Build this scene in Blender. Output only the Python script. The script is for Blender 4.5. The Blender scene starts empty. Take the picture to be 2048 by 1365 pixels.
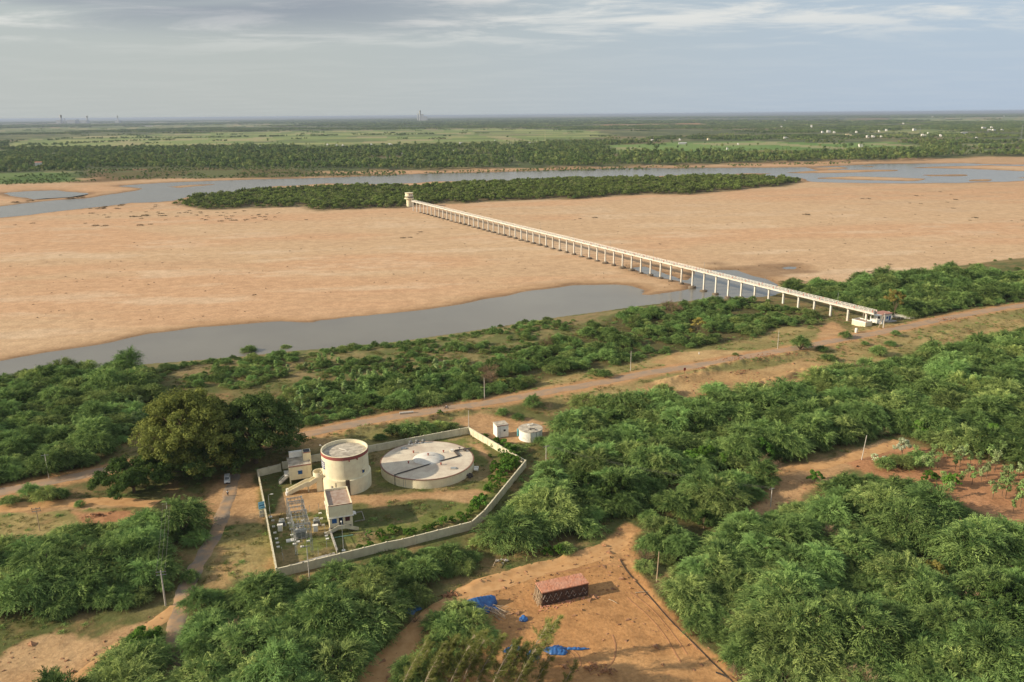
import bpy, bmesh, math, random
import numpy as np
from math import sin, cos, pi, radians, atan2, hypot
from mathutils import Vector, Matrix
S = bpy.context.scene
C = S.collection
# ------------------------------------------------------------------ camera
H = 100.0; F = 1593.0; PITCH = radians(15.87); ROLL = radians(0.475)
cam = bpy.data.cameras.new('camera'); camo = bpy.data.objects.new('camera', cam); C.objects.link(camo)
cam.lens = 28; cam.sensor_width = 36; cam.clip_start = 1; cam.clip_end = 400000
fw = np.array([0, cos(PITCH), -sin(PITCH)]); rt0 = np.array([1, 0, 0.]); up0 = np.cross(rt0, fw)
rt = rt0*cos(ROLL) - up0*sin(ROLL); up = rt0*sin(ROLL) + up0*cos(ROLL)
M4 = Matrix(((rt[0], up[0], -fw[0], 0), (rt[1], up[1], -fw[1], 0), (rt[2], up[2], -fw[2], H), (0, 0, 0, 1)))
camo.matrix_world = M4
S.camera = camo
S.render.resolution_x = 1024; S.render.resolution_y = 682
# ------------------------------------------------------------------ light
SUN_EL = radians(23); SUN_AZ = atan2(-cos(radians(11.2)), -sin(radians(11.2)))   # compass angle of the sun
S.view_settings.view_transform = 'Standard'; S.view_settings.look = 'None'
S.view_settings.exposure = 0.38; S.view_settings.gamma = 1
W = bpy.data.worlds.new('World'); S.world = W; W.use_nodes = True
nt = W.node_tree; nt.nodes.clear()
def nd(t, ty, **k):
    n = t.nodes.new(ty)
    for a, b in k.items(): setattr(n, a, b)
    return n
def mth(t, op, a, b=None, c=None, clamp=False):
    n = t.nodes.new('ShaderNodeMath'); n.operation = op; n.use_clamp = clamp
    for i, v in enumerate((a, b, c)):
        if v is None: continue
        if isinstance(v, (int, float)): n.inputs[i].default_value = v
        else: t.links.new(v, n.inputs[i])
    return n.outputs[0]
def mixc(t, f, a, b, mode='MIX'):
    n = t.nodes.new('ShaderNodeMix'); n.data_type = 'RGBA'; n.blend_type = mode; n.clamp_factor = True
    for s, v in ((n.inputs[0], f), (n.inputs[6], a), (n.inputs[7], b)):
        if isinstance(v, (int, float)): s.default_value = v
        elif isinstance(v, tuple): s.default_value = (*v[:3], 1)
        else: t.links.new(v, s)
    return n.outputs[2]
def mapr(t, v, a, b, c=0., d=1., smooth=True):
    n = t.nodes.new('ShaderNodeMapRange'); n.interpolation_type = 'SMOOTHSTEP' if smooth else 'LINEAR'
    t.links.new(v, n.inputs[0])
    for i, q in enumerate((a, b, c, d)): n.inputs[i+1].default_value = q
    return n.outputs[0]
def noise(t, vec, scale, detail=4, rough=.55, dist=0.):
    n = t.nodes.new('ShaderNodeTexNoise'); n.inputs['Scale'].default_value = scale
    n.inputs['Detail'].default_value = detail; n.inputs['Roughness'].default_value = rough
    n.inputs['Distortion'].default_value = dist
    if vec is not None: t.links.new(vec, n.inputs['Vector'])
    return n.outputs['Fac']
sky = nd(nt, 'ShaderNodeTexSky'); sky.sky_type = 'NISHITA'; sky.sun_disc = False
sky.sun_elevation = SUN_EL; sky.sun_rotation = SUN_AZ; sky.air_density = 1.0; sky.dust_density = 1.5; sky.ozone_density = 1.0
tc = nd(nt, 'ShaderNodeTexCoord'); sx = nd(nt, 'ShaderNodeSeparateXYZ'); nt.links.new(tc.outputs['Generated'], sx.inputs[0])
X, Y, Z = sx.outputs
zz = mth(nt, 'ADD', mth(nt, 'MAXIMUM', Z, 0.), 0.05)
cb = nd(nt, 'ShaderNodeCombineXYZ')
nt.links.new(mth(nt, 'DIVIDE', X, zz), cb.inputs[0]); nt.links.new(mth(nt, 'DIVIDE', Y, zz), cb.inputs[1])
mp = nd(nt, 'ShaderNodeMapping'); nt.links.new(cb.outputs[0], mp.inputs[0]); mp.inputs['Scale'].default_value = (0.42, .62, 1); mp.inputs['Location'].default_value = (3.3, 1.7, 0)
big = noise(nt, mp.outputs[0], 0.55, 3, .5, .3)
fine = noise(nt, mp.outputs[0], 1.7, 7, .62, .4)
leftw = mapr(nt, X, 0.62, -0.35)                      # the cloud sheet lies to the left
hi = mapr(nt, Z, 0.035, 0.12)
skyc = mixc(nt, 1.0, sky.outputs[0], (0.10, 0.10, 0.10), 'MULTIPLY')
veil = mixc(nt, leftw, (0.350, 0.425, 0.520), (0.385, 0.412, 0.405))
c1 = mixc(nt, mapr(nt, Z, 0.25, 0.02, 0.55, 0.93), skyc, veil)
streak = mth(nt, 'MULTIPLY', mapr(nt, fine, 0.44, 0.64), mapr(nt, Z, 0.06, 0.115, 0.06, 1.), clamp=True)
c2 = mixc(nt, mth(nt, 'MULTIPLY', streak, 0.9), c1, (0.62, 0.62, 0.59))
dark = mth(nt, 'MULTIPLY', mth(nt, 'MULTIPLY', mapr(nt, big, 0.47, 0.60), mapr(nt, Z, 0.075, 0.12)), mapr(nt, X, 0.1, -0.25), clamp=True)
c3 = mixc(nt, mth(nt, 'MULTIPLY', dark, 0.75), c2, (0.215, 0.245, 0.295))
bg = nd(nt, 'ShaderNodeBackground'); bg.inputs['Strength'].default_value = 1.0
nt.links.new(c3, bg.inputs[0])
wo = nd(nt, 'ShaderNodeOutputWorld'); nt.links.new(bg.outputs[0], wo.inputs[0])
sun = bpy.data.lights.new('sun', 'SUN'); sun.energy = 5.0; sun.angle = radians(0.6); sun.color = (1.0, 0.865, 0.66)
suno = bpy.data.objects.new('sun', sun); C.objects.link(suno)
ldir = Vector((cos(radians(11.2))*cos(SUN_EL), sin(radians(11.2))*cos(SUN_EL), -sin(SUN_EL)))   # way the light travels
suno.rotation_euler = ldir.to_track_quat('-Z', 'Y').to_euler(); suno.location = (-150, 100, 150)

# ------------------------------------------------------------------ geometry of the view: a photo point to a place on the ground
def P(x, y, z=0.):
    d = fw + rt*((x-1024)/F) + up*((682.5-y)/F)
    t = (z-H)/d[2]; return np.array([0, 0, H]) + d*t
def prj(p):
    p = np.atleast_2d(p); v = p - np.array([0, 0, H]); c = np.maximum(v@fw, 1e-3)
    return 1024+F*(v@rt)/c, 682.5-F*(v@up)/c
def PP(pts, z=0.): return np.array([P(x, y, z)[:2] for x, y in pts])
def hgt(bx, by, ty, z=0):
    b = P(bx, by, z); lo, hi = 0, 80
    for _ in range(40):
        m = (lo+hi)/2
        if prj(b+[0, 0, m])[1][0] > ty: lo = m
        else: hi = m
    return lo
def ss(a, b, x):
    t = np.clip((x-a)/(b-a), 0, 1); return t*t*(3-2*t)
def _hash(ix, iy, s):
    n = (ix.astype(np.int64)*374761393 + iy.astype(np.int64)*668265263 + s*974634777) & 0x7fffffff
    n = ((n ^ (n >> 13))*1274126177) & 0x7fffffff
    n = ((n ^ (n >> 16))*1911520717) & 0x7fffffff
    return ((n >> 8) & 0xffff)/65535.
def vn(x, y, s=0):
    ix = np.floor(x); iy = np.floor(y); fx = x-ix; fy = y-iy
    fx = fx*fx*(3-2*fx); fy = fy*fy*(3-2*fy)
    a = _hash(ix, iy, s); b = _hash(ix+1, iy, s); c = _hash(ix, iy+1, s); d = _hash(ix+1, iy+1, s)
    return (a*(1-fx)+b*fx)*(1-fy) + (c*(1-fx)+d*fx)*fy
def fbm(x, y, sc, s=0, o=4, g=.55):
    r = 0; a = 1; t = 0
    for i in range(o):
        r = r + a*vn(x/sc+17.3*i, y/sc-9.1*i, s+i); t += a; a *= g; sc /= 2.03
    return r/t
def sdf(poly, x, y, pad=1e9):
    """signed distance, positive inside; only near the polygon when pad is given"""
    out = np.full(x.shape, -pad, float)
    mn = poly.min(0)-pad; mx = poly.max(0)+pad
    m = (x > mn[0]) & (x < mx[0]) & (y > mn[1]) & (y < mx[1])
    if not m.any(): return out
    px = x[m]; py = y[m]; d2 = np.full(px.shape, 1e18); ins = np.zeros(px.shape, bool)
    n = len(poly)
    for i in range(n):
        ax, ay = poly[i]; bx, by = poly[(i+1) % n]; ex = bx-ax; ey = by-ay
        wx = px-ax; wy = py-ay; t = np.clip((wx*ex+wy*ey)/(ex*ex+ey*ey+1e-12), 0, 1)
        d2 = np.minimum(d2, (wx-ex*t)**2+(wy-ey*t)**2)
        c = (ay > py) != (by > py)
        if ey != 0: ins ^= c & (px < ex*(py-ay)/ey+ax)
    d = np.sqrt(d2); out[m] = np.where(ins, d, -d); return out
def pld(line, x, y, pad=60.):
    """distance to an open line"""
    out = np.full(x.shape, pad, float); mn = line.min(0)-pad; mx = line.max(0)+pad
    m = (x > mn[0]) & (x < mx[0]) & (y > mn[1]) & (y < mx[1])
    if not m.any(): return out
    px = x[m]; py = y[m]; d2 = np.full(px.shape, pad*pad)
    for i in range(len(line)-1):
        ax, ay = line[i]; bx, by = line[i+1]; ex = bx-ax; ey = by-ay
        t = np.clip(((px-ax)*ex+(py-ay)*ey)/(ex*ex+ey*ey+1e-12), 0, 1)
        d2 = np.minimum(d2, (px-ax-ex*t)**2+(py-ay-ey*t)**2)
    out[m] = np.sqrt(d2); return out
def smoothline(pts, n=8):
    p = np.array(pts, float); q = np.vstack([2*p[0]-p[1], p, 2*p[-1]-p[-2]]); o = []
    for i in range(1, len(q)-2):
        for t in np.linspace(0, 1, n, endpoint=False):
            a, b, c, d = q[i-1], q[i], q[i+1], q[i+2]
            o.append(.5*((2*b)+(c-a)*t+(2*a-5*b+4*c-d)*t*t+(3*b-a-3*c+d)*t**3))
    o.append(p[-1]); return np.array(o)
# ------------------------------------------------------------------ object helpers
def tag(o, label=None, cat=None, group=None, kind=None):
    if label: o['label'] = label
    if cat: o['category'] = cat
    if group: o['group'] = group
    if kind: o['kind'] = kind
    return o
def thing(name, label, cat, loc=(0, 0, 0), rz=0., group=None):
    o = bpy.data.objects.new(name, None); C.objects.link(o); o.location = loc; o.rotation_euler = (0, 0, rz)
    o.empty_display_size = .5
    return tag(o, label, cat, group)
def link(name, me, parent=None, mat=None):
    o = bpy.data.objects.new(name, me); C.objects.link(o)
    if parent is not None: o.parent = parent
    if mat is not None and not me.materials: me.materials.append(mat)
    return o
def npmesh(name, V, Fq, tint=None, mat=None, smooth=False):
    me = bpy.data.meshes.new(name); V = np.asarray(V, np.float32); Fq = np.asarray(Fq, np.int32); k = Fq.shape[1]
    me.vertices.add(len(V)); me.vertices.foreach_set('co', V.ravel())
    me.loops.add(Fq.size); me.loops.foreach_set('vertex_index', Fq.ravel())
    me.polygons.add(len(Fq)); me.polygons.foreach_set('loop_start', np.arange(0, Fq.size, k, dtype=np.int32))
    me.polygons.foreach_set('loop_total', np.full(len(Fq), k, np.int32))
    if smooth: me.polygons.foreach_set('use_smooth', np.ones(len(Fq), bool))
    me.update(calc_edges=True)
    if tint is not None:
        a = me.attributes.new('tint', 'FLOAT', 'FACE'); a.data.foreach_set('value', np.asarray(tint, np.float32))
    if mat: me.materials.append(mat)
    return me
class MB:
    """collects shapes for ONE mesh object"""
    def __init__(s): s.bm = bmesh.new()
    def _add(s, vs, fs):
        v = [s.bm.verts.new(tuple(float(c) for c in q)) for q in vs]
        for f in fs:
            try: s.bm.faces.new([v[i] for i in f])
            except ValueError: pass
        return s
    def box(s, x0, x1, y0, y1, z0, z1):
        v = [(x0, y0, z0), (x1, y0, z0), (x1, y1, z0), (x0, y1, z0), (x0, y0, z1), (x1, y0, z1), (x1, y1, z1), (x0, y1, z1)]
        return s._add(v, [(0, 3, 2, 1), (4, 5, 6, 7), (0, 1, 5, 4), (1, 2, 6, 5), (2, 3, 7, 6), (3, 0, 4, 7)])
    def hexa(s, b, t):
        return s._add(list(b)+list(t), [(0, 3, 2, 1), (4, 5, 6, 7), (0, 1, 5, 4), (1, 2, 6, 5), (2, 3, 7, 6), (3, 0, 4, 7)])
    def bar(s, a, b, w, h=None, upv=(0, 0, 1)):
        a = Vector(a); b = Vector(b); d = (b-a).normalized(); h = h or w
        u = Vector(upv)
        if abs(d.dot(u)) > .98: u = Vector((1, 0, 0))
        sd = d.cross(u).normalized()*w/2; u2 = sd.cross(d).normalized()*h/2
        return s.hexa([a-sd-u2, a+sd-u2, a+sd+u2, a-sd+u2], [b-sd-u2, b+sd-u2, b+sd+u2, b-sd+u2])
    def tube(s, pts, r, n=8, r1=None, cap=True):
        pts = [Vector(p) for p in pts]; m = len(pts); rings = []
        for i, p in enumerate(pts):
            d = (pts[min(i+1, m-1)]-pts[max(i-1, 0)]).normalized()
            u = Vector((0, 0, 1)) if abs(d.z) < .95 else Vector((1, 0, 0))
            a = d.cross(u).normalized(); b = a.cross(d)
            rr = r+(r1-r)*i/(m-1) if r1 is not None else r
            rings.append([s.bm.verts.new(p+a*cos(2*pi*k/n)*rr+b*sin(2*pi*k/n)*rr) for k in range(n)])
        for i in range(m-1):
            for k in range(n): s.bm.faces.new((rings[i][k], rings[i][(k+1) % n], rings[i+1][(k+1) % n], rings[i+1][k]))
        if cap: s.bm.faces.new(rings[0][::-1]); s.bm.faces.new(rings[-1])
        return s
    def lathe(s, prof, n=48, cx=0, cy=0, a0=0, a1=2*pi):
        full = abs(a1-a0-2*pi) < 1e-6; k = n if full else n+1; rings = []
        for r, z in prof:
            if r < 1e-6: rings.append([s.bm.verts.new((cx, cy, z))]); continue
            rings.append([s.bm.verts.new((cx+r*cos(a0+(a1-a0)*i/n), cy+r*sin(a0+(a1-a0)*i/n), z)) for i in range(k)])
        for i in range(len(rings)-1):
            A, B = rings[i], rings[i+1]
            for j in range(n):
                j2 = (j+1) % k
                if len(A) == 1: s.bm.faces.new((A[0], B[j2], B[j]))
                elif len(B) == 1: s.bm.faces.new((A[j], A[j2], B[0]))
                else: s.bm.faces.new((A[j], A[j2], B[j2], B[j]))
        return s
    def xf(s, M):
        bmesh.ops.transform(s.bm, matrix=M, verts=s.bm.verts); return s
    def build(s, name, mat, parent=None, smooth=False, bevel=0):
        if bevel: bmesh.ops.bevel(s.bm, geom=s.bm.edges[:], offset=bevel, segments=1, affect='EDGES')
        bmesh.ops.recalc_face_normals(s.bm, faces=s.bm.faces)
        me = bpy.data.meshes.new(name); s.bm.to_mesh(me); s.bm.free()
        if smooth:
            me.polygons.foreach_set('use_smooth', [True]*len(me.polygons))
            me.set_sharp_from_angle(angle=radians(35))
        return link(name, me, parent, mat)
def copy_tree(o, parent=None):
    c = o.copy(); C.objects.link(c)
    if parent is not None: c.parent = parent
    for ch in list(o.children): copy_tree(ch, c)
    return c
# ------------------------------------------------------------------ materials
MATS = {}
def pm(name, col, rough=.8, col2=None, scale=1., bump=0., metal=0., spec=.3, detail=5, stain=None, grime=0.):
    """painted/plain surface with procedural wear"""
    if name in MATS: return MATS[name]
    m = bpy.data.materials.new(name); m.use_nodes = True; t = m.node_tree; b = t.nodes['Principled BSDF']
    b.inputs['Roughness'].default_value = rough; b.inputs['Metallic'].default_value = metal
    b.inputs['Specular IOR Level'].default_value = spec
    g = nd(t, 'ShaderNodeNewGeometry').outputs['Position']
    n1 = noise(t, g, scale, detail, .6, .2)
    c2 = col2 or tuple(c*.78 for c in col)
    c = mixc(t, mapr(t, n1, .35, .68), col, c2)
    if stain:
        st = nd(t, 'ShaderNodeMapping'); t.links.new(g, st.inputs[0]); st.inputs['Scale'].default_value = (1.6, 1.6, .22)
        c = mixc(t, mth(t, 'MULTIPLY', mapr(t, noise(t, st.outputs[0], 1.3, 6, .65), .54, .78), grime or .6), c, stain)
    t.links.new(c, b.inputs['Base Color'])
    if bump:
        bn = nd(t, 'ShaderNodeBump'); bn.inputs['Strength'].default_value = bump; bn.inputs['Distance'].default_value = .05
        t.links.new(noise(t, g, scale*6, 5, .6), bn.inputs['Height']); t.links.new(bn.outputs[0], b.inputs['Normal'])
    MATS[name] = m; return m
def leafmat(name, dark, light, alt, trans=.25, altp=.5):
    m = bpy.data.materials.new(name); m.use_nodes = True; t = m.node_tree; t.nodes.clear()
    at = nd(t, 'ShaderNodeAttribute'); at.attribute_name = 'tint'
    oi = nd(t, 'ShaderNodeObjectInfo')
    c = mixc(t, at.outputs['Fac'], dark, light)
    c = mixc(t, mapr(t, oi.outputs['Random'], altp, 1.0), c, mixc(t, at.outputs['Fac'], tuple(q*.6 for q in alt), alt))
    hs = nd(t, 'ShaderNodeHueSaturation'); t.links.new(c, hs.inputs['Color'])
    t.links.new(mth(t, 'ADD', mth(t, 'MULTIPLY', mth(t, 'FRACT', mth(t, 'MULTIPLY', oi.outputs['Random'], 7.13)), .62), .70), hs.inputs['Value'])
    d = nd(t, 'ShaderNodeBsdfDiffuse'); tr = nd(t, 'ShaderNodeBsdfTranslucent'); mx = nd(t, 'ShaderNodeMixShader')
    t.links.new(hs.outputs[0], d.inputs[0]); t.links.new(hs.outputs[0], tr.inputs[0]); mx.inputs[0].default_value = trans
    t.links.new(d.outputs[0], mx.inputs[1]); t.links.new(tr.outputs[0], mx.inputs[2])
    o = nd(t, 'ShaderNodeOutputMaterial'); t.links.new(mx.outputs[0], o.inputs[0]); MATS[name] = m; return m
# ================================================================== LAY OF THE LAND
WL = -5.3                                            # water level
bed_px = [(-900, 800), (-500, 770), (-200, 757), (0, 750), (48, 750), (100, 745), (170, 735), (240, 730), (300, 723), (380, 717), (440, 712), (500, 706), (560, 700), (640, 693),
          (700, 687), (800, 678), (870, 668), (940, 658), (1000, 648), (1050, 640), (1100, 632), (1180, 622), (1250, 612), (1350, 600), (1430, 596), (1467, 594),
          (1528, 590), (1545, 583), (1580, 582), (1630, 574), (1690, 562), (1760, 553), (1850, 540), (1930, 528), (2048, 514), (2300, 490), (2900, 440),
          (2900, 300), (2300, 312), (2048, 315), (1900, 318), (1700, 322), (1500, 327), (1300, 333), (1000, 339), (850, 341), (600, 347), (300, 353), (165, 358), (0, 366), (-300, 375), (-900, 392)]
BED = PP(bed_px, WL)
near_w = [(-900, 765), (-300, 738), (0, 722), (100, 705), (200, 689), (300, 669), (400, 655), (480, 650), (560, 644), (590, 645), (625, 645), (640, 641), (700, 636), (800, 626), (870, 618), (950, 603), (1050, 585),
          (1100, 577), (1150, 571), (1230, 570), (1265, 573), (1291, 582), (1279, 590), (1300, 591), (1338, 585), (1375, 579), (1379, 569), (1335, 560), (1290, 548), (1262, 536), (1290, 534), (1330, 548), (1372, 560),
          (1384, 552), (1385, 541), (1423, 540), (1473, 541), (1505, 552), (1537, 558), (1560, 570), (1560, 600), (1560, 640), (1100, 700), (500, 760), (0, 800), (-900, 860)]
far_w = [(-900, 450), (-300, 442), (0, 436), (58, 430), (103, 424), (164, 418), (219, 412), (260, 406), (308, 405), (345, 402), (369, 395), (437, 388), (513, 378), (523, 376), (560, 372), (600, 376), (720, 371), (830, 370), (950, 368),
         (1035, 362), (1144, 357), (1281, 355), (1349, 351), (1420, 352), (1540, 354), (1602, 356), (1625, 364), (1691, 366), (1793, 367), (1909, 366), (1997, 364), (2048, 362), (2900, 345),
         (2900, 322), (2048, 330), (1974, 329), (1929, 327), (1759, 328), (1708, 331), (1612, 335), (1554, 335.6), (1400, 336), (1350, 337), (1281, 336), (1144, 340), (990, 345), (871, 347), (700, 354.5), (581, 358), (506, 359.6),
         (410, 363), (325, 366), (267, 370), (237, 372.6), (253, 374), (280, 376), (285, 378), (273, 382), (232, 388), (181, 396.5), (113, 401), (82, 404), (34, 409), (0, 413.6), (-300, 420), (-900, 432)]
lagoon = [(7, 388), (20, 385), (68, 382), (116, 381), (130, 384), (178, 387), (171, 390), (145, 395), (120, 396.5), (90, 399), (68, 400), (50, 396), (17, 392)]
puddle = [(1560, 536), (1575, 533), (1600, 534), (1592, 539), (1570, 539)]
bars_px = [[(1554, 347), (1640, 341), (1700, 340), (1803, 340), (1793, 343), (1660, 347)], [(1616, 357), (1708, 353), (1780, 355), (1868, 358), (1827, 363), (1691, 360)],
           [(1793, 336), (1900, 333), (1974, 331), (2100, 333), (2100, 345), (1929, 338)], [(1836, 350), (1936, 349), (1930, 353), (1860, 353)], [(1930, 360), (1990, 358), (1985, 362), (1940, 363)],
           [(1440, 349), (1500, 347), (1560, 348), (1500, 351)], [(335, 374), (380, 370), (445, 368.5), (420, 371), (360, 376)], [(305, 375), (320, 374), (318, 377)],
           [(560, 373), (655, 367), (760, 369), (840, 366), (871, 363), (1035, 361), (1035, 368), (560, 384)], [(2020, 356), (2100, 353), (2100, 358)], [(1700, 334), (1760, 332), (1740, 335)], [(1610, 336), (1690, 334), (1700, 338), (1630, 340)]]
NW = PP(near_w, WL); FWt = PP(far_w, WL); LG = PP(lagoon, WL); PD = PP(puddle, WL); BARS = [PP(b, WL) for b in bars_px]
isle_px = [(345, 409), (370, 397), (440, 390), (520, 382), (600, 379), (720, 374), (830, 375), (900, 369), (1030, 365), (1100, 361), (1200, 359), (1300, 357), (1400, 355), (1500, 355), (1595, 359),
           (1600, 365), (1570, 373), (1500, 378), (1420, 385), (1380, 389), (1300, 388), (1200, 394), (1150, 399), (1100, 398), (1000, 402), (900, 408), (835, 410), (800, 416), (740, 417), (640, 421), (600, 414), (500, 416), (440, 419), (400, 418)]
ISLE = PP(isle_px, -4)
road_px = [(-700, 1110), (-300, 1035), (0, 984), (60, 972), (121, 959), (182, 947), (300, 925), (450, 898), (600, 872), (690, 852), (769, 838), (886, 819), (964, 808), (1068, 789), (1154, 774), (1239, 758),
           (1308, 744), (1410, 729), (1479, 716), (1558, 703), (1621, 691), (1716, 673), (1780, 661), (1843, 648), (1906, 634), (1985, 620), (2048, 611), (2300, 575), (2700, 520)]
ROAD = smoothline(PP(road_px, .9), 6)
def sW_(x, y):
    s = np.maximum(sdf(NW, x, y, 120.), np.maximum(sdf(FWt, x, y, 200.), np.maximum(sdf(LG, x, y, 60.), sdf(PD, x, y, 30.))))
    for b in BARS: s = np.minimum(s, -sdf(b, x, y, 60.)*1.0)
    return s
def height(x, y, full=False):
    x = np.atleast_1d(np.asarray(x, float)); y = np.atleast_1d(np.asarray(y, float))
    D = np.hypot(x, y); k = np.maximum(1, D/550.)
    wob = (fbm(x, y, 26, 5, 3)-.5)*12*np.minimum(k, 1.6)
    sR = sdf(BED, x, y, 400.)
    h = (WL+.05)*ss(-38, 2, sR+wob*.3)
    sw = sW_(x, y)+wob*.55
    ins = ss(-4, 6, sR)
    h = h + ins*(.42+.9*ss(450, 900, y)*ss(0, 60, -sw))
    h = h + ins*(fbm(x*.35+y*.1, y, 34, 8, 3)-.5)*.35
    h = h - 1.35*ss(-6*k, 8*k, sw)*np.where(sR > -6, 1, 0)
    land = 1-ss(-30, 0, sR)
    h = h + land*((fbm(x, y, 60, 2, 3)-.5)*1.4*ss(60, 140, D)+(fbm(x, y, 7, 3, 3)-.5)*.5)
    rd = pld(ROAD, x, y, 30.)
    f = ss(16, 4.5, rd); h = h*(1-f)+.9*f
    h = h + .9*ss(8, 20, sdf(ISLE, x, y, 60.))
    for line, w, a in BERMS:
        h = h + a*ss(w, 0, pld(line, x, y, 20.))*(.2+1.9*fbm(x, y, 2.6, 44, 3))
    cs = ss(-6, 4, sdf(FLAT, x, y, 30.)); h = h*(1-cs)
    if full: return h, sR, sw, rd
    return h
BERMS = [(smoothline(PP([(1330, 765), (1400, 750), (1440, 735), (1500, 727), (1560, 716), (1600, 709)], .5)), 5., .9),
         (smoothline(PP([(1500, 775), (1560, 757), (1600, 745), (1660, 738)], .5)), 5., 1.3),
         (smoothline(PP([(1275, 1070), (1262, 1100), (1285, 1150), (1310, 1185), (1340, 1225), (1375, 1270), (1430, 1310), (1490, 1375), (1530, 1440)])), 2.6, .22),
         (smoothline(PP([(700, 868), (780, 850), (860, 838), (930, 826)], .5)), 4., .7),
         (smoothline(PP([(550, 1010), (600, 1015), (640, 1010)])), 1.5, .0),
         (smoothline(PP([(1880, 668), (1960, 652), (2048, 640)], .5)), 4., .8),
         (smoothline(PP([(940, 1175), (1000, 1150), (1100, 1122), (1200, 1092)])), 1.6, .4)]
FLAT = PP([(505, 930), (620, 900), (740, 893), (938, 860), (1055, 925), (970, 1032), (950, 1055), (800, 1098), (548, 1165)])
YARDFLAT = None
def G(x, y):
    """place on the real ground seen at a photo point"""
    z = 0.
    for _ in range(7):
        p = P(x, y, z); z = float(height(p[0], p[1])[0])
    return np.array([p[0], p[1], z])
def GP(pts): return np.array([G(x, y)[:2] for x, y in pts])
def gz(x, y): return float(height(x, y)[0])

# ---- zones of the near land (outlines on the ground)
Z_dirt = [GP(q) for q in (
    [(1250, 1040), (1283, 1062), (1272, 1100), (1290, 1150), (1330, 1205), (1372, 1262), (1440, 1310), (1500, 1380), (1560, 1460), (700, 1460), (740, 1345), (790, 1300), (830, 1255), (868, 1215), (905, 1188), (960, 1160), (1050, 1137), (1130, 1112), (1200, 1090)],
    [(1350, 978), (1450, 945), (1530, 940), (1612, 928), (1700, 905), (1760, 878), (1800, 880), (1830, 900), (1760, 930), (1700, 940), (1660, 965), (1600, 1000), (1546, 1030), (1480, 1050), (1430, 1100), (1400, 1100), (1440, 1050), (1500, 1010), (1540, 970), (1447, 968), (1370, 985)],
    [(1680, 925), (1800, 890), (1900, 905), (2000, 925), (2100, 960), (2150, 1060), (1990, 1040), (1900, 1000), (1800, 975), (1740, 955)],
    [(420, 985), (450, 950), (510, 945), (525, 1000), (533, 1033), (530, 1050), (480, 1050), (440, 1060), (425, 1050), (405, 1020)],
    [(0, 1028), (0, 1010), (100, 1003), (200, 997), (300, 1003), (330, 1012), (250, 1018), (150, 1020), (80, 1026)],
    [(160, 1048), (140, 1025), (200, 1022), (300, 1022), (300, 1045), (200, 1050)],
    [(-50, 1330), (30, 1290), (100, 1265), (200, 1280), (290, 1240), (345, 1208), (368, 1215), (300, 1262), (240, 1290), (150, 1380), (-50, 1420)],
    [(530, 1035), (550, 1022), (560, 985), (580, 975), (650, 965), (700, 985), (770, 990), (960, 975), (985, 985), (940, 1010), (850, 1000), (790, 1005), (740, 1010), (720, 1010), (640, 1020), (640, 1028), (570, 1025), (540, 1035)],
    [(945, 862), (985, 880), (1030, 890), (1090, 880), (1110, 850), (1060, 835), (960, 825), (900, 840)],
    [(985, 905), (960, 890), (930, 885), (975, 925), (1000, 950), (985, 965), (1000, 940)],
    [(1250, 790), (1290, 765), (1330, 755), (1420, 740), (1500, 740), (1600, 720), (1690, 735), (1650, 755), (1560, 770), (1450, 790), (1330, 800), (1290, 810)],
    [(1300, 725), (1350, 705), (1420, 700), (1540, 702), (1500, 712), (1400, 722), (1340, 738)],
    [(1640, 655), (1665, 642), (1680, 650), (1700, 668), (1660, 680), (1630, 680)],
)]
Z_ochre = [GP(q) for q in (
    [(1180, 740), (1300, 712), (1420, 690), (1520, 655), (1560, 650), (1640, 660), (1700, 660), (1820, 645), (2100, 610), (2100, 690), (1900, 700), (1760, 730), (1640, 750), (1560, 780), (1450, 800), (1340, 800), (1200, 800), (1100, 800)],
    [(1060, 780), (1100, 740), (1180, 722), (1300, 712), (1300, 740), (1180, 765)],
    [(-50, 1120), (-50, 1020), (150, 1015), (300, 1020), (320, 1035), (150, 1060), (60, 1090)],
    [(430, 1060), (535, 1040), (552, 1160), (440, 1165), (400, 1160), (415, 1110)],
    [(600, 880), (690, 862), (800, 840), (930, 825), (1000, 820), (960, 850), (735, 893), (620, 905)],
)]
Z_bank = GP([(270, 745), (300, 728), (440, 716), (560, 705), (700, 692), (870, 673), (940, 663), (1050, 645), (1180, 627), (1260, 618), (1260, 650), (1150, 690), (1050, 700), (980, 730), (860, 745), (700, 750), (560, 765), (420, 770), (300, 770)])
Z_green = [GP(q) for q in (
    [(560, 1040), (640, 1030), (675, 1110), (560, 1150), (545, 1090)],
    [(680, 1070), (800, 1040), (900, 1010), (1000, 930), (960, 870), (1050, 920), (960, 1030), (800, 1090), (700, 1105)],
    [(735, 905), (930, 870), (960, 890), (1000, 930), (990, 960), (900, 985), (740, 975), (742, 930)],
)]
Z_shrub = {}
def reg(name, pts): Z_shrub[name] = GP(pts); return Z_shrub[name]
reg('lower right', [(1372, 1150), (1440, 1095), (1500, 1050), (1570, 1035), (1640, 1000), (1690, 965), (1760, 975), (1850, 1010), (1930, 1045), (2048, 1085), (2500, 1150), (2700, 1750), (1700, 1750), (1490, 1370), (1440, 1300), (1385, 1265), (1345, 1210)])
reg('middle right', [(1112, 945), (1110, 890), (1110, 850), (1180, 830), (1280, 825), (1350, 812), (1430, 812), (1500, 800), (1580, 785), (1660, 760), (1760, 735), (1900, 705), (2060, 675), (2300, 640), (2300, 1100), (2080, 960), (1980, 915), (1880, 898), (1800, 872), (1750, 875), (1650, 905), (1560, 925), (1450, 942), (1350, 975), (1290, 1030), (1240, 1035), (1170, 1075), (1060, 1095), (1000, 1100), (985, 1085), (1010, 1050), (1090, 950)])
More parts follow.
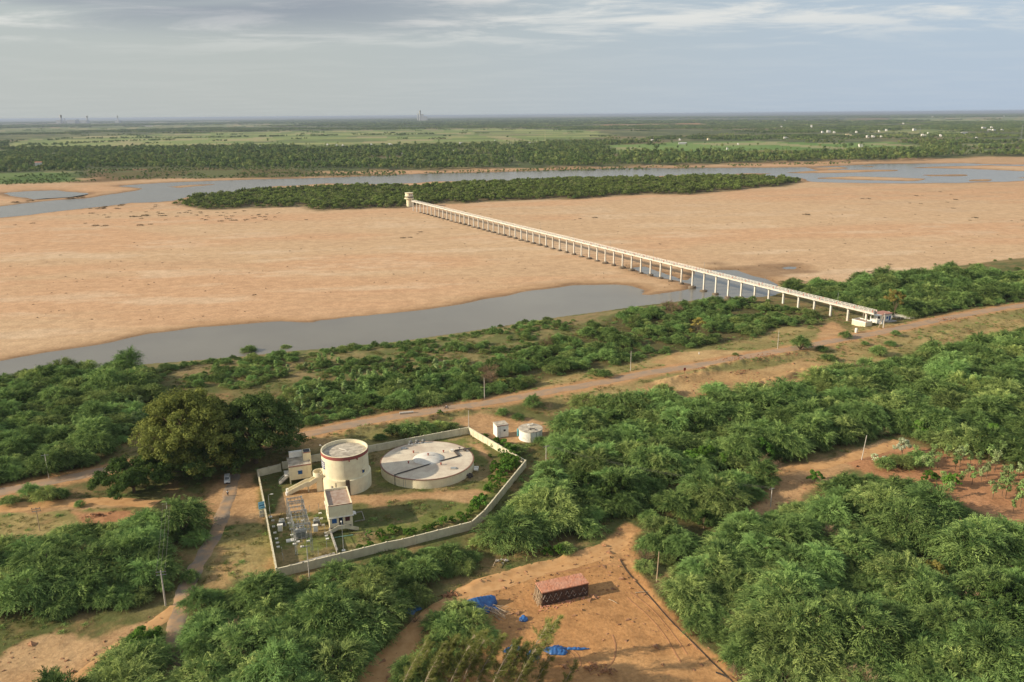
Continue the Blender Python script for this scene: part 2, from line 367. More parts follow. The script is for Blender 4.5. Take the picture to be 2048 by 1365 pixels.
reg('right of the yard', [(1290, 1110), (1290, 1050), (1350, 985), (1430, 975), (1480, 960), (1550, 945), (1560, 960), (1500, 1010), (1440, 1045), (1400, 1110), (1330, 1135)])
reg('below the compound', [(378, 1205), (430, 1185), (555, 1190), (620, 1172), (700, 1150), (800, 1127), (890, 1103), (925, 1112), (905, 1150), (860, 1190), (800, 1225), (790, 1260), (740, 1320), (690, 1400), (560, 1700), (330, 1700), (366, 1300)])
reg('left of the lane', [(-250, 1120), (0, 1105), (90, 1080), (250, 1062), (330, 1050), (400, 1060), (405, 1075), (340, 1090), (330, 1195), (250, 1228), (150, 1225), (60, 1240), (-250, 1260)])
reg('bottom left', [(180, 1330), (250, 1290), (290, 1278), (330, 1268), (338, 1300), (300, 1700), (-200, 1700)])
reg('upper left', [(-500, 830), (-200, 790), (0, 768), (60, 758), (170, 748), (270, 742), (310, 760), (320, 820), (270, 860), (190, 935), (110, 952), (0, 975), (-300, 1025), (-600, 1080)])
reg('beyond the road', [(590, 868), (560, 800), (600, 775), (760, 758), (880, 745), (980, 728), (1060, 700), (1110, 685), (1150, 665), (1200, 648), (1240, 625), (1320, 618), (1400, 607), (1540, 604), (1640, 632), (1650, 650), (1560, 655), (1500, 680), (1430, 690), (1370, 700), (1300, 715), (1230, 732), (1150, 747), (1090, 762), (1060, 778), (950, 800), (880, 812), (760, 832), (680, 848)])
reg('beyond the footbridge', [(1560, 590), (1590, 578), (1640, 572), (1690, 575), (1770, 560), (1850, 552), (1900, 545), (1990, 548), (2060, 552), (2300, 530), (2300, 560), (2048, 600), (1985, 610), (1906, 622), (1850, 633), (1815, 640), (1740, 622), (1640, 600)])
ALLSH = np.array([0])
Z_plant = GP([(1640, 925), (1780, 900), (1860, 905), (1980, 930), (2100, 975), (2100, 1060), (1960, 1030), (1850, 995), (1760, 960)])
TRK = [(smoothline(GP([(1246, 1080), (1200, 1105), (1123, 1128), (1013, 1158), (959, 1176), (904, 1204), (863, 1236), (822, 1270), (781, 1312), (740, 1360), (700, 1420)])), 2.6, 'dirt_track'),
       (smoothline(GP([(-80, 1022), (0, 1018), (100, 1009), (200, 1004), (260, 1005), (312, 1009)])), 2.2, 'dirt_track'),
       (smoothline(GP([(1800, 884), (1728, 908), (1670, 925), (1612, 935), (1530, 950), (1447, 958), (1364, 976)])), 2.2, 'dirt_track'),
       (smoothline(GP([(352, 1214), (310, 1247), (270, 1275), (220, 1305), (170, 1350), (120, 1400)])), 1.6, 'dirt_track')]
LANE = smoothline(GP([(340, 1480), (345, 1365), (350, 1290), (358, 1232), (372, 1180), (398, 1125), (424, 1080), (440, 1045), (452, 1010), (462, 975), (466, 950)]))
far_fields = [([(0, 292), (60, 277), (330, 268), (600, 262), (1000, 257), (1200, 262), (1215, 275), (1100, 283), (900, 291), (600, 294), (300, 297), (80, 298)], (.26, .285, .11)),
              ([(1206, 292), (1350, 284), (1500, 282), (1640, 286), (1780, 284), (1850, 290), (1830, 300), (1600, 306), (1400, 306), (1230, 307)], (.16, .24, .07)),
              ([(1690, 264), (1860, 258), (1940, 265), (1880, 270)], (.22, .24, .09)), ([(1750, 238), (2048, 234), (2200, 236), (2200, 243), (1900, 244)], (.25, .26, .13)),
              ([(-60, 348), (160, 342), (166, 357), (-60, 364)], (.13, .185, .06)), ([(165, 340), (500, 337), (700, 341), (850, 345), (600, 350), (300, 356), (168, 359)], (.21, .125, .07)),
              ([(-200, 262), (150, 254), (500, 248), (700, 250), (400, 256), (0, 268)], (.20, .21, .10)), ([(1180, 250), (1400, 247), (1420, 250), (1200, 253)], (.38, .20, .10)),
              ([(-300, 305), (0, 300), (60, 303), (0, 310), (-300, 318)], (.2, .23, .09)), ([(1900, 288), (2100, 286), (2150, 290), (1930, 294)], (.14, .2, .06)),
              ([(1480, 302), (1560, 300), (1640, 305), (1600, 309), (1500, 308)], (.30, .2, .10)), ([(560, 292), (700, 287), (1000, 283), (1200, 280), (1180, 285), (900, 293), (650, 298)], (.24, .24, .10)),
              ([(900, 312), (980, 309), (1000, 314), (920, 316)], (.15, .22, .06)), ([(1900, 300), (2040, 298), (2040, 305), (1900, 308)], (.17, .2, .09))]
FF = [(PP(a), c) for a, c in far_fields]

HOUSES = [(1418.2, 279.4, 4.8, 2.4, 1), (1476.1, 289.3, 1.7, 1.4, 0), (1455.7, 298.8, 1.7, 1.4, 0), (1563.0, 254.5, 3.1, 2.4, 0), (1622.7, 254.5, 2.7, 5.5, 0), (1657.8, 263.7, 6.1, 3.4, 0), (1645.8, 264.8, 3.4, 2.4, 0), (1668.7, 265.4, 3.4, 2.4, 0), (1713.0, 264.8, 3.4, 2.4, 0), (1697.6, 270.9, 10.2, 2.4, 1), (1723.2, 292.7, 7.5, 3.4, 0), (1736.8, 274.3, 6.1, 3.1, 0), (1747.1, 274.3, 4.8, 3.1, 0), (1762.4, 274.3, 2.7, 2.4, 0), (1772.6, 261.3, 3.4, 2.7, 0), (1829.6, 260.3, 5.5, 3.1, 0), (1847.6, 272.3, 7.5, 3.8, 0), (1857.8, 268.2, 3.4, 2.7, 0), (1881.7, 272.6, 3.4, 3.4, 0), (1929.4, 267.5, 10.2, 3.1, 2), (1968.6, 257.3, 7.5, 3.1, 0), (1980.5, 261.3, 8.5, 2.4, 0), (1989.1, 261.3, 5.1, 2.4, 0), (2006.1, 261.3, 4.8, 2.0, 0), (1955.0, 277.7, 3.4, 2.7, 0), (1983.9, 256.2, 3.4, 2.4, 0), (1573.2, 276.7, 8.5, 2.0, 0), (1569.8, 241.9, 2.7, 1.7, 0), (1367.0, 287.6, 11.9, 2.4, 2), (1360.2, 280.1, 3.4, 2.4, 0), (1759.0, 263.1, 2.7, 2.0, 0), (1806.7, 247.7, 2.7, 1.7, 0), (1864.7, 234.8, 3.4, 1.7, 0), (2007.8, 233.4, 2.7, 1.7, 0), (742.7, 290.6, 4.1, 3.1, 0), (780.3, 290.6, 7.5, 3.8, 0), (766.6, 290.6, 4.8, 2.4, 0), (923.9, 288.2, 10.2, 3.4, 0), (990.5, 283.0, 3.4, 2.0, 0), (906.8, 301.5, 2.7, 3.1, 0), (802.5, 307.7, 3.4, 2.4, 0), (1111.8, 296.7, 4.8, 2.7, 4), (1306.6, 282.0, 7.5, 3.1, 0), (1359.6, 280.3, 2.7, 2.0, 0), (1364.7, 287.8, 13.7, 2.4, 2), (1062.3, 287.1, 10.2, 1.7, 2), (1021.3, 288.2, 6.1, 2.0, 0), (782.0, 299.8, 1.7, 2.4, 0), (374.9, 301.8, 6.8, 2.7, 2), (392.3, 304.9, 2.7, 2.0, 0), (384.5, 291.6, 2.7, 2.0, 0), (507.5, 310.0, 2.0, 2.4, 0), (521.2, 295.7, 3.4, 3.1, 0), (476.8, 297.4, 3.4, 2.0, 0), (150.4, 305.3, 6.8, 2.0, 0), (111.1, 309.4, 13.7, 2.7, 2), (76.9, 329.2, 10.2, 5.5, 3), (654.5, 290.6, 2.7, 2.7, 0), (673.3, 291.6, 3.4, 2.4, 0), (685.2, 292.3, 3.4, 2.4, 0), (526.3, 299.1, 2.7, 2.0, 0), (297.3, 253.0, 13.7, 1.4, 2)]   # photo x, y, width, height, kind
HXY = [P(a, b+d/2.)[:2] for a, b, c, d, m in HOUSES]
def clear_of_houses(x, y, w=14., front=1.):
    k = np.ones(len(x), bool)
    for q in HXY:
        L = min(110., 22000./q[1]*8); k &= ~((np.abs(x-q[0]*(y/q[1])) < w) & (y < q[1]+8) & (y > q[1]-L*(q[1]/2200.)*front))
    return k
# ---- the ground, one sheet to the horizon
def build_ground():
    ys = np.linspace(1560, 245.5, 760)
    th = PITCH + np.arctan((ys-682.5)/F)
    D = np.concatenate([[2, 30, 60, 80], H/np.tan(th), [40000, 70000, 130000, 260000]])
    U = np.concatenate([[-3.2, -2.2, -1.6, -1.3], np.linspace(-1.05, 1.05, 1150), [1.3, 1.6, 2.2, 3.2]])
    xs = D[:, None]*U[None, :]; yy = np.repeat(D[:, None], len(U), 1)
    x = xs.ravel(); y = yy.ravel()
    h, sR, sw, rd = height(x, y, True)
    h = np.where(y > 3500, h*0-.3, h)
    n1 = fbm(x, y, 30, 21, 4); n2 = fbm(x, y, 6, 31, 4); n3 = fbm(x, y, 90, 41, 3); n4 = vn(x/1.3, y/1.3, 9)
    def A(*c): return np.array(c)
    col = np.empty((len(x), 3)); tuft = np.full(len(x), .6)
    def lay(w, c):
        nonlocal col
        w = np.clip(w, 0, 1)[:, None]; col = col*(1-w)+np.asarray(c)*w
    col[:] = A(.17, .145, .06)
    lay(ss(.42, .62, n1), A(.10, .115, .038)); lay(ss(.5, .7, n2)*.7, A(.27, .175, .085))
    wv = (n2-.5)*7+(n4-.5)*1.2
    for q in Z_ochre:
        s = sdf(q, x, y, 20.)+wv*1.2; w = ss(-2, 3, s); lay(w, A(.34, .265, .115)); lay(w*ss(.50, .66, n2)*.7, A(.37, .23, .11)); lay(w*ss(.43, .58, n1)*.8, A(.20, .19, .07)); tuft = tuft*(1-w*.4)
    s = sdf(Z_bank, x, y, 25.)+wv; w = ss(-2, 4, s); lay(w, A(.225, .19, .085)); lay(w*ss(.40, .56, n2)*.85, A(.125, .145, .05)); lay(w*ss(.52, .7, n1)*.5, A(.30, .20, .11))
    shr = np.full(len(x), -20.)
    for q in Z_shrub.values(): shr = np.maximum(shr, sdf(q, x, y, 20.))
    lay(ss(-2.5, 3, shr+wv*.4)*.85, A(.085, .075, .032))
    for q in Z_green:
        s = sdf(q, x, y, 12.)+wv*.5; w = ss(-1, 2, s); lay(w*.9, A(.155, .175, .05)); lay(w*ss(.44, .6, n2)*.85, A(.30, .22, .11))
    for i, q in enumerate(Z_dirt):
        s = sdf(q, x, y, 20.)+wv*.55; w = ss(-.6, 1.6, s)
        c = (A(.44, .235, .10) if i == 0 else A(.41, .265, .125)) if i in (0, 10, 11) else (A(.40, .205, .105) if i in (2, 5) else A(.43, .265, .135))
        lay(w, c); lay(w*ss(.5, .68, n1)*.6, c*A(1.12, 1.25, 1.35)); lay(w*ss(.52, .7, n2)*.45, c*.68); tuft = tuft*(1-w*.85)
    w = ss(7.0, 3.6, rd+wv*.4); lay(w*(sR < -20)*.9, A(.45, .255, .125)); tuft = tuft*(1-w*.8)
    w = ss(-14, -3, sR)*ss(6, -3, sR); 
    # riverbed sand
    inn = ss(-7, -1, sR+wv*.4)
    an = fbm(x*.28+y*.12, y*1.0-x*.12, 22, 61, 5, .6); bn = fbm(x*.3+y*.1, y-x*.15, 75, 71, 4)
    sand = A(.52, .362, .222)*(1+.0*x[:, None])
    lay(inn, sand); lay(inn*ss(.40, .62, bn)*.75, A(.53, .325, .19)); lay(inn*ss(.53, .72, an)*.55, A(.60, .46, .32)); lay(inn*ss(.60, .76, 1-an)*.35, A(.46, .31, .19))
    k = np.maximum(1, np.hypot(x, y)/600.)
    wet = ss(-20*k, -2*k, sw+(an-.5)*26*k)*inn; lay(wet*.75, A(.36, .225, .12)); wet = ss(-6*k, -1*k, sw+(an-.5)*8*k)*inn; lay(wet*.85, A(.24, .15, .085)); lay(ss(0, 3, sw)*inn, A(.16, .12, .08))
    dampp = PP([(1395, 522), (1440, 520), (1475, 532), (1500, 525), (1540, 524), (1620, 524), (1640, 530), (1610, 542), (1560, 545), (1540, 556), (1560, 568), (1500, 556), (1420, 540)], WL)
    lay(ss(-2, 12, sdf(dampp, x, y, 40.)+(an-.5)*60)*inn*.75, A(.26, .17, .10))
    tuft = tuft*(1-inn)
    iw = ss(-10, 6, sdf(ISLE, x, y, 60.)+(n1-.5)*26); lay(iw*.85, A(.14, .12, .06))
    # beyond the river
    far = ss(8, -16, sR)*(y > 1250)
    lay(far, A(.085, .105, .045)); lay(far*ss(.5, .66, fbm(x, y, 120, 81, 4)), A(.15, .16, .07)); lay(far*ss(.55, .7, fbm(x*.5, y, 260, 91, 4))*.8, A(.22, .17, .09))
    ff = np.zeros(len(x))
    for q, c in FF:
        s = sdf(q, x, y, 400.)+(fbm(x, y, 150, 15, 3)-.5)*90; w = ss(-10, 30, s)*(y > 1300); lay(w, c); ff = np.maximum(ff, w)
        strip = fbm(x*.35, y, 260, 77, 3); lay(w*ss(.54, .60, strip)*.8, A(.09, .125, .045)); cell = _hash(np.floor((x+y*.15)/95), np.floor((y-x*.15)/210), 7); lay(w*(cell > .55)*.6, np.asarray(c)*A(.62, .8, .62)); lay(w*(cell < .18)*.6, A(.34, .29, .17))
    lay(far*ss(9000, 16000, y)*.9, A(.06, .075, .045)); lay(far*ss(9000, 15000, y)*ss(.58, .68, fbm(x*.25, y, 900, 55, 3))*.6, A(.2, .2, .12))
    tuft = np.where(y > 1250, 0, tuft)*ss(900, 500, y)
    V = np.stack([x, y, h], 1); nr, nc = len(D), len(U)
    i = np.arange(nr-1)[:, None]*nc+np.arange(nc-1)[None, :]
    Fq = np.stack([i, i+1, i+nc+1, i+nc], -1).reshape(-1, 4)
    me = npmesh('ground', V, Fq, smooth=True)
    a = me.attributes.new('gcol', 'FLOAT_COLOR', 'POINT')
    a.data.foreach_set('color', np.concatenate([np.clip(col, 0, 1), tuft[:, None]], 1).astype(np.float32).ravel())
    m = bpy.data.materials.new('ground_soil'); m.use_nodes = True; t = m.node_tree; b = t.nodes['Principled BSDF']
    b.inputs['Roughness'].default_value = .95; b.inputs['Specular IOR Level'].default_value = .1
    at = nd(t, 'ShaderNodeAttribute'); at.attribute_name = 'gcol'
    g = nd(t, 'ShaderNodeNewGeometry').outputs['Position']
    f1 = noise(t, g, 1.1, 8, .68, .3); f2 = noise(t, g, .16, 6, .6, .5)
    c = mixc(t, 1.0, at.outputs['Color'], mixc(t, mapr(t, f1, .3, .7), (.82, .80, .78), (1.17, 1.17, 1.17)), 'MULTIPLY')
    c = mixc(t, 1.0, c, mixc(t, mapr(t, f2, .3, .7), (.88, .86, .84), (1.1, 1.1, 1.1)), 'MULTIPLY')
    tf = mth(t, 'MULTIPLY', at.outputs['Alpha'], mapr(t, noise(t, g, .75, 8, .72, .4), .50, .62), clamp=True)
    c = mixc(t, tf, c, mixc(t, mapr(t, noise(t, g, .09, 3), .4, .6), (.075, .095, .028), (.15, .12, .055)))
    t.links.new(c, b.inputs['Base Color'])
    bn = nd(t, 'ShaderNodeBump'); bn.inputs['Strength'].default_value = .55; bn.inputs['Distance'].default_value = .35
    t.links.new(f1, bn.inputs['Height']); t.links.new(bn.outputs[0], b.inputs['Normal'])
    me.materials.append(m); o = link('ground', me); tag(o, 'sandy and grassy ground with the dry riverbed', None, None, 'structure')
    return o
ground = build_ground()

# ---- water
def build_water():
    m = bpy.data.materials.new('river_water'); m.use_nodes = True; t = m.node_tree; b = t.nodes['Principled BSDF']
    g = nd(t, 'ShaderNodeNewGeometry').outputs['Position']
    b.inputs['Roughness'].default_value = .22; b.inputs['IOR'].default_value = 1.33
    b.inputs['Specular IOR Level'].default_value = .5
    c = mixc(t, mapr(t, noise(t, g, .02, 4), .35, .65), (.175, .16, .13), (.195, .18, .145))
    t.links.new(c, b.inputs['Base Color'])
    mp = nd(t, 'ShaderNodeMapping'); t.links.new(g, mp.inputs[0]); mp.inputs['Rotation'].default_value = (0, 0, radians(20)); mp.inputs['Scale'].default_value = (.5, 1.6, 1)
    bn = nd(t, 'ShaderNodeBump'); bn.inputs['Strength'].default_value = .35; bn.inputs['Distance'].default_value = .12
    t.links.new(noise(t, mp.outputs[0], .8, 5, .6), bn.inputs['Height']); t.links.new(bn.outputs[0], b.inputs['Normal'])
    for nm, poly in (('river', NW), ('river', FWt), ('river', LG), ('puddle', PD)):
        # outline widened into the banks so that the shore is where the bed rises out of the water
        n = len(poly); c0 = []
        w = 40 if poly is FWt else (12 if poly is NW else 14)
        if poly is PD: w = 5
        area = sum(poly[i-1][0]*poly[i][1]-poly[i][0]*poly[i-1][1] for i in range(n))
        sg = 1 if area > 0 else -1
        for i in range(n):
            d = poly[(i+1) % n]-poly[i-1]; d = d/max(np.hypot(*d), 1e-6); c0.append(poly[i]+np.array([d[1], -d[0]])*w*sg)
        bm = bmesh.new(); vs = [bm.verts.new((q[0], q[1], WL)) for q in c0]
        e = [bm.edges.new((vs[i-1], vs[i])) for i in range(n)]
        bmesh.ops.triangle_fill(bm, edges=e, use_beauty=True)
        for f in bm.faces:
            if f.normal.z < 0: f.normal_flip()
        me = bpy.data.meshes.new(nm); bm.to_mesh(me); bm.free()
        o = link(nm, me, None, m); o['kind'] = 'structure'
build_water()

# ---- roads as draped ribbons
def ribbon(name, line, half, mat, lift=.1, jag=.35, sub=.8, label=None, seed=0):
    seg = np.r_[0, np.cumsum(np.hypot(*np.diff(line, axis=0).T))]; n = max(int(seg[-1]/sub), 8)
    s = np.linspace(0, seg[-1], n); cx = np.interp(s, seg, line[:, 0]); cy = np.interp(s, seg, line[:, 1])
    dx = np.gradient(cx); dy = np.gradient(cy); L = np.hypot(dx, dy); nx = -dy/L; ny = dx/L
    cols = 9; V = []
    jl = (fbm(s, s*0+3, 5, seed, 4)-.5)*2*jag*2; jr = (fbm(s, s*0+9, 5, seed+5, 4)-.5)*2*jag*2
    for k in range(cols):
        u = k/(cols-1)*2-1
        w = u*half+np.where(u < 0, jl*(-u), jr*u)
        X = cx+nx*w; Y = cy+ny*w; Zh = height(X, Y)+lift*(1-.9*(abs(u) > .99))
        V.append(np.stack([X, Y, Zh], 1))
    V = np.stack(V, 1).reshape(-1, 3)
    i = np.arange(n-1)[:, None]*cols+np.arange(cols-1)[None]
    me = npmesh(name, V, np.stack([i, i+cols, i+cols+1, i+1], -1).reshape(-1, 4), smooth=True)
    bm = bmesh.new(); bm.from_mesh(me); bmesh.ops.recalc_face_normals(bm, faces=bm.faces)
    if bm.faces and sum(f.normal.z for f in bm.faces) < 0: bmesh.ops.reverse_faces(bm, faces=bm.faces)
    bm.to_mesh(me); bm.free()
    o = link(name, me, None, mat); o['kind'] = 'structure'
    if label: o['label'] = label
    return o
M_road = pm('worn_asphalt', (.30, .225, .16), .95, (.42, .26, .15), .22, .3)
M_lane = pm('lane_asphalt', (.22, .18, .14), .95, (.42, .26, .14), .22, .3)
M_track = pm('track_soil', (.53, .31, .14), .97, (.44, .24, .10), .5, .4)
ribbon('road', ROAD, 2.7, M_road, .12, .5, 1.2, 'worn asphalt road running along the river embankment')
ribbon('lane', LANE, 1.75, M_lane, .1, .45, .7, 'narrow asphalt lane leading to the compound')
M_tyre = pm('tyre_mark_soil', (.30, .15, .075), .97, (.40, .20, .09), .8, .4)
for i, q in enumerate(([(1262, 1185), (1300, 1215), (1340, 1260), (1375, 1310)], [(1255, 1195), (1292, 1228), (1330, 1272), (1362, 1325)], [(1275, 1180), (1318, 1213), (1358, 1255), (1395, 1300)], [(1150, 1345), (1162, 1330), (1158, 1312), (1145, 1300)], [(1140, 1345), (1152, 1328), (1148, 1312), (1135, 1302)], [(1020, 1172), (1080, 1150), (1150, 1140), (1230, 1128)], [(1180, 1350), (1220, 1330), (1232, 1300), (1225, 1270)])):
    ribbon('tyre_track', smoothline(GP(q)), .16, M_tyre, .05, .1, .5, None, 60+i)
for i, (l, w, nm) in enumerate(TRK): ribbon(nm, l, w, M_track, .07+.01*i, .6, .8, None, 20+i)
# ================================================================== VEGETATION
M_bark = pm('bark', (.16, .115, .075), .95, (.09, .065, .045), 2., .5)
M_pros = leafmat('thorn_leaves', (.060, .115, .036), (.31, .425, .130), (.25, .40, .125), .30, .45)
M_isle = leafmat('island_leaves', (.085, .12, .035), (.26, .33, .085), (.26, .29, .11), .28, .6)
M_vine = leafmat('vine_leaves', (.075, .150, .025), (.165, .300, .050), (.13, .27, .05), .3, .5)
M_olive = leafmat('olive_leaves', (.085, .115, .028), (.235, .27, .068), (.2, .22, .06), .3, .9)
M_dark = leafmat('dark_leaves', (.055, .095, .030), (.15, .205, .06), (.12, .16, .05), .2, .9)
M_midg = leafmat('acacia_leaves', (.042, .080, .022), (.095, .145, .040), (.09, .13, .04), .25, .9)
M_pale = leafmat('pale_leaves', (.15, .24, .07), (.30, .42, .15), (.36, .44, .20), .3, .5)
M_bloom = leafmat('white_bloom', (.30, .36, .18), (.62, .64, .46), (.6, .6, .4), .2, .9)
M_dead = leafmat('dry_twigs', (.19, .125, .075), (.36, .25, .16), (.25, .17, .10), .1, .6)
M_cas = leafmat('needle_leaves', (.11, .135, .035), (.25, .26, .08), (.2, .22, .06), .3, .9)
M_yel = leafmat('yellow_green_leaves', (.24, .22, .055), (.46, .38, .12), (.3, .3, .1), .3, .9)
M_far = leafmat('far_leaves', (.055, .09, .032), (.20, .28, .085), (.28, .33, .11), .15, .45)
M_grass = leafmat('grass_blades', (.10, .125, .035), (.22, .22, .075), (.30, .23, .10), .3, .45)
M_mat = leafmat('driftweed', (.05, .042, .026), (.105, .095, .045), (.08, .075, .04), .1, .5)

def fronds(rng, org, dr, length, nleaf, leaf, wid, droop, tint):
    """arching sprays: each one a row of narrow leaf-shaped faces along a drooping curve"""
    n = len(org); V = []; T = []
    side = np.cross(dr, [0, 0, 1.]); side /= np.linalg.norm(side, axis=1)[:, None]+1e-6
    roll = rng.uniform(-.8, .8, n)[:, None]; nrm = np.cross(side, dr); side = side*np.cos(roll)+nrm*np.sin(roll)
    for j in range(nleaf):
        s = (j+.4)/nleaf; pos = org+dr*(length*s)[:, None]; pos[:, 2] -= droop*(length*s*s)
        d = dr.copy(); d[:, 2] -= 2*droop*s; d /= np.linalg.norm(d, axis=1)[:, None]
        a = (.55 if j % 2 else -.55)*(1-.6*s)+rng.normal(0, .12, n)
        ld = d*np.cos(a)[:, None]+side*np.sin(a)[:, None]; ln = np.cross(ld, np.cross(side, d)); ln /= np.linalg.norm(ln, axis=1)[:, None]+1e-6
        L = (leaf*(1.15-.45*s)*rng.uniform(.8, 1.2, n))[:, None]; w = wid*(1.1-.5*s)
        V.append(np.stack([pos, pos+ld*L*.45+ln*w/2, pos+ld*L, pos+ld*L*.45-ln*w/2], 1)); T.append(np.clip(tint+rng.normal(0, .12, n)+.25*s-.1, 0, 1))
    V = np.concatenate(V).reshape(-1, 3); return V, np.concatenate(T)
def boughs(rng, nb, R, Hh, bias=(0, 0)):
    out = []
    for i in range(nb):
        a = 2*pi*(i+rng.uniform(-.4, .4))/nb*2.4; e = rng.uniform(.12, 1.35) if i > nb//4 else rng.uniform(.05, .5)
        r = R*cos(e)**.8*rng.uniform(.78, 1.12); z = Hh*(.34+.66*sin(e)**.8)*rng.uniform(.86, 1.1)
        out.append((np.array([cos(a)*r+bias[0]*z, sin(a)*r+bias[1]*z]), z))
    return out
def bough_pt(b, t):
    xy, z = b; t = np.asarray(t)
    hx = np.outer(t, xy); hz = z*(1-(1-np.minimum(t, 1))**1.9)-z*.12*np.clip(t-.75, 0, 1)*4*(np.hypot(*xy) > 1.5)
    return np.column_stack([hx, hz])
def shrub(name, seed, mat, R=4.3, Hh=4.6, nb=26, nf=34, fl=2.0, nleaf=7, leaf=.58, wid=.14, droop=.42):
    rng = np.random.default_rng(seed); bs = boughs(rng, nb, R, Hh, (.05, .0)); O = []; Dv = []; Ln = []; Ti = []
    for b in bs:
        t = rng.uniform(.30, 1.0, nf)**.75; p = bough_pt(b, t); q = bough_pt(b, t+.03); tg = q-p; tg /= np.linalg.norm(tg, axis=1)[:, None]+1e-6
        a = rng.normal(0, 1.15, nf); c, s = np.cos(a), np.sin(a)
        d = np.column_stack([tg[:, 0]*c-tg[:, 1]*s, tg[:, 0]*s+tg[:, 1]*c, tg[:, 2]*.5+rng.uniform(.05, .75, nf)])+rng.normal(0, .18, (nf, 3))
        d[:, 0] += .16
        d /= np.linalg.norm(d, axis=1)[:, None]; O.append(p+rng.normal(0, .16, (nf, 3))); Dv.append(d); Ln.append(rng.uniform(.65, 1.2, nf)*fl); Ti.append(np.full(nf, rng.uniform(.05, .7))+rng.normal(0, .22, nf))
    O = np.concatenate(O); Dv = np.concatenate(Dv); Ln = np.concatenate(Ln); Ti = np.concatenate(Ti)
    V, T = fronds(rng, O, Dv, Ln, nleaf, leaf, wid, droop, Ti)
    V[:, 2] = np.maximum(V[:, 2], .03)
    me = npmesh(name, V, np.arange(len(V)).reshape(-1, 4), T, mat)
    mb = MB()
    for b in bs[::2]:
        mb.tube([tuple(q) for q in bough_pt(b, np.array([0, .2, .45, .7, .95]))], .11, 4, .03, cap=False)
    bmesh.ops.recalc_face_normals(mb.bm, faces=mb.bm.faces); mt = bpy.data.meshes.new(name+'_trunk'); mb.bm.to_mesh(mt); mb.bm.free(); mt.materials.append(M_bark)
    return me, mt
def leafcloud(rng, cen, rad, n, size, squash=.8, shell=.55, elong=1.0, up=.35):
    """many small leaves in a lumpy shell about one centre"""
    d = rng.normal(0, 1, (n, 3)); d /= np.linalg.norm(d, axis=1)[:, None]
    r = rad*(shell+(1-shell)*rng.random(n)**.6)*(1+.22*np.sin(d[:, 0]*5+cen[0])*np.cos(d[:, 1]*4+cen[1]))
    p = d*r[:, None]; p[:, 2] *= squash; p += np.asarray(cen)
    nr = d+rng.normal(0, .55, (n, 3)); nr[:, 2] += up; nr /= np.linalg.norm(nr, axis=1)[:, None]
    a = np.cross(nr, rng.normal(0, 1, (n, 3))); a /= np.linalg.norm(a, axis=1)[:, None]; b = np.cross(nr, a)
    s = (size*rng.uniform(.6, 1.35, n))[:, None]
    V = np.stack([p-a*s*elong, p+b*s*.5, p+a*s*elong, p-b*s*.5], 1).reshape(-1, 3); return V
def bigtree(name, seed, mat, R, Hh, nlobe, nleaf, size, lobe=.26, trunk_r=.6, low=.3, flat=1.0, sub=6, elong=1.0):
    rng = np.random.default_rng(seed); Vs = []; Ts = []; cs = []
    for i in range(nlobe):
        a = i*2.399+rng.uniform(-.4, .4); u = math.sqrt((i+.5)/nlobe); r = R*u*rng.uniform(.85, 1.05)*(1-lobe*.7)
        zt = low+(1-low)*math.sqrt(max(0, 1-(u*.93)**2))**flat
        z = Hh*(zt-lobe*.45)*rng.uniform(.84, 1.03) if rng.random() < .72 else Hh*(low+(zt-low)*rng.uniform(.1, .6))
        c = np.array([cos(a)*r, sin(a)*r, max(z, Hh*.16)]); cs.append(c); lr = R*lobe*rng.uniform(.75, 1.25); tl = rng.uniform(.2, .8)
        for k in range(sub):
            d = rng.normal(0, 1, 3); d /= np.linalg.norm(d); d[2] = abs(d[2])*.9-.15
            cc = c+d*lr*.72; v = leafcloud(rng, cc, lr*rng.uniform(.32, .52), nleaf//(nlobe*sub), size, .8, .35, elong); Vs.append(v)
            Ts.append(np.clip(tl+rng.uniform(-.2, .2)+rng.normal(0, .13, len(v)//4), 0, 1))
    V = np.concatenate(Vs); V[:, 2] = np.maximum(V[:, 2], .05); me = npmesh(name, V, np.arange(len(V)).reshape(-1, 4), np.concatenate(Ts), mat)
    mb = MB(); mb.tube([(0, 0, -.3), (.15, .1, Hh*.12), (0, 0, Hh*.3)], trunk_r, 8, trunk_r*.7)
    for c in cs[::2]:
        mb.tube([(0, 0, Hh*.16), (c[0]*.3, c[1]*.3, Hh*.16+(c[2]-Hh*.16)*.5), (c[0]*.7, c[1]*.7, c[2]*.85), tuple(c)], trunk_r*.42, 5, trunk_r*.07, cap=False)
    bmesh.ops.recalc_face_normals(mb.bm, faces=mb.bm.faces); mt = bpy.data.meshes.new(name+'_trunk'); mb.bm.to_mesh(mt); mb.bm.free(); mt.materials.append(M_bark)
    return me, mt
def place_tree(name, kind, x, y, sc=1., rz=0., label=None, cat='tree', group=None, sz=None, z=None, parts=True):
    t = thing(name, label, cat, (x, y, (gz(x, y) if z is None else z)-.05), rz, group)
    t.scale = (sc, sc, sz or sc)
    c = link('crown', kind[0], t)
    if parts: link('trunk', kind[1], t)
    return t, c
M_pros2 = leafmat('olive_thorn_leaves', (.075, .125, .038), (.37, .45, .145), (.34, .42, .13), .30, .6)
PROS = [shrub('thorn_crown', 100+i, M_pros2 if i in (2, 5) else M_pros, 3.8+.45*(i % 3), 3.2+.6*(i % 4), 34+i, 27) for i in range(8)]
ISLK = [bigtree('island_crown', 300+i, M_isle, 4.6, 6.0, 9, 1500, .34, .38, .14, .25, 1., 4) for i in range(4)]
for me, mt in ISLK: pass
VINE = [bigtree('vine_crown', 330+i, M_vine, 3.2, 4.8, 9, 3600, .20, .36, .12, .15, 1., 6) for i in range(3)]
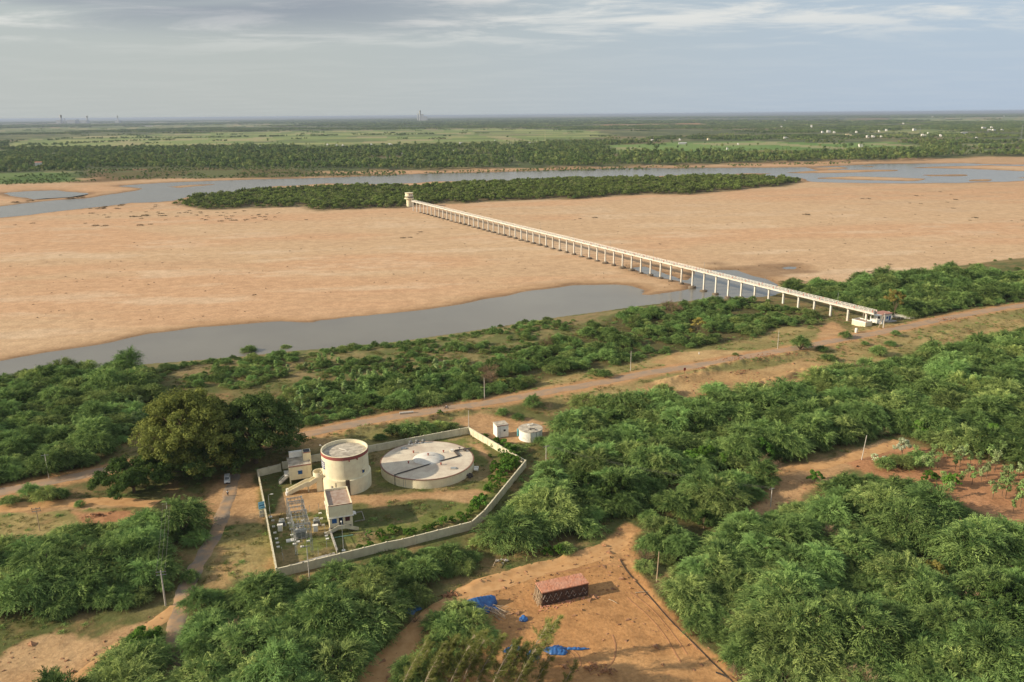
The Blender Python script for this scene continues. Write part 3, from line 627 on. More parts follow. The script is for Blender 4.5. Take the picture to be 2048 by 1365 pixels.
def palm(name, seed, Hh=9):
    rng = np.random.default_rng(seed); O = []; Dv = []
    for i in range(26):
        a = rng.uniform(0, 2*pi); e = rng.uniform(-.2, 1.1); O.append((0, 0, Hh)); Dv.append((cos(a)*cos(e), sin(a)*cos(e), sin(e)))
    V, T = fronds(rng, np.array(O, float), np.array(Dv), np.full(26, 2.6), 6, .9, .4, .5, np.full(26, .5))
    me = npmesh(name, V, np.arange(len(V)).reshape(-1, 4), T, M_far)
    mb = MB().tube([(0, 0, 0), (.1, 0, Hh*.5), (0, 0, Hh)], .22, 5, .16); mt = bpy.data.meshes.new(name+'_trunk'); mb.bm.to_mesh(mt); mb.bm.free(); mt.materials.append(M_bark)
    return me, mt
def joinmesh(name, items, mats):
    """several (mesh arrays) into one, for far trees whose trunk and crown are one mesh"""
    V = []; Fc = []; T = []; MI = []; o = 0
    for v, t, mi in items:
        V.append(v); n = len(v)//4; Fc.append(np.arange(len(v)).reshape(-1, 4)+o); o += len(v); T.append(t); MI.append(np.full(n, mi))
    me = npmesh(name, np.concatenate(V), np.concatenate(Fc), np.concatenate(T))
    for m in mats: me.materials.append(m)
    me.polygons.foreach_set('material_index', np.concatenate(MI).astype(np.int32)); return me
def fartree(seed, R, Hh, n, size):
    rng = np.random.default_rng(seed); V = []; T = []
    for k in range(6):
        a = rng.uniform(0, 2*pi); r = R*rng.uniform(.1, .48); c = (cos(a)*r, sin(a)*r, Hh*rng.uniform(.35, .82)); v = leafcloud(rng, c, R*rng.uniform(.32, .5), n//6, size, .85, .5, 1., .5)
        V.append(v); T.append(np.clip(rng.uniform(.1, .7)+rng.normal(0, .12, len(v)//4), 0, 1))
    return np.concatenate(V), np.concatenate(T)
def grove(name, seed, rad, nt_, R, Hh, n, size, mat):
    rng = np.random.default_rng(seed); it = []
    for i in range(nt_):
        a = rng.uniform(0, 2*pi); r = rad*math.sqrt(rng.random()); v, t = fartree(rng.integers(1e6), R*rng.uniform(.6, 1.2), Hh*rng.uniform(.6, 1.15), n, size)
        it.append((v+np.array([cos(a)*r*1.5, sin(a)*r, 0]), np.clip(t+rng.uniform(-.2, .2), 0, 1), 0))
    return joinmesh(name, it, [mat])
# ---- points
def fill(polys, gap, seed, jit=.45, thin=None):
    rng = np.random.default_rng(seed); al = np.concatenate(polys) if isinstance(polys, list) else polys; polys = polys if isinstance(polys, list) else [polys]
    mn = al.min(0); mx = al.max(0); nx = int((mx[0]-mn[0])/gap)+1; ny = int((mx[1]-mn[1])/(gap*.87))+1
    gx, gy = np.meshgrid(np.arange(nx), np.arange(ny)); x = mn[0]+(gx+.5*(gy % 2))*gap; y = mn[1]+gy*gap*.87
    x = (x+rng.uniform(-jit, jit, x.shape)*gap).ravel(); y = (y+rng.uniform(-jit, jit, y.shape)*gap).ravel()
    m = np.zeros(len(x), bool)
    for p in polys: m |= sdf(p, x, y, 5.) > 0
    x, y = x[m], y[m]
    px, py = prj(np.column_stack([x, y, np.zeros(len(x))])); v = (px > -700) & (px < 2800) & (py < 1850) & (y > 60); return x[v], y[v]
def infr(x, y): 
    px, py = prj(np.column_stack([x, y, np.full(len(x), 2.)])); return (px > -20) & (px < 2068) & (py < 1385)
M_GN = {}
def scatter(name, label, cat, x, y, z, sc, sz, kinds, seed, colname, idx=None):
    """one countless mass of plants as ONE object"""
    rng = np.random.default_rng(seed); n = len(x)
    me = bpy.data.meshes.new(name); me.vertices.add(n); me.vertices.foreach_set('co', np.column_stack([x, y, z]).astype(np.float32).ravel())
    a = me.attributes.new('rot', 'FLOAT_VECTOR', 'POINT'); r = np.zeros((n, 3)); r[:, 2] = rng.uniform(-.9, .9, n)+pi*rng.integers(0, 2, n)*0; r[:, 2] = rng.uniform(0, 2*pi, n); a.data.foreach_set('vector', r.astype(np.float32).ravel())
    a = me.attributes.new('scl', 'FLOAT_VECTOR', 'POINT'); a.data.foreach_set('vector', np.column_stack([sc, sc, sz]).astype(np.float32).ravel())
    a = me.attributes.new('idx', 'INT', 'POINT'); a.data.foreach_set('value', (rng.integers(0, len(kinds), n) if idx is None else idx).astype(np.int32))
    o = link(name, me); tag(o, label, cat, None, 'stuff')
    col = bpy.data.collections.new(colname)
    for i, k in enumerate(kinds):
        if isinstance(k, bpy.types.Object): col.objects.link(k)
        else: q = bpy.data.objects.new(colname+'_plant', k); col.objects.link(q)
    ng = bpy.data.node_groups.new(name, 'GeometryNodeTree')
    ng.interface.new_socket('Geometry', in_out='INPUT', socket_type='NodeSocketGeometry'); ng.interface.new_socket('Geometry', in_out='OUTPUT', socket_type='NodeSocketGeometry')
    gi = ng.nodes.new('NodeGroupInput'); go = ng.nodes.new('NodeGroupOutput'); ci = ng.nodes.new('GeometryNodeCollectionInfo'); ci.inputs['Collection'].default_value = col
    ci.inputs['Separate Children'].default_value = True; ci.inputs['Reset Children'].default_value = True
    ip = ng.nodes.new('GeometryNodeInstanceOnPoints'); ip.inputs['Pick Instance'].default_value = True
    def at(nm, ty):
        q = ng.nodes.new('GeometryNodeInputNamedAttribute'); q.data_type = ty; q.inputs[0].default_value = nm
        return [s for s in q.outputs if s.enabled and s.name == 'Attribute'][0]
    eu = ng.nodes.new('FunctionNodeEulerToRotation'); L = ng.links
    L.new(gi.outputs[0], ip.inputs['Points']); L.new(ci.outputs[0], ip.inputs['Instance']); L.new(at('rot', 'FLOAT_VECTOR'), eu.inputs[0]); L.new(eu.outputs[0], ip.inputs['Rotation'])
    L.new(at('scl', 'FLOAT_VECTOR'), ip.inputs['Scale']); L.new(at('idx', 'INT'), ip.inputs['Instance Index']); L.new(ip.outputs[0], go.inputs[0])
    md = o.modifiers.new('plants', 'NODES'); md.node_group = ng
    return o
# ---- thorn shrubs of the near land
GAPS = {'lower right': 4.0, 'middle right': 4.2, 'right of the yard': 4.0, 'below the compound': 3.8, 'left of the lane': 3.9, 'bottom left': 3.6, 'upper left': 4.6, 'beyond the road': 4.3, 'beyond the footbridge': 5.4}
SZ = {'lower right': 1.08, 'middle right': 1.1, 'right of the yard': 1.0, 'below the compound': 1.0, 'left of the lane': 1.05, 'bottom left': .8, 'upper left': .95, 'beyond the road': .62, 'beyond the footbridge': 1.0}
DESC = {'lower right': 'feathery green thorn shrub in the dense thicket right of the dirt yard', 'middle right': 'feathery green thorn shrub in the thicket between compound and embankment road',
        'right of the yard': 'feathery green thorn shrub between the yard and the upper dirt track', 'below the compound': 'feathery green thorn shrub between the compound wall and the dirt track',
        'left of the lane': 'feathery green thorn shrub in the thicket left of the narrow lane', 'bottom left': 'feathery green thorn shrub left of the lane near the furrowed soil',
        'upper left': 'dark green thorn shrub between the river and the road at left', 'beyond the road': 'green thorn shrub on the river side of the embankment road', 'beyond the footbridge': 'green thorn shrub beyond the landward end of the footbridge'}
reg('river bank', [(280, 745), (330, 735), (440, 722), (560, 712), (700, 698), (870, 680), (940, 670), (1050, 650), (1150, 640), (1120, 680), (1050, 695), (980, 725), (860, 742), (700, 752), (600, 768), (480, 780), (330, 775)])
GAPS['river bank'] = 3.0; SZ['river bank'] = .40; DESC['river bank'] = 'low olive shrub on the grassy river bank'
allp = []
for k, (nm, poly) in enumerate(Z_shrub.items()):
    x, y = fill(poly, GAPS[nm], 500+k); rng = np.random.default_rng(900+k)
    big = fbm(x, y, 28, 70+k, 3); keep = (vn(x/9., y/9., 33+k) > (.17 if nm != 'beyond the road' else .33)) & (pld(ROAD, x, y, 20.) > 6.5) & (sdf(FLAT, x, y, 10.) < -2.6) & (pld(LANE, x, y, 20.) > 3.6)
    for l, w, _ in TRK: keep &= pld(l, x, y, 20.) > w+1.4
    e = sdf(poly, x, y, 8.); keep &= sdf(Z_dirt[0], x, y, 8.) < -1.
    if nm == 'river bank': keep &= (fbm(x, y, 22, 7, 3) > .40) & (rng.random(len(x)) < .72)
    s = SZ[nm]*(.55+.95*rng.random(len(x))**1.9)*(.66+.68*big)*np.where(e < 2.5, .72, 1.)
    allp.append(np.column_stack([x, y, s, np.full(len(x), k)])[keep])
iso = [(498, 707, .95), (572, 699, .55), (625, 712, .4), (1470, 712, .3), (1600, 700, 1.1), (1643, 702, .6), (1500, 715, .0), (1655, 722, .8), (1757, 712, .85), (1780, 692, .6), (1790, 672, .5), (1730, 690, .45), (1690, 676, .7), (1960, 545, .5), (1210, 755, .7), (1190, 752, .6),
       (1325, 790, .85), (1428, 793, 1.35), (1395, 850, .8), (1310, 800, .6), (1170, 815, 1.1), (1210, 815, 1.0), (1066, 815, .8), (1005, 832, .55), (1035, 840, .5), (785, 872, .7), (815, 870, .85), (850, 868, .9), (880, 862, .7), (905, 858, .5), (760, 880, .5),
       (160, 1013, .33), (60, 995, .7), (90, 1000, .8), (120, 998, .6), (20, 1008, .5), (1010, 905, .0), (400, 1080, .0), (395, 1085, .75), (380, 1160, .5), (1050, 648, .55), (1068, 650, .5), (1095, 643, .6), (1000, 655, .35), (740, 722, .5), (845, 715, .45), (910, 700, .8), (925, 705, .5),
       (870, 695, .5), (700, 725, .4), (640, 735, .6), (690, 745, .5), (970, 690, .55), (1020, 680, .4), (600, 740, .45), (1870, 530, .25), (1990, 523, .3), (1940, 530, .25), (2035, 540, .5), (2020, 520, .3), (1148, 398, .8), (1130, 1105, .5), (240, 1320, .0),
       (1835, 928, .85), (1800, 935, .9), (1770, 938, .7), (1850, 975, .5), (1090, 1050, .6), (980, 885, .0), (1035, 905, .55), (1060, 880, .5), (1085, 890, .7), (1115, 900, .9), (1020, 900, .45), (880, 1260, .85), (905, 1275, .9), (940, 1262, .95), (920, 1240, .8), (965, 1280, .7), (870, 1300, .7), (860, 1345, .8), (820, 1365, .9), (900, 1330, .7), (850, 1400, .9),
       (2015, 690, .9), (2045, 700, .9), (960, 1090, .5), (945, 1120, .55), (925, 1140, .6), (1000, 1105, .4), (1290, 1140, .5), (1395, 1215, .6)]
iso = [q for q in iso if q[2] > 0]
ip = np.array([[*G(px, py)[:2], s, 99] for px, py, s in iso])
pts = np.concatenate(allp); zz_ = height(pts[:, 0], pts[:, 1]); keepw = zz_ > WL+.3; pts = pts[keepw]; zz_ = zz_[keepw]
vis = infr(pts[:, 0], pts[:, 1]); dist = np.hypot(pts[:, 0], pts[:, 1]); rank = np.where(vis, pts[:, 2]/dist, 0); order = np.argsort(-rank)
NIND = 300-len(ip); ind = order[:NIND]; rest = order[NIND:]
rng = np.random.default_rng(4)
names = list(Z_shrub)
first_crowns = []
for j in ind:
    x, y, s, k = pts[j]; v = int(rng.integers(0, len(PROS))); g = names[int(k)]
    t, c = place_tree('thorn_shrub', PROS[v], x, y, s, rng.uniform(0, 2*pi), DESC[g], 'shrub', 'thorn shrubs '+(g if g.startswith(('b', 'r')) and g != 'bottom left' else 'at '+g), s*rng.uniform(.85, 1.15), zz_[j])
    if len(first_crowns) < 8 and v == len(first_crowns): first_crowns.append(c)
while len(first_crowns) < 8:
    first_crowns.append(link('crown', PROS[len(first_crowns)][0], t)); break
def region_of(px, py):
    if py < 600 and px > 1100: return ('small green shrub on the sand before the thorn trees', 'shrubs scattered on the riverbed sand')
    if px < 200: return ('low green shrub between the road and the curved dirt track', 'shrubs beside the curved dirt track')
    if py > 1230 and px < 1000: return ('green shrub under the leaning casuarinas by the blue tarpaulins', 'shrubs under the casuarinas')
    if py < 760 and px < 1100: return ('green shrub standing on the brown grassy river bank', 'shrubs on the grassy river bank')
    if py < 760: return ('round green shrub on the ochre verge of the embankment road', 'shrubs on the ochre verges')
    if 740 < px < 920 and py < 890: return ('green shrub between the compound wall and the road', 'shrubs behind the compound wall')
    if px > 1750 and py > 900: return ('leafy shrub at the edge of the young plantation', 'shrubs beside the plantation')
    return ('green thorn shrub standing apart on the open dry ground', 'shrubs standing apart')
UNIQ = {(498, 707): 'large lone green shrub at the edge of the near channel', (160, 1013): 'single small green bush on the curved dirt track', (1428, 793): 'tall round shrub with a deep shadow below the road bend', (1600, 700): 'broad round shrub above the road between the poles', (1148, 398): 'lone dark bush on the sand in front of the wooded island'}
for (px, py, s), (x, y, _, _) in zip(iso, ip):
    lb, gr = region_of(px, py)
    if (px, py) in UNIQ: lb, gr = UNIQ[(px, py)], None
    place_tree('thorn_shrub', PROS[int(rng.integers(0, 8))], x, y, s*1.0, rng.uniform(0, 6.28), lb, 'shrub', gr)
R_ = pts[rest]
scatter('thorn_thicket', 'dense thicket of green thorn shrubs filling the flood plain', 'thicket', R_[:, 0], R_[:, 1], zz_[rest]-.05, R_[:, 2], R_[:, 2]*rng.uniform(.85, 1.2, len(rest)), first_crowns, 5, 'thorn_crowns')
print('shrubs', len(pts), 'crowns', len(first_crowns))
# ---- large trees by the compound
def G2(px, py): return G(px, py)
T1 = bigtree('old_crown', 11, M_olive, 16.5, 25, 64, 66000, .34, .25, 1.0, .04, .7, 7)
T2 = bigtree('old_crown', 12, M_dark, 15, 22.5, 60, 60000, .34, .27, .8, .03, .7, 7)  # darker leaf colour carries the shaded side of the broad old crown
T3 = bigtree('old_crown', 13, M_midg, 12.5, 9, 26, 20000, .26, .24, .5, .3, .9, 6, 1.6)
p = G(392, 942); place_tree('broad_tree', T1, p[0], p[1], 1, 0, 'huge old tree with olive-green crown left of the compound', 'tree')
p = G(512, 926); place_tree('broad_tree', T2, p[0], p[1], 1, 0, 'large dark green tree touching the stilted building', 'tree')
p = G(268, 985); place_tree('broad_tree', T3, p[0], p[1], 1, 1., 'wide flat-crowned dark tree beside the curved dirt track', 'tree')
T4 = bigtree('crown', 14, M_dark, 10.5, 12, 28, 24000, .28, .3, .5, .15, .9, 6)
p = G(384, 958); place_tree('broad_tree', T4, p[0], p[1], .95, 0, 'dark leafy tree shading the parked white van', 'tree')
T5 = bigtree('crown', 15, M_midg, 9.5, 8.5, 18, 15000, .26, .28, .5, .2, .9, 6, 1.3)
p = G(2012, 1260); place_tree('broad_tree', T5, p[0], p[1], 1.05, 0, 'dark spreading tree at the right edge above the thicket', 'tree')
T6 = bigtree('crown', 16, M_yel, 4.2, 5.5, 12, 7000, .17, .32, .3, .2, .9, 6, 2.2)
p = G(1858, 1172); place_tree('pale_tree', T6, p[0], p[1], 1.1, 0, 'pale yellow-green tree rising out of the lower right thicket', 'tree')
p = G(1935, 1330); place_tree('pale_tree', T6, p[0], p[1], .7, 2, 'small pale green tree low in the lower right thicket', 'tree')
T7 = bigtree('crown', 17, M_yel, 4.6, 11.5, 12, 6500, .22, .30, .28, .52, 1.2, 6)
p = G(1788, 634); place_tree('umbrella_tree', T7, p[0], p[1], 1.35, 0, 'yellowish tree with bare pale trunk behind the pump house', 'tree')
p = G(1396, 668); place_tree('umbrella_tree', T7, p[0], p[1], .8, 2, 'thin yellowish tree standing among the shrubs by the near channel', 'tree')
T8 = bigtree('crown', 18, M_midg, 4.8, 8.5, 14, 9000, .24, .33, .3, .2, .9, 6)
for px, py, sc, lb in ((1232, 1008, 1.15, 'round dark-leaved tree above the fork of the dirt track'), (1165, 1000, 1.1, 'leafy tree between the compound corner and the dirt track fork'), (1385, 875, 1., 'dark tree with bright edges in the thicket below the road bend'),
                       (1420, 815, .8, 'dark green tree just below the ochre verge'), (1335, 1092, .7, 'small branching tree at the top of the dirt yard'), (2022, 700, .8, 'dark round tree near the right edge below the road'), (1100, 985, .9, 'leafy tree near the east corner of the compound'),
                       (1690, 1050, .8, 'bright green tree inside the lower right thicket')):
    p = G(px, py); place_tree('broad_tree', T8, p[0], p[1], sc, px*.1, lb, 'tree')
vs = [(1521, 925, 1.15), (1472, 930, .8), (1405, 928, 1.), (1314, 932, .9), (1340, 940, 1.), (1285, 915, .9), (1560, 915, .8), (1590, 915, .7), (1240, 935, .8), (1960, 905, .9), (1985, 880, .9), (1975, 850, .8), (1380, 935, .9), (1445, 935, .8), (1120, 1110, .45), (1095, 1112, .4), (1840, 870, .8),
      (1630, 965, .6), (1900, 975, .7), (1860, 965, .6), (290, 1300, .8), (270, 1320, .7), (230, 865, .7), (880, 835, .3)]
rngv = np.random.default_rng(8)
for px, py, sc in vs:
    p = G(px, py); place_tree('creeper_mound', VINE[int(rngv.integers(0, 3))], p[0], p[1], sc*1.35, rngv.uniform(0, 6), 'bright green mound of creeper-covered bush edging the tracks and thicket', 'bush', 'creeper covered bushes')
comp = [(1001, 905, .3), (1008, 918, .4), (1015, 928, .5), (1022, 940, .55), (1030, 925, .4), (990, 935, .4), (984, 962, .35), (1000, 955, .4), (955, 1012, .5), (965, 1000, .35), (940, 1030, .35), (920, 1035, .3), (887, 1048, .38), (870, 1055, .25), (850, 1060, .25), (785, 1066, .38), (761, 1074, .35), (800, 1062, .2),
        (985, 895, .25), (995, 975, .3), (975, 985, .3), (905, 1045, .3), (1025, 905, .35), (1035, 915, .3), (980, 915, .2), (828, 1066, .25), (1010, 895, .5), (1018, 910, .6), (1030, 935, .6), (1012, 950, .6), (1000, 968, .55), (978, 985, .5), (962, 1015, .55), (948, 1020, .4), (972, 880, .35), (995, 890, .45), (930, 1045, .35), (1008, 935, .5), (1024, 922, .55), (990, 945, .45), (860, 1062, .35), (815, 1072, .35), (770, 1085, .3), (740, 1095, .3), (720, 1100, .25)]
for px, py, sc in comp:
    p = G(px, py); place_tree('leafy_bush', VINE[int(rngv.integers(0, 3))], p[0], p[1], sc*1.3, rngv.uniform(0, 6), 'bright green leafy bush growing inside the compound along its wall', 'bush', 'leafy bushes inside the compound wall')
SAP = bigtree('crown', 19, M_vine, 1.0, 3.2, 6, 500, .16, .4, .07, .3, .9, 4)
p = G(738, 1080); place_tree('sapling', SAP, p[0], p[1], 1., 0, 'thin young tree standing near the inner wall of the compound', 'tree')
# ---- slender pale trees of the plantation
def slender(seed, Hh, n, mat):
    rng = np.random.default_rng(seed); V = []; T = []
    for k in range(7):
        z = Hh*rng.uniform(.45, 1.0); a = rng.uniform(0, 6.28); r = Hh*.17*rng.uniform(.2, 1)
        v = leafcloud(rng, (cos(a)*r, sin(a)*r, z), Hh*.13, n//7, .22, .9, .2, 1., .5); V.append(v); T.append(np.clip(rng.uniform(.2, .9)+rng.normal(0, .15, len(v)//4), 0, 1))
    V = np.concatenate(V); me = npmesh('sapling_crown', V, np.arange(len(V)).reshape(-1, 4), np.concatenate(T), mat)
    mb = MB().tube([(0, 0, -.1), (.05, 0, Hh*.5), (0, .05, Hh*.95)], .07, 5, .03); mt = bpy.data.meshes.new('sapling_trunk'); mb.bm.to_mesh(mt); mb.bm.free(); mt.materials.append(M_bark); return me, mt
PL = [slender(60+i, 3.8+.5*i, 240, M_pale) for i in range(3)]
pl = [(1430, 350), (1490, 365), (1535, 330), (1560, 415), (1620, 340), (1700, 410), (1745, 395), (1870, 400), (1590, 470), (1650, 412), (1800, 480), (1845, 465), (1862, 478), (1915, 470), (1690, 318), (1660, 292), (1590, 232), (1770, 380), (1780, 300), (1835, 300), (1460, 330), (1575, 300), (1725, 340), (1810, 350),
      (1680, 375), (1885, 420), (1940, 445), (1900, 540), (1935, 520), (1640, 330), (1510, 290), (1420, 300), (1850, 400), (1925, 380)]
for a, b in pl:
    p = G(1240+a/2.416, 800+b/2.416); place_tree('young_tree', PL[int(rngv.integers(0, 3))], p[0], p[1], rngv.uniform(1.0, 1.5), rngv.uniform(0, 6), 'slender young tree with pale leaves on the red plantation soil', 'tree', 'young trees of the plantation')
WB = bigtree('crown', 21, M_bloom, 2.6, 6.2, 10, 2200, .20, .36, .12, .2, .9, 5)
p = G(1803, 912); place_tree('flowering_tree', WB, p[0], p[1], 1.1, 0, 'tall tree covered with white blossom above the plantation', 'tree')
for px, py, lb in ((1748, 925, 'small white-flowering tree next to the leaning pole'), (1768, 930, 'small white-flowering tree between the leaning pole and the plantation')):
    p = G(px, py); place_tree('flowering_tree', WB, p[0], p[1], .55, px, lb, 'tree')
# ---- pale milkweed shrubs
MW = [slender(80+i, 2.3+.4*i, 330, M_pale) for i in range(3)]
mwp = []
for q, n, sd in ((GP([(560, 790), (640, 770), (760, 750), (880, 735), (930, 745), (880, 775), (760, 800), (640, 830), (590, 850)]), 85, 1), (GP([(200, 800), (260, 790), (300, 830), (270, 880), (210, 880), (150, 850)]), 40, 2), (GP([(640, 725), (700, 720), (660, 745), (560, 760), (520, 740)]), 10, 3), (GP([(80, 880), (170, 850), (180, 900), (110, 930)]), 16, 4)):
    x, y = fill(q, 2.6, 700+sd); i = np.random.default_rng(sd).permutation(len(x))[:n]; mwp += list(zip(x[i], y[i]))
for x, y in mwp:
    place_tree('milkweed_bush', MW[int(rngv.integers(0, 3))], x, y, rngv.uniform(1.15, 1.8), rngv.uniform(0, 6), 'pale green upright milkweed bush among the shrubs by the river bank', 'bush', 'milkweed bushes on the flood plain', parts=False)
# ---- dry bushes with bare branches
def drybush(seed, R, Hh, nb=16, nf=26):
    return shrub('dry_crown', seed, M_dead, R, Hh, nb, nf, 1.2, 5, .4, .045, .2)
DB = [drybush(40, 2.8, 3.0), drybush(41, 2.2, 2.0)]
for px, py, sc, lb in ((1492, 1268, 1.4, 'large brown leafless bush with bare branches in the lower right thicket'), (1312, 1085, 1.1, 'brown dried-out bush at the head of the dirt yard'), (1478, 1365, .9, 'dry brown brush at the bottom corner of the yard'), (1290, 1120, .8, 'low dry brush on the bank above the yard'),
                      (1275, 640, 1., 'reddish dry bush at the edge of the near channel'), (1440, 630, .9, 'dry grey-brown bush in the shrubs below the footbridge'), (1370, 728, .0, ''), (865, 835, .8, 'dry brown bush beside the road near the motorcycle'), (830, 1245, .5, 'pale dry tuft beside the blue heap'), (1760, 872, 1., 'brown dry bush at the start of the upper dirt track')):
    if sc: p = G(px, py); place_tree('dry_bush', DB[int(px) % 2], p[0], p[1], sc, px, lb, 'bush')
# ---- wind-bent casuarinas
def casu(seed, Hh=11.5, lean=4.6):
    rng = np.random.default_rng(seed); ts = np.linspace(0, 1, 8); tr = np.column_stack([lean*ts**1.35, .6*np.sin(ts*2+seed), Hh*ts]); O = []; Dv = []; Ln = []
    mb = MB().tube([tuple(q) for q in tr], .13, 6, .03)
    for i in range(52):
        t = rng.uniform(.18, 1)**.9; q = np.array([np.interp(t, ts, tr[:, k]) for k in range(3)]); a = rng.normal(0, 1.15); L = (1-t*.6)*rng.uniform(1.6, 3.6)
        e = rng.uniform(.35, 1.0); d = np.array([cos(a)*cos(e), sin(a)*cos(e), sin(e)]); mb.tube([tuple(q), tuple(q+d*L)], .035, 4, .012, cap=False)
        for u in rng.uniform(.3, 1.05, 22):
            O.append(q+d*L*u+rng.normal(0, .12, 3)); dd = d*.8+rng.normal(0, .38, 3)+np.array([.35, 0, .15]); Dv.append(dd/np.linalg.norm(dd)); Ln.append(rng.uniform(.5, 1.0))
    V, T = fronds(rng, np.array(O), np.array(Dv), np.array(Ln), 4, .40, .075, .2, np.clip(rng.normal(.5, .25, len(O)), 0, 1))
    me = npmesh('casuarina_crown', V, np.arange(len(V)).reshape(-1, 4), T, M_cas)
    bmesh.ops.recalc_face_normals(mb.bm, faces=mb.bm.faces); mt = bpy.data.meshes.new('casuarina_trunk'); mb.bm.to_mesh(mt); mb.bm.free(); mt.materials.append(pm('pale_bark', (.40, .33, .24), .9, (.25, .19, .13), 2.)); return me, mt
CA = [casu(i) for i in range(4)]
for i, (px, py, sc) in enumerate([(1038, 1378, 1.12), (1076, 1330, .85), (959, 1366, .9), (904, 1370, .95), (816, 1378, .8), (868, 1372, .9), (931, 1345, .8), (1063, 1390, .7), (1123, 1392, .55), (990, 1372, .8), (840, 1400, .9), (890, 1400, 1.), (975, 1405, 1.), (1010, 1340, .6), (850, 1372, .8), (920, 1385, 1.05), (945, 1392, .9), (1000, 1395, .95), (880, 1345, .7), (1020, 1402, 1.), (800, 1392, .7), (835, 1352, .6)]):
    p = P(px, py); place_tree('casuarina', CA[i % 4], p[0], p[1], sc, rngv.uniform(-.25, .25), 'slender casuarina bent to the right by the wind at the bottom of the yard', 'tree', 'wind-bent casuarinas', z=0)
# ---- the wooded river island
x, y = fill(ISLE, 6.0, 71); e = sdf(ISLE, x, y, 60.); rng = np.random.default_rng(71)
s = (.5+.8*rng.random(len(x)))*np.where(e < 7, rng.uniform(.5, 1., len(x)), 1.); px, py = prj(np.column_stack([x, y, x*0])); z = height(x, y)
k = (vn(x/16, y/16, 5) > .2) & ((e > 13) | (vn(x/10, y/10, 15) > .5)); x, y, s, z, e, px = x[k], y[k], s[k], z[k], e[k], px[k]
# the 300 nearest the camera edge stand as trees of their own
rank = np.where((px > 0) & (px < 2048), s/y*np.where(e < 14, 1.5, 1.), 0); o_ = np.argsort(-rank); I = o_[:300]; Rr = o_[300:]
for j in I:
    place_tree('island_tree', ISLK[int(rng.integers(0, 4))], x[j], y[j], s[j], rng.uniform(0, 6), 'low green thorn tree in the wood on the river island', 'tree', 'trees of the river island', s[j]*rng.uniform(.8, 1.15), z[j], parts=False)
scatter('island_wood', 'low green wood covering the long river island', 'wood', x[Rr], y[Rr], z[Rr]-.05, s[Rr], s[Rr]*rng.uniform(.8, 1.2, len(Rr)), [m for m, _ in ISLK], 6, 'island_crowns')
PA = [palm('palm_crown', 3), palm('palm_crown', 4)]
for px, py, h_ in ((1139, 366, 1.), (1146, 366, .8), (1098, 366, .7), (1400, 356, .8), (1406, 356, .9), (1428, 356, .7), (1447, 356, .6), (825, 378, .0)):
    if h_: p = P(px, py, -4); place_tree('palm_tree', PA[px % 2], p[0], p[1], h_, 0, 'palm tree standing above the wood of the river island', 'palm', 'palms of the river island', z=-4.3)
# ---- far bank
def fk(seed, R, Hh, n, size): v, t = fartree(seed, R, Hh, n, size); return npmesh('far_crown', v, np.arange(len(v)).reshape(-1, 4), t, M_far)
FT = [fk(200+i, 6.0+.8*(i % 3), 9.0+1.5*(i % 3), 260, 1.0) for i in range(6)]
def farpalm(seed):
    rng = np.random.default_rng(seed); O = []; Dv = []
    for i in range(14):
        a = rng.uniform(0, 2*pi); el = rng.uniform(-.3, 1.0); O.append((0, 0, 12)); Dv.append((cos(a)*cos(el), sin(a)*cos(el), sin(el)))
    V, T = fronds(rng, np.array(O, float), np.array(Dv), np.full(14, 3.4), 3, 1.9, 1.0, .5, np.full(14, .5))
    tr = np.array([(-.25, 0, 0), (.25, 0, 0), (.2, 0, 12), (-.2, 0, 12), (0, -.25, 0), (0, .25, 0), (0, .2, 12), (0, -.2, 12)], float)
    return joinmesh('far_palm', [(V, T, 0), (tr, np.array([.3, .3]), 1)], [M_far, M_bark])
FP = [farpalm(1), farpalm(2)]
front = [(-400, 372), (0, 362), (160, 342), (172, 336), (513, 337), (700, 337), (840, 339), (1042, 333), (1213, 331), (1400, 327), (1520, 324), (1691, 321), (1827, 319), (1895, 312), (2048, 311), (2400, 309)]
WOOD = PP(front+[(2400, 283), (2048, 285), (1200, 285), (600, 292), (0, 300), (-400, 303)])
x, y = fill(WOOD, 12.5, 81); px, py = prj(np.column_stack([x, y, x*0])); rng = np.random.default_rng(81)
dens = fbm(x, y*.7, 140, 19, 3); keep = np.ones(len(x), bool); th = np.full(len(x), .30)
inf = np.zeros(len(x), bool)
for q, c in FF: inf |= sdf(q, x, y, 50.) > -4
keep &= ~(inf & (rng.random(len(x)) > .012)); keep &= (dens > th+.06*(py < 300)) | (rng.random(len(x)) < .10)
hgA = [PP(a) for a in ([(180, 278), (420, 276), (700, 271), (1000, 267)], [(60, 292), (200, 285), (330, 281)], [(1206, 300), (1400, 294), (1640, 292)])]
keep &= clear_of_houses(x, y)
x, y, py, px = x[keep], y[keep], py[keep], px[keep]; x0w, y0w = x, y
s = .42+.95*rng.random(len(x))**1.4; isp = (vn(x/70, y/70, 91) > .66) & (rng.random(len(x)) < .55)
vis = (px > 0) & (px < 2048); rank = np.where(vis, s/y, 0); o_ = np.argsort(-rank); I = o_[:300]; Rr = o_[300:]
for j in I:
    t = link('far_bank_tree', FT[int(rng.integers(0, 6))]); t.location = (x[j], y[j], -.1); t.scale = (s[j]*.8, s[j]*.8, s[j]*rng.uniform(.6, .9)); t.rotation_euler = (0, 0, rng.uniform(0, 6))
    tag(t, 'dark green tree in the front row of the far bank wood', 'tree', 'trees on the far river bank')
scatter('far_bank_wood', 'broad belt of dark trees beyond the far river bank', 'wood', x[Rr], y[Rr], np.full(len(Rr), -.1), s[Rr]*np.where(isp[Rr], .9, 1.), s[Rr]*np.where(isp[Rr], 1.15, 1.), FT+FP, 7, 'far_crowns', np.where(isp[Rr], 6+rng.integers(0, 2, len(Rr)), rng.integers(0, 6, len(Rr))))
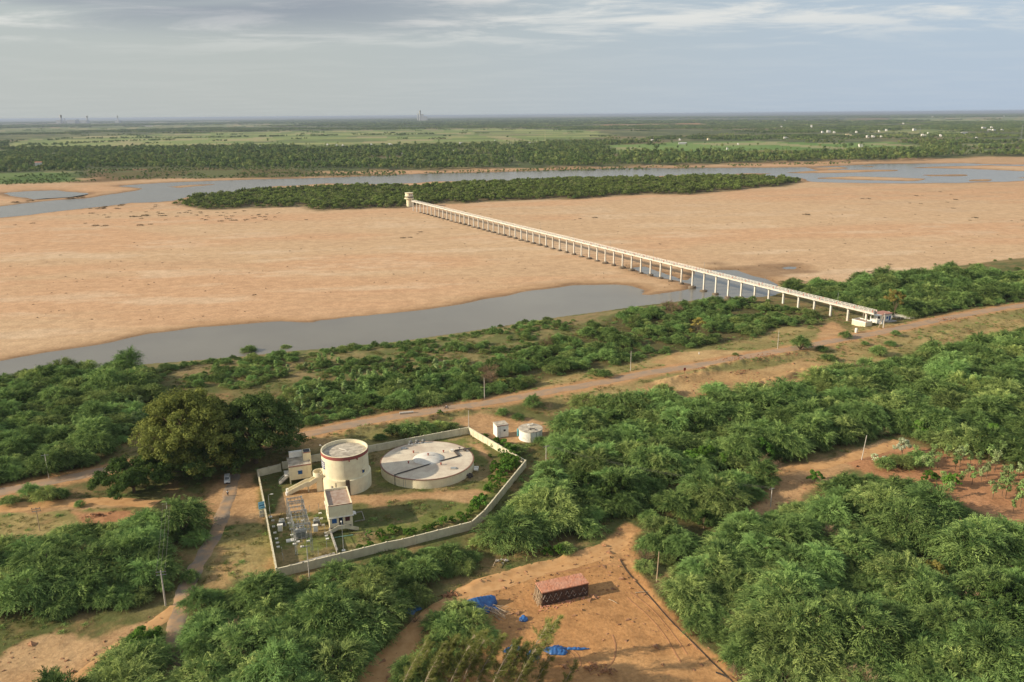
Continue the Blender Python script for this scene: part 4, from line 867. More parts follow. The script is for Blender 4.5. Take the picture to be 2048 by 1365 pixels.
lo = PP([(-100, 366), (0, 358), (165, 340), (500, 336), (700, 338), (850, 341), (1040, 335), (1300, 330), (1500, 325), (1700, 322), (1700, 324.5), (1500, 328.5), (1300, 334), (1000, 339), (850, 345), (600, 350), (300, 355), (165, 360), (0, 366)])
x, y = fill(lo, 7.5, 88); rng = np.random.default_rng(88); k = (fbm(x, y, 60, 31, 3) > .42) & (rng.random(len(x)) < .6); x, y = x[k], y[k]; s = rng.uniform(.14, .42, len(x))
scatter('far_bank_scrub', 'low scrub along the brown strip of the far river bank', 'scrub', x, y, height(x, y)-.05, s*1.3, s, FT, 11, 'scrub_crowns')
GV = [grove('grove_crown', 400+i, 30, 12, 6.5, 9.5, 84, 1.5, M_far) for i in range(4)]
def ring(y0, y1, gap, sd, th):
    q = np.array([(-y0*.78, y0), (y0*.78, y0), (y1*.78, y1), (-y1*.78, y1)]); x, y = fill(q, gap, sd); px, py = prj(np.column_stack([x, y, x*0]))
    inf = np.zeros(len(x), bool)
    for q2, c in FF: inf |= sdf(q2, x, y, 80.) > 0
    d = fbm(x*.45, y, gap*9, sd+3, 4); k = ((d > th) & ~inf) | (np.random.default_rng(sd).random(len(x)) < .02)
    for hg in hgA: k |= pld(hg, x, y, 60.) < 30
    k &= ~((y < 2700) & (sdf(WOOD, x, y, 5.) > 0)); k &= clear_of_houses(x, y, 42.); return x[k], y[k]
xa, ya = ring(2350, 8500, 62, 83, .46); xb, yb = ring(8500, 24000, 190, 84, .47)
x = np.r_[xa, xb]; y = np.r_[ya, yb]; rng = np.random.default_rng(85)
s = np.r_[rng.uniform(.6, 1.2, len(xa)), rng.uniform(2.6, 4.2, len(xb))]; sz = np.r_[rng.uniform(.6, 1.1, len(xa)), rng.uniform(1.1, 1.7, len(xb))]
scatter('distant_groves', 'scattered groves and hedges across the plain to the horizon', 'woodland', x, y, x*0-.2, s, sz, GV, 8, 'grove_crowns')
# lone trees in the far fields
for px, py, s_ in ((226, 280, 1.5), (265, 293, 1.), (536, 283, 1.2), (1288, 305, 1.4), (1313, 304, 1.6), (1516, 291, .9), (1535, 315, 1.6), (1420, 305, .9), (878, 283, .8), (1015, 276, 1.1), (1690, 298, 1.4), (1060, 268, 1.), (125, 297, 1.6), (1640, 294, .8)):
    p = P(px, py); t = link('field_tree', FT[px % 6]); t.location = (p[0], p[1], -.1); t.scale = (s_, s_, s_); tag(t, 'lone round tree standing in the pale fields beyond the river', 'tree', 'lone trees in the far fields')
print('far', len(x0w), len(x), 'isle', len(I))
# ---- grass and low weeds on the near ground
def tuftm(seed, mat, n=26, r=.8, hh=.5, wid=.09):
    rng = np.random.default_rng(seed); O = np.column_stack([rng.normal(0, r*.5, n), rng.normal(0, r*.5, n), np.zeros(n)]); a = rng.uniform(0, 6.28, n); e = rng.uniform(.5, 1.3, n)
    V, T = fronds(rng, O, np.column_stack([np.cos(a)*np.cos(e), np.sin(a)*np.cos(e), np.sin(e)]), rng.uniform(.5, 1.3, n)*hh*1.4, 3, hh*.7, wid, .5, rng.uniform(.2, .9, n)); return npmesh('grass_tuft', V, np.arange(len(V)).reshape(-1, 4), T, mat)
TU = [tuftm(i, M_grass) for i in range(3)]+[tuftm(9, M_pros, 34, .7, .6)]
area = PP([(-500, 1500), (2500, 1500), (2500, 560), (1500, 620), (1180, 640), (900, 680), (560, 715), (0, 770), (-500, 800)])
x, y = fill(area, 1.9, 90); rng = np.random.default_rng(90)
k = (pld(ROAD, x, y, 12.) > 4.2) & (pld(LANE, x, y, 12.) > 2.6) & (vn(x/5, y/5, 66) > .42) & (rng.random(len(x)) < .62)
for q in Z_dirt: k &= sdf(q, x, y, 6.) < .5*rng.normal(0, 1.5, len(x))
for l, w, _ in TRK: k &= pld(l, x, y, 12.) > w+.3
for c in ((-46.9, 205, 7.2), (-25.2, 215.5, 14.2), (5.7, 237.2, 4.2), (-45, 184, 6), (-60, 208, 5)): k &= np.hypot(x-c[0], y-c[1]) > c[2]
x, y = x[k], y[k]; z = height(x, y); k = z > WL+.25; x, y, z = x[k], y[k], z[k]
bank = sdf(Z_bank, x, y, 5.) > 0; s = rng.uniform(.5, 1.25, len(x))*np.where(bank, 1.25, 1.)
scatter('wild_grass', 'dry and green grass tufts spread over the open ground', 'grass', x, y, z-.03, s, s*rng.uniform(.7, 1.3, len(x)), TU, 9, 'grass_tufts'); print('grass', len(x))
# ---- dark clumps of washed-up weed on the sand
DM = [shrub('weed_clump', 600+i, M_mat, 2.2, .55, 12, 14, .8, 4, .35, .12, .25)[0] for i in range(4)]
wd = [(508, 589, 8, 'dark weed clump alone on the pink sand above the near channel'), (1612, 430, 12, None), (1160, 438, 7, None), (1189, 436, 10, None), (1150, 440, 4, None), (1220, 433, 4, None), (1725, 398, 6, None), (1737, 398, 7, None), (1833, 392, 7, None), (1845, 391, 4, None), (1880, 384, 5, None), (1902, 389, 5, None), (1912, 400, 8, None), (1895, 405, 5, None), (1820, 407, 5, None),
      (1842, 408, 5, None), (1906, 417, 6, None), (1950, 436, 9, None), (1940, 441, 5, None), (1878, 431, 4, None), (2045, 441, 6, None), (1770, 435, 4, None), (1690, 415, 3, None), (170, 447, 6, None), (65, 447, 7, None), (30, 450, 5, None), (200, 418, 14, None), (180, 417, 7, None), (240, 411, 9, None), (265, 434, 12, None), (290, 432, 14, None), (320, 432, 8, None), (280, 451, 12, None), (300, 449, 8, None),
      (210, 452, 10, None), (190, 452, 12, None), (440, 443, 10, None), (470, 441, 9, None), (490, 442, 5, None), (612, 440, 7, None), (840, 464, 8, None), (835, 468, 5, None), (805, 476, 10, None), (820, 475, 8, None), (787, 548, 4, None), (925, 556, 3, None), (956, 562, 3, None), (1050, 537, 3, None), (1490, 488, 4, None), (1320, 488, 5, None), (1690, 487, 4, None), (1780, 528, 8, None), (1920, 524, 7, None), (120, 510, 4, None),
      (80, 395, 10, None), (15, 412, 16, None), (140, 397, 14, None), (160, 395, 12, None), (30, 405, 12, None), (60, 402, 10, None), (8, 420, 10, None), (833, 625, 3, None), (1720, 545, 10, None), (1740, 543, 9, None), (1755, 546, 8, None), (1960, 520, 8, None), (1300, 425, 3, None), (960, 428, 4, None), (980, 430, 5, None), (930, 424, 4, None)]
rng = np.random.default_rng(77)
for _ in range(420):
    px = rng.uniform(0, 2048); py = rng.uniform(425, 640); 
    if vn(np.array([px/160]), np.array([py/40]), 12)[0] > .47: wd.append((px, py, rng.uniform(1.0, 3.4), None))
for _ in range(70): px = rng.uniform(150, 560); wd.append((px, 414+px*.035+rng.normal(0, 9), rng.uniform(3, 9), None))
for px, py, w, lb in wd:
    p = P(px, py, -4.3); xx = np.array([p[0]]); yy_ = np.array([p[1]])
    if sdf(BED, xx, yy_, 400.)[0] < 6 or sW_(xx, yy_)[0] > 2 or sdf(ISLE, xx, yy_, 60.)[0] > 0: continue
    wm = w*np.linalg.norm(p-[0, 0, H])/F/4.2; t = link('weed_clump', DM[int(rng.integers(0, 4))]); t.location = (p[0], p[1], gz(p[0], p[1])-.05); t.scale = (wm, wm*1.3, max(wm*.8, .5)); t.rotation_euler = (0, 0, rng.uniform(-.3, .3)+.2)
    tag(t, lb or 'low dark clump of washed-up weed lying on the riverbed sand', 'weed clump', None if lb else 'weed clumps on the riverbed')

# ---- clods and stones loose on the bare soil
def clod(seed):
    rg = np.random.default_rng(seed); b_ = bmesh.new(); vv = [b_.verts.new(tuple(rg.normal(0, .16, 3)*[1, 1, .6]+[0, 0, .04])) for _ in range(9)]; bmesh.ops.convex_hull(b_, input=vv); me = bpy.data.meshes.new('clod'); b_.to_mesh(me); b_.free(); me.materials.append(M_clod); return me
M_clod = pm('clod_earth', (.36, .19, .10), .97, (.20, .105, .06), 1.5, .4)
x, y = fill([Z_dirt[0], Z_dirt[1], Z_dirt[10], Z_dirt[6]], 1.5, 95); rng = np.random.default_rng(95); k = (vn(x/7, y/7, 3) > .5) | (rng.random(len(x)) < .12)
x, y = x[k], y[k]; z = height(x, y); s = rng.gamma(1.6, .42, len(x)).clip(.3, 2.6)
scatter('loose_clods', 'loose clods and stones strewn over the bare soil', 'stones', x, y, z, s, s, [clod(i) for i in range(4)], 10, 'clods'); print('clods', len(x))

# ---- other kinds mixed into the thickets
rng = np.random.default_rng(131)
for reg_, n1_, n2_, n3_ in (('lower right', 5, 5, 3), ('middle right', 9, 6, 6), ('below the compound', 2, 2, 1), ('left of the lane', 2, 2, 2), ('upper left', 4, 3, 3), ('beyond the road', 3, 5, 3), ('right of the yard', 2, 2, 2)):
    x, y = fill(Z_shrub[reg_], 7., 140+len(reg_)); v_ = infr(x, y) & (sdf(Z_shrub[reg_], x, y, 5.) > 2); x, y = x[v_], y[v_]; q = rng.permutation(len(x)); where = DESC[reg_].split('shrub ', 1)[1]
    for j in q[:n1_]: place_tree('dark_tree', T8, x[j], y[j], rng.uniform(.55, .85), rng.uniform(0, 6), 'darker broad-leaved tree standing '+where, 'tree', 'darker trees '+where)
    for j in q[n1_:n1_+n2_]: place_tree('dry_bush', DB[int(rng.integers(0, 2))], x[j], y[j], rng.uniform(1.2, 1.7), rng.uniform(0, 6), 'brown half-dry bush '+where, 'bush', 'brown bushes '+where, sz=1.9)
    for j in q[n1_+n2_:n1_+n2_+n3_]: place_tree('pale_tree', T6, x[j], y[j], rng.uniform(.45, .75), rng.uniform(0, 6), 'pale yellow-green bush '+where, 'bush', 'pale bushes '+where)
# ================================================================== BUILT THINGS
M_cream = pm('cream_wall', (.76, .69, .49), .85, (.68, .60, .42), .5, .1, stain=(.36, .30, .21), grime=.55)
M_white = pm('white_paint', (.78, .76, .70), .7, (.68, .65, .58), 1.2, stain=(.42, .37, .30), grime=.35)
M_bwall = pm('compound_wall_plaster', (.68, .62, .45), .9, (.56, .50, .36), .6, .15, stain=(.30, .25, .18), grime=.55)
M_roofc = pm('stained_roof_concrete', (.54, .48, .38), .95, (.30, .26, .21), .7, .3, stain=(.15, .13, .11), grime=.75)
M_roofb = pm('brownish_roof_screed', (.40, .31, .25), .95, (.30, .20, .15), .9, .2, stain=(.2, .15, .12), grime=.4)
M_tank = pm('tank_roof_concrete', (.66, .58, .45), .92, (.50, .41, .32), .22, .1, stain=(.30, .20, .14), grime=.6)
M_maroon = pm('maroon_band', (.30, .085, .07), .75, (.24, .07, .06), 2.)
M_grey = pm('grey_concrete', (.40, .37, .33), .95, (.28, .26, .23), .8, .2)
M_dark = pm('dark_opening', (.02, .022, .028), .4)
M_blue = pm('blue_shutter', (.02, .10, .30), .5, (.02, .08, .22), 2.)
M_sky = pm('pale_blue_sheet', (.22, .52, .68), .5, (.18, .42, .58), 3.)
M_tarp = pm('blue_tarpaulin', (.02, .085, .27), .45, (.035, .14, .36), 1.5, spec=.5)
M_steel = pm('galvanised_steel', (.36, .37, .36), .6, (.24, .25, .25), 3., metal=.2)
M_eq = pm('grey_enamel', (.36, .38, .38), .5, (.24, .26, .26), 2.)
M_pipe = pm('dark_pipe', (.10, .085, .075), .6)
M_brick = pm('burnt_brick', (.115, .065, .045), .97, (.05, .033, .026), 2.2, .6)
M_bricktop = pm('pale_brick_top', (.50, .25, .165), .95, (.46, .19, .11), .9, .3, stain=(.58, .38, .28), grime=.5)
M_wood = pm('bleached_wood', (.50, .38, .26), .9, (.34, .25, .16), 3.)
M_pole = pm('pole_concrete', (.52, .48, .42), .9, (.42, .38, .33), 1.5)
M_rust = pm('rusty_red', (.34, .07, .05), .7, (.24, .06, .04), 3.)
M_black = pm('black_rubber', (.025, .024, .023), .7)
M_glass = pm('dark_glass', (.03, .045, .055), .12, spec=.8)
M_well = pm('well_foundation', (.22, .17, .12), .95, (.10, .075, .05), .8, .4)
M_skin = pm('skin', (.20, .11, .07), .6); M_shirt = pm('white_shirt', (.75, .75, .74), .8); M_trous = pm('dark_trousers', (.04, .045, .06), .85); M_hair = pm('black_hair', (.012, .011, .01), .7)
def ang(v): return atan2(v[1], v[0])
# ---- compound wall
wtop = [(530, 1019), (553, 1138), (606, 1126), (773, 1085), (805, 1079), (943, 1044), (968, 1022), (1051, 921.5), (937, 855), (735, 893), (626, 911), (565, 925)]
wp = [P(x, y, 2.2)[:2] for x, y in wtop]
wall = thing('compound_wall', 'long cream plastered wall enclosing the water works compound', 'wall', (wp[1][0], wp[1][1], 0))
o0 = np.array(wp[1])
def wallseg(a, b, name, h=2.2, th=.24, parent=wall, mat=None, bay=3.0):
    a = np.array(a)-o0; b = np.array(b)-o0; L = hypot(*(b-a)); d = (b-a)/L; n = np.array([-d[1], d[0]]); mb = MB(); k = max(1, round(L/bay))
    def pt(s, w, z): q = a+d*s+n*w; return (q[0], q[1], z)
    def blk(s0, s1, w, z0, z1): mb.hexa([pt(s0, -w, z0), pt(s1, -w, z0), pt(s1, w, z0), pt(s0, w, z0)], [pt(s0, -w, z1), pt(s1, -w, z1), pt(s1, w, z1), pt(s0, w, z1)])
    for i in range(k):
        s0 = L*i/k; s1 = L*(i+1)/k; blk(s0+.17, s1-.17, th/2, -.3, h-.02); blk(s0+.17, s1-.17, th/2+.05, h-.02, h+.07)
    for i in range(k+1): blk(L*i/k-.17, L*i/k+.17, th/2+.09, -.3, h+.12+.05*(i % 2))
    return mb.build(name, mat or M_bwall, parent)
for i in range(len(wp)-1): wallseg(wp[i], wp[i+1], 'wall_section')
wallseg(P(530, 1014, 2.2)[:2], P(515, 940, 2.2)[:2], 'wall_section'); wallseg(P(515, 940, 2.2)[:2], P(560, 929, 2.2)[:2], 'wall_section')
iw = tag(MB().build('inner_wall', M_grey), 'low grey wall between the switchyard and the lamp post', 'wall')
q0 = P(659.5, 1064)[:2]; q1 = P(675, 1108, 0)[:2]; mb = MB(); mb.bar((q0[0], q0[1], .35), (q1[0], q1[1], .35), .25, 1.3); mb.bar((q0[0], q0[1], 1.04), (q1[0], q1[1], 1.04), .36, .09)
bpy.data.objects.remove(iw); iw = mb.build('inner_wall', M_grey); tag(iw, 'low grey wall between the switchyard and the lamp post', 'wall')
a_, b_ = P(556, 1146)[:2], P(673, 1112)[:2]; d_ = (b_-a_)/hypot(*(b_-a_)); n_ = np.array([-d_[1], d_[0]])*1.5
mb = MB(); mb.hexa([(*(a_+n_*.1), -.1), (*(b_+n_*.1), -.1), (*(b_+n_*1.1), -.1), (*(a_+n_*1.1), -.1)], [(*(a_+n_*.1), .14), (*(b_+n_*.1), .14), (*(b_+n_*1.1), .14), (*(a_+n_*1.1), .14)])
o = mb.build('concrete_path', M_grey); o['kind'] = 'structure'; o['label'] = 'grey concrete path along the foot of the compound wall'
# ---- gate and board
g0, g1 = P(530, 1034)[:2], P(520.3, 1036.5)[:2]; th_ = ang(g1-g0); L = hypot(*(g1-g0))
gt = thing('entrance_gate', 'grey barred steel gate standing open at the compound entrance', 'gate', (g0[0], g0[1], 0), th_)
mb = MB()
for z in (.15, 1.1, 2.05): mb.bar((0, 0, z), (L, 0, z), .08)
for x in (0, L): mb.bar((x, 0, .1), (x, 0, 2.1), .08, upv=(1, 0, 0))
mb.build('gate_frame', M_cream, gt); mb = MB()
for i in range(9): x = L*(i+1)/10; mb.bar((x, 0, .15), (x, 0, 2.0), .05, upv=(1, 0, 0))
mb.box(.08, L-.08, .02, .035, .2, 2.0); mb.build('gate_bars', M_eq, gt)
sb = thing('name_board', 'pale blue name board raised beside the compound entrance', 'sign', (g0[0], g0[1]+.35, 0), th_)
mb = MB(); mb.box(-.1, L+.25, -.03, .03, 2.3, 4.3); mb.build('panel', M_sky, sb); mb = MB()
mb.box(0, L+.1, .032, .045, 3.15, 3.42); mb.box(.1, L, .032, .045, 2.55, 2.7); mb.build('lettering', pm('dark_blue_paint', (.03, .12, .25), .6), sb)
mb = MB(); mb.tube([(-.05, -.07, -.2), (-.05, -.07, 4.3)], .05, 6); mb.tube([(L+.2, -.07, -.2), (L+.2, -.07, 4.3)], .05, 6); mb.build('posts', M_steel, sb)
# ---- round reservoir tower
TC = (-46.87, 205.0); Ru, Rl, zl, zt = 6.38, 6.9, 4.3, 11.2
tw = thing('water_tower', 'tall cream cylindrical water tower with a maroon rim band and a stairway', 'water tower', (TC[0], TC[1], 0))
MB().lathe([(Rl, -.3), (Rl, zl), (Ru-.1, zl+.12)], 96).build('lower_drum', M_cream, tw, True)
MB().lathe([(Ru, zl-.1), (Ru, zt-1.0)], 96).build('upper_drum', M_cream, tw, True)
MB().lathe([(Ru+.0, zt-1.0), (Ru+.1, zt-1.0), (Ru+.1, zt-.12), (Ru, zt-.12)], 96).build('rim_band', M_maroon, tw, True)
MB().lathe([(Ru+.0, zt-.12), (Ru+.06, zt-.12), (Ru+.06, zt), (Ru-.24, zt), (Ru-.24, zt-.95)], 96).build('parapet', M_cream, tw, True)
rf = MB().lathe([(Ru-.24, zt-.95), (3, zt-.80), (0, zt-.72)], 96).build('roof', M_roofc, tw, True)
mb = MB(); mb.tube([(-1.8, 1.2, zt-.62), (.6, -.2, zt-.66)], .07, 6); mb.tube([(-.4, -.9, zt-.62), (1.5, -1.3, zt-.66)], .05, 6); mb.build('roof_pipe', M_white, rf)
def arcbox(r0, r1, a0, a1, z0, z1, n=10):
    mb = MB()
    for i in range(n):
        t0 = a0+(a1-a0)*i/n; t1 = a0+(a1-a0)*(i+1)/n
        q = lambda r, t, z: (r*cos(t), r*sin(t), z)
        mb.hexa([q(r0, t0, z0), q(r1, t0, z0), q(r1, t1, z0), q(r0, t1, z0)], [q(r0, t0, z1), q(r1, t0, z1), q(r1, t1, z1), q(r0, t1, z1)])
    return mb
bd = arcbox(Ru-.02, Ru+.07, radians(-162), radians(-137), 6.7, 8.9).build('sign_board', pm('navy_board', (.04, .08, .22), .5), tw)
for rz_, (z0, z1) in enumerate(((8.25, 8.6), (7.65, 8.0), (7.1, 7.4))):
    for i in range(7):
        a0 = radians(-160+i*3.2+.6*(rz_ % 2)); m_ = arcbox(Ru+.07, Ru+.085, a0, a0+radians(2.1), z0, z1, 2)
        if i == 0: acc = m_
        else:
            tmp = bpy.data.meshes.new('t'); m_.bm.to_mesh(tmp); acc.bm.from_mesh(tmp); bpy.data.meshes.remove(tmp); m_.bm.free()
    acc.build('painted_line', M_white, bd)
a = radians(-30); c, s = cos(a), sin(a)
w = MB().box(-.06, .1, -.42, .42, 5.3, 6.3).xf(Matrix.Translation((Ru*c, Ru*s, 0))@Matrix.Rotation(a, 4, 'Z')).build('window', M_dark, tw)
MB().box(.1, .16, -.42, -.02, 5.3, 6.3).xf(Matrix.Translation((Ru*c, Ru*s, 0))@Matrix.Rotation(a, 4, 'Z')).build('shutter', M_blue, w)
MB().box(-.1, .6, -.6, .6, 6.38, 6.48).xf(Matrix.Translation((Ru*c, Ru*s, 0))@Matrix.Rotation(a, 4, 'Z')).build('sunshade', M_cream, w)
a = radians(-75)
M_lad = pm('ladder_slot_brick', (.16, .115, .08), .95, (.07, .05, .035), 5., .5)
mb = MB().box(0, .16, -.55, .55, .0, zl+.35); 
for i in range(11): mb.box(.16, .24, -.42, .42, .35+i*.38, .47+i*.38)
mb.xf(Matrix.Translation((Rl*cos(a), Rl*sin(a), 0))@Matrix.Rotation(a, 4, 'Z')).build('brick_duct', M_lad, tw)
for a in (-68, -48): 
    a = radians(a); MB().box(0, .42, -.14, .14, zt-1.3, zt-1.0).xf(Matrix.Translation((Ru*cos(a), Ru*sin(a), 0))@Matrix.Rotation(a, 4, 'Z')).build('spout', M_maroon, tw)
a = radians(-103); MB().tube([(Rl*cos(a)*1.012, Rl*sin(a)*1.012, .2), (Rl*cos(a)*1.012, Rl*sin(a)*1.012, 3.9)], .05, 6).build('drain_pipe', M_pipe, tw)
a = radians(-113); MB().box(0, .18, -.2, .2, 2.2, 2.8).xf(Matrix.Translation((Rl*cos(a), Rl*sin(a), 0))@Matrix.Rotation(a, 4, 'Z')).build('meter_box', M_grey, tw)
a = radians(165); mb = MB(); mb.tube([(Ru*cos(a), Ru*sin(a), zt-.5), (Ru*cos(a)*1.14, Ru*sin(a)*1.14, zt+.1)], .035, 5); mb.box(Ru*cos(a)*1.14-.35, Ru*cos(a)*1.14+.1, Ru*sin(a)*1.14-.12, Ru*sin(a)*1.14+.12, zt+.05, zt+.18); mb.build('lamp_arm', M_white, tw)
# curved balcony at the head of the stair
bc = (7.35*cos(radians(-157)), 7.35*sin(radians(-157)))
MB().lathe([(.0, 4.45), (1.75, 4.45), (1.75, 5.65), (1.58, 5.65), (1.58, 4.62), (0, 4.62)], 28, bc[0], bc[1], radians(60), radians(290)).build('balcony', M_cream, tw, True)
# stair: two solid parapets, steps and a soffit
s0 = np.array([-62.2+46.87, 200.0-205.0]); s1 = np.array([-52.6+46.87, 202.1-205.0]); d = s1-s0; Ls = hypot(*d); d /= Ls; n = np.array([-d[1], d[0]])
st = thing('stairway', None, None, (0, 0, 0)); st.parent = tw; del_ = [k for k in ('label', 'category') if k in st]; 
def sp(s, w, z): q = s0+d*s+n*w; return (q[0], q[1], z)
kx = Ls*.52; kz = 2.35
def prof(s): return s/kx*kz if s < kx else (kz if s < kx+1.0 else kz+(s-kx-1.0)/(Ls-kx-1.0)*(4.55-kz))
for w0, w1 in ((-1.15, -.95), (.95, 1.15)):
    mb = MB(); ks = [0, kx, kx+1.0, Ls]
    for a, b in zip(ks[:-1], ks[1:]):
        za, zb = prof(a), prof(b); mb.hexa([sp(a, w0, max(za-.42, -.2)), sp(b, w0, zb-.42), sp(b, w1, zb-.42), sp(a, w1, max(za-.42, -.2))], [sp(a, w0, za+.95), sp(b, w0, zb+.95), sp(b, w1, zb+.95), sp(a, w1, za+.95)])
    mb.build('stair_parapet', M_cream, st)
mb = MB(); nst = 26
for i in range(nst):
    a, b = Ls*i/nst, Ls*(i+1)/nst; z = prof((a+b)/2); mb.hexa([sp(a, -.95, z-.38), sp(b, -.95, z-.38), sp(b, .95, z-.38), sp(a, .95, z-.38)], [sp(a, -.95, z+.02), sp(b, -.95, z+.02), sp(b, .95, z+.02), sp(a, .95, z+.02)])
mb.build('steps', M_cream, st); mb = MB(); mb.hexa([sp(kx+.3, -.2, -.2), sp(kx+.7, -.2, -.2), sp(kx+.7, .2, -.2), sp(kx+.3, .2, -.2)], [sp(kx+.3, -.2, 2.), sp(kx+.7, -.2, 2.), sp(kx+.7, .2, 2.), sp(kx+.3, .2, 2.)])
mb.hexa([sp(Ls-1.9, -1.0, -.2), sp(Ls-.3, -1.0, -.2), sp(Ls-.3, -.8, -.2), sp(Ls-1.9, -.8, -.2)], [sp(Ls-1.9, -1.0, 3.4), sp(Ls-.3, -1.0, 4.1), sp(Ls-.3, -.8, 4.1), sp(Ls-1.9, -.8, 3.4)]); mb.build('stair_support', M_cream, st)
mb = MB(); mb.lathe([(0, -.1), (.42, -.1), (.42, .9), (0, .9)], 14, *sp(-.1, -1.05, 0)[:2]); mb.lathe([(0, -.1), (.42, -.1), (.42, .9), (0, .9)], 14, *sp(-.1, 1.05, 0)[:2]); mb.build('newel', M_white, st, True)
# ---- big low ground reservoir
tk = thing('ground_reservoir', 'wide low round concrete water tank with a shallow dome in its roof', 'water tank', (-25.16, 215.55, 0)); RT = 13.6; HT = 2.75
def rel(x, y): return np.array([x+25.16, y-215.55])
MB().lathe([(RT, -.3), (RT, HT-.14)], 128).build('tank_wall', M_cream, tk, True)
MB().lathe([(RT, HT-.14), (RT+.13, HT-.14), (RT+.13, HT), (RT-.25, HT+.02)], 128).build('rim', pm('brown_rim', (.25, .13, .09), .8), tk, True)
troof = MB().lathe([(RT-.25, HT+.02), (8, HT+.12), (0, HT+.2)], 128).build('roof', M_tank, tk, True)
MB().lathe([(4.45, HT+.1), (4.4, HT+.3), (3.6, HT+.72), (2.4, HT+1.02), (1.2, HT+1.18), (0, HT+1.22)], 64, .2, .2).build('dome', pm('dome_plaster', (.70, .67, .60), .85, (.58, .53, .46), .4), troof, True)
for px, py, z in ((-29.75, 220.17, .15), (-30.33, 212.72, .15), (-20.79, 220.35, .15), (-20.8, 211.5, .15), (-24.9, 215.8, 1.2)):
    x, y = rel(px, py); mb = MB(); mb.tube([(x, y, HT+z-.1), (x, y, HT+z+.62)], .17, 8); mb.lathe([(0, HT+z+.72), (.3, HT+z+.62), (.3, HT+z+.55), (0, HT+z+.55)], 10, x, y); mb.build('vent_pipe', M_rust, troof)
for px, py in ((-31.5, 226.98), (-29.55, 227.71), (-27.61, 228.06)):
    x, y = rel(px, py); x *= .99; y *= .985; mb = MB(); mb.box(x-.7, x+.7, y-.45, y+.45, HT-.2, HT+.14); mb.build('valve_plinth', M_white, tk)
    mb = MB(); mb.lathe([(0, HT+1.35), (.42, HT+1.2), (.58, HT+.85), (.42, HT+.45), (.2, HT+.3), (.2, HT+.1)], 14, x, y); mb.tube([(x-.75, y, HT+.75), (x+.75, y, HT+.75)], .16, 8); mb.build('sluice_valve', pm('grey_iron', (.20, .20, .19), .6), tk, True)
for px, py in ((-33., 223.35), (-17.02, 209.06)):
    x, y = rel(px, py); mb = MB(); mb.box(x-.85, x+.85, y-.6, y+.6, HT+.0, HT+.28); h_ = mb.build('hatch', M_grey, troof); mb = MB(); mb.box(x-.75, x+.75, y-.5, y+.5, HT+.285, HT+.34); mb.build('hatch_lid', M_eq, h_)
pp = [rel(-33.2, 204.6), rel(-32.53, 205.41), rel(-22.29, 213.08), rel(-16.15, 217.07), rel(-17.71, 220.84), rel(-16.4, 221.3)]
for off in (0, .55):
    mb = MB(); pts_ = [(pp[0][0]-off*.1, pp[0][1]+off, -.1), (pp[0][0]-off*.1, pp[0][1]+off, HT+.25)]+[(q[0]+(off*.2 if i < 3 else off*.7), q[1]-off*(1 if i < 3 else .2)+off, HT+.32) for i, q in enumerate(pp[1:], 1)]
    mb.tube(pts_, .16, 8); mb.build('delivery_pipe', M_pipe, troof, True)
x, y = rel(-15.6, 221.2); mb = MB(); mb.tube([(x-1.8, y-.2, HT+.5), (x+3.2, y+.8, HT+.75)], .2, 8); mb.tube([(x-.4, y-.4, HT+.1), (x-.4, y-.4, HT+1.5)], .1, 6); mb.lathe([(0, HT+1.55), (.35, HT+1.5), (.35, HT+1.42), (0, HT+1.42)], 10, x-.4, y-.4)
mb.tube([(x+.6, y+.9, HT+.2), (x+1.4, y-.6, HT+.9), (x+2.6, y-.1, HT+.9)], .16, 8); mb.lathe([(0, HT+1.1), (.45, HT+1.), (.45, HT+.3), (0, HT+.2)], 10, x+1.2, y-.1); mb.build('inlet_pipework', M_pipe, troof, True)
MB().box(x-3.1, x-2.2, y-.6, y+.3, HT+.05, HT+.75).build('control_box', M_white, troof)
x, y = rel(-11.35, 213.6); mb = MB(); mb.tube([(x, y, 1.0), (x+1.3, y-.1, 1.0)], .42, 12); mb.tube([(x+.0, y-1.3, 1.0), (x+1.2, y-1.5, 1.0)], .4, 12); mb.build('outlet_drum', M_white, tk, True)
x, y = rel(-12.6, 209.9); mb = MB(); mb.tube([(x, y, .8), (x+.8, y-.5, .8), (x+.9, y-.6, -.1)], .28, 8); mb.tube([(x-.6, y-.7, .7), (x+.2, y-1.3, .7)], .4, 10); mb.box(x-.2, x+.6, y-1.5, y-.8, -.1, .6); mb.build('pump_pipework', M_pipe, tk, True)
for px_, py_ in ((-30.6, 203.05), (-30.0, 202.85)):
    x, y = rel(px_, py_); MB().tube([(x, y, -.1), (x, y, HT+.1)], .05, 6).build('level_pipe', M_steel, tk)
# ---- two-storey control building
cb_ = thing('control_building', 'two-storey cream block with brown flat roof beside the switchyard', 'building', (-45.95, 178.75, 0), radians(18.5)); W_, D_ = 5.95, 9.9
mb = MB(); mb.box(0, W_, 0, D_, 3.62, 6.35); mb.build('upper_storey', M_cream, cb_)
mb = MB(); mb.box(.12, W_-.12, .35, D_-.1, -.2, 3.6); mb.build('lower_storey', M_cream, cb_)
mb = MB(); mb.box(-.18, W_+.18, -.22, D_+.05, 3.5, 3.68); mb.build('string_course', M_white, cb_)
mb = MB(); mb.box(0, .22, 0, D_, 6.352, 6.95); mb.box(W_-.22, W_, 0, D_, 6.352, 6.95); mb.box(.221, W_-.221, 0.001, .22, 6.352, 6.95); mb.box(.221, W_-.221, D_-.22, D_-.001, 6.352, 6.95); pr_ = mb.build('parapet', M_cream, cb_)
mb = MB(); mb.box(-.04, W_+.04, -.05, -.003, 6.78, 6.98); mb.build('maroon_edge', M_maroon, pr_)
MB().box(.223, W_-.223, .223, D_-.223, 6.3, 6.42).build('roof', M_roofb, cb_)
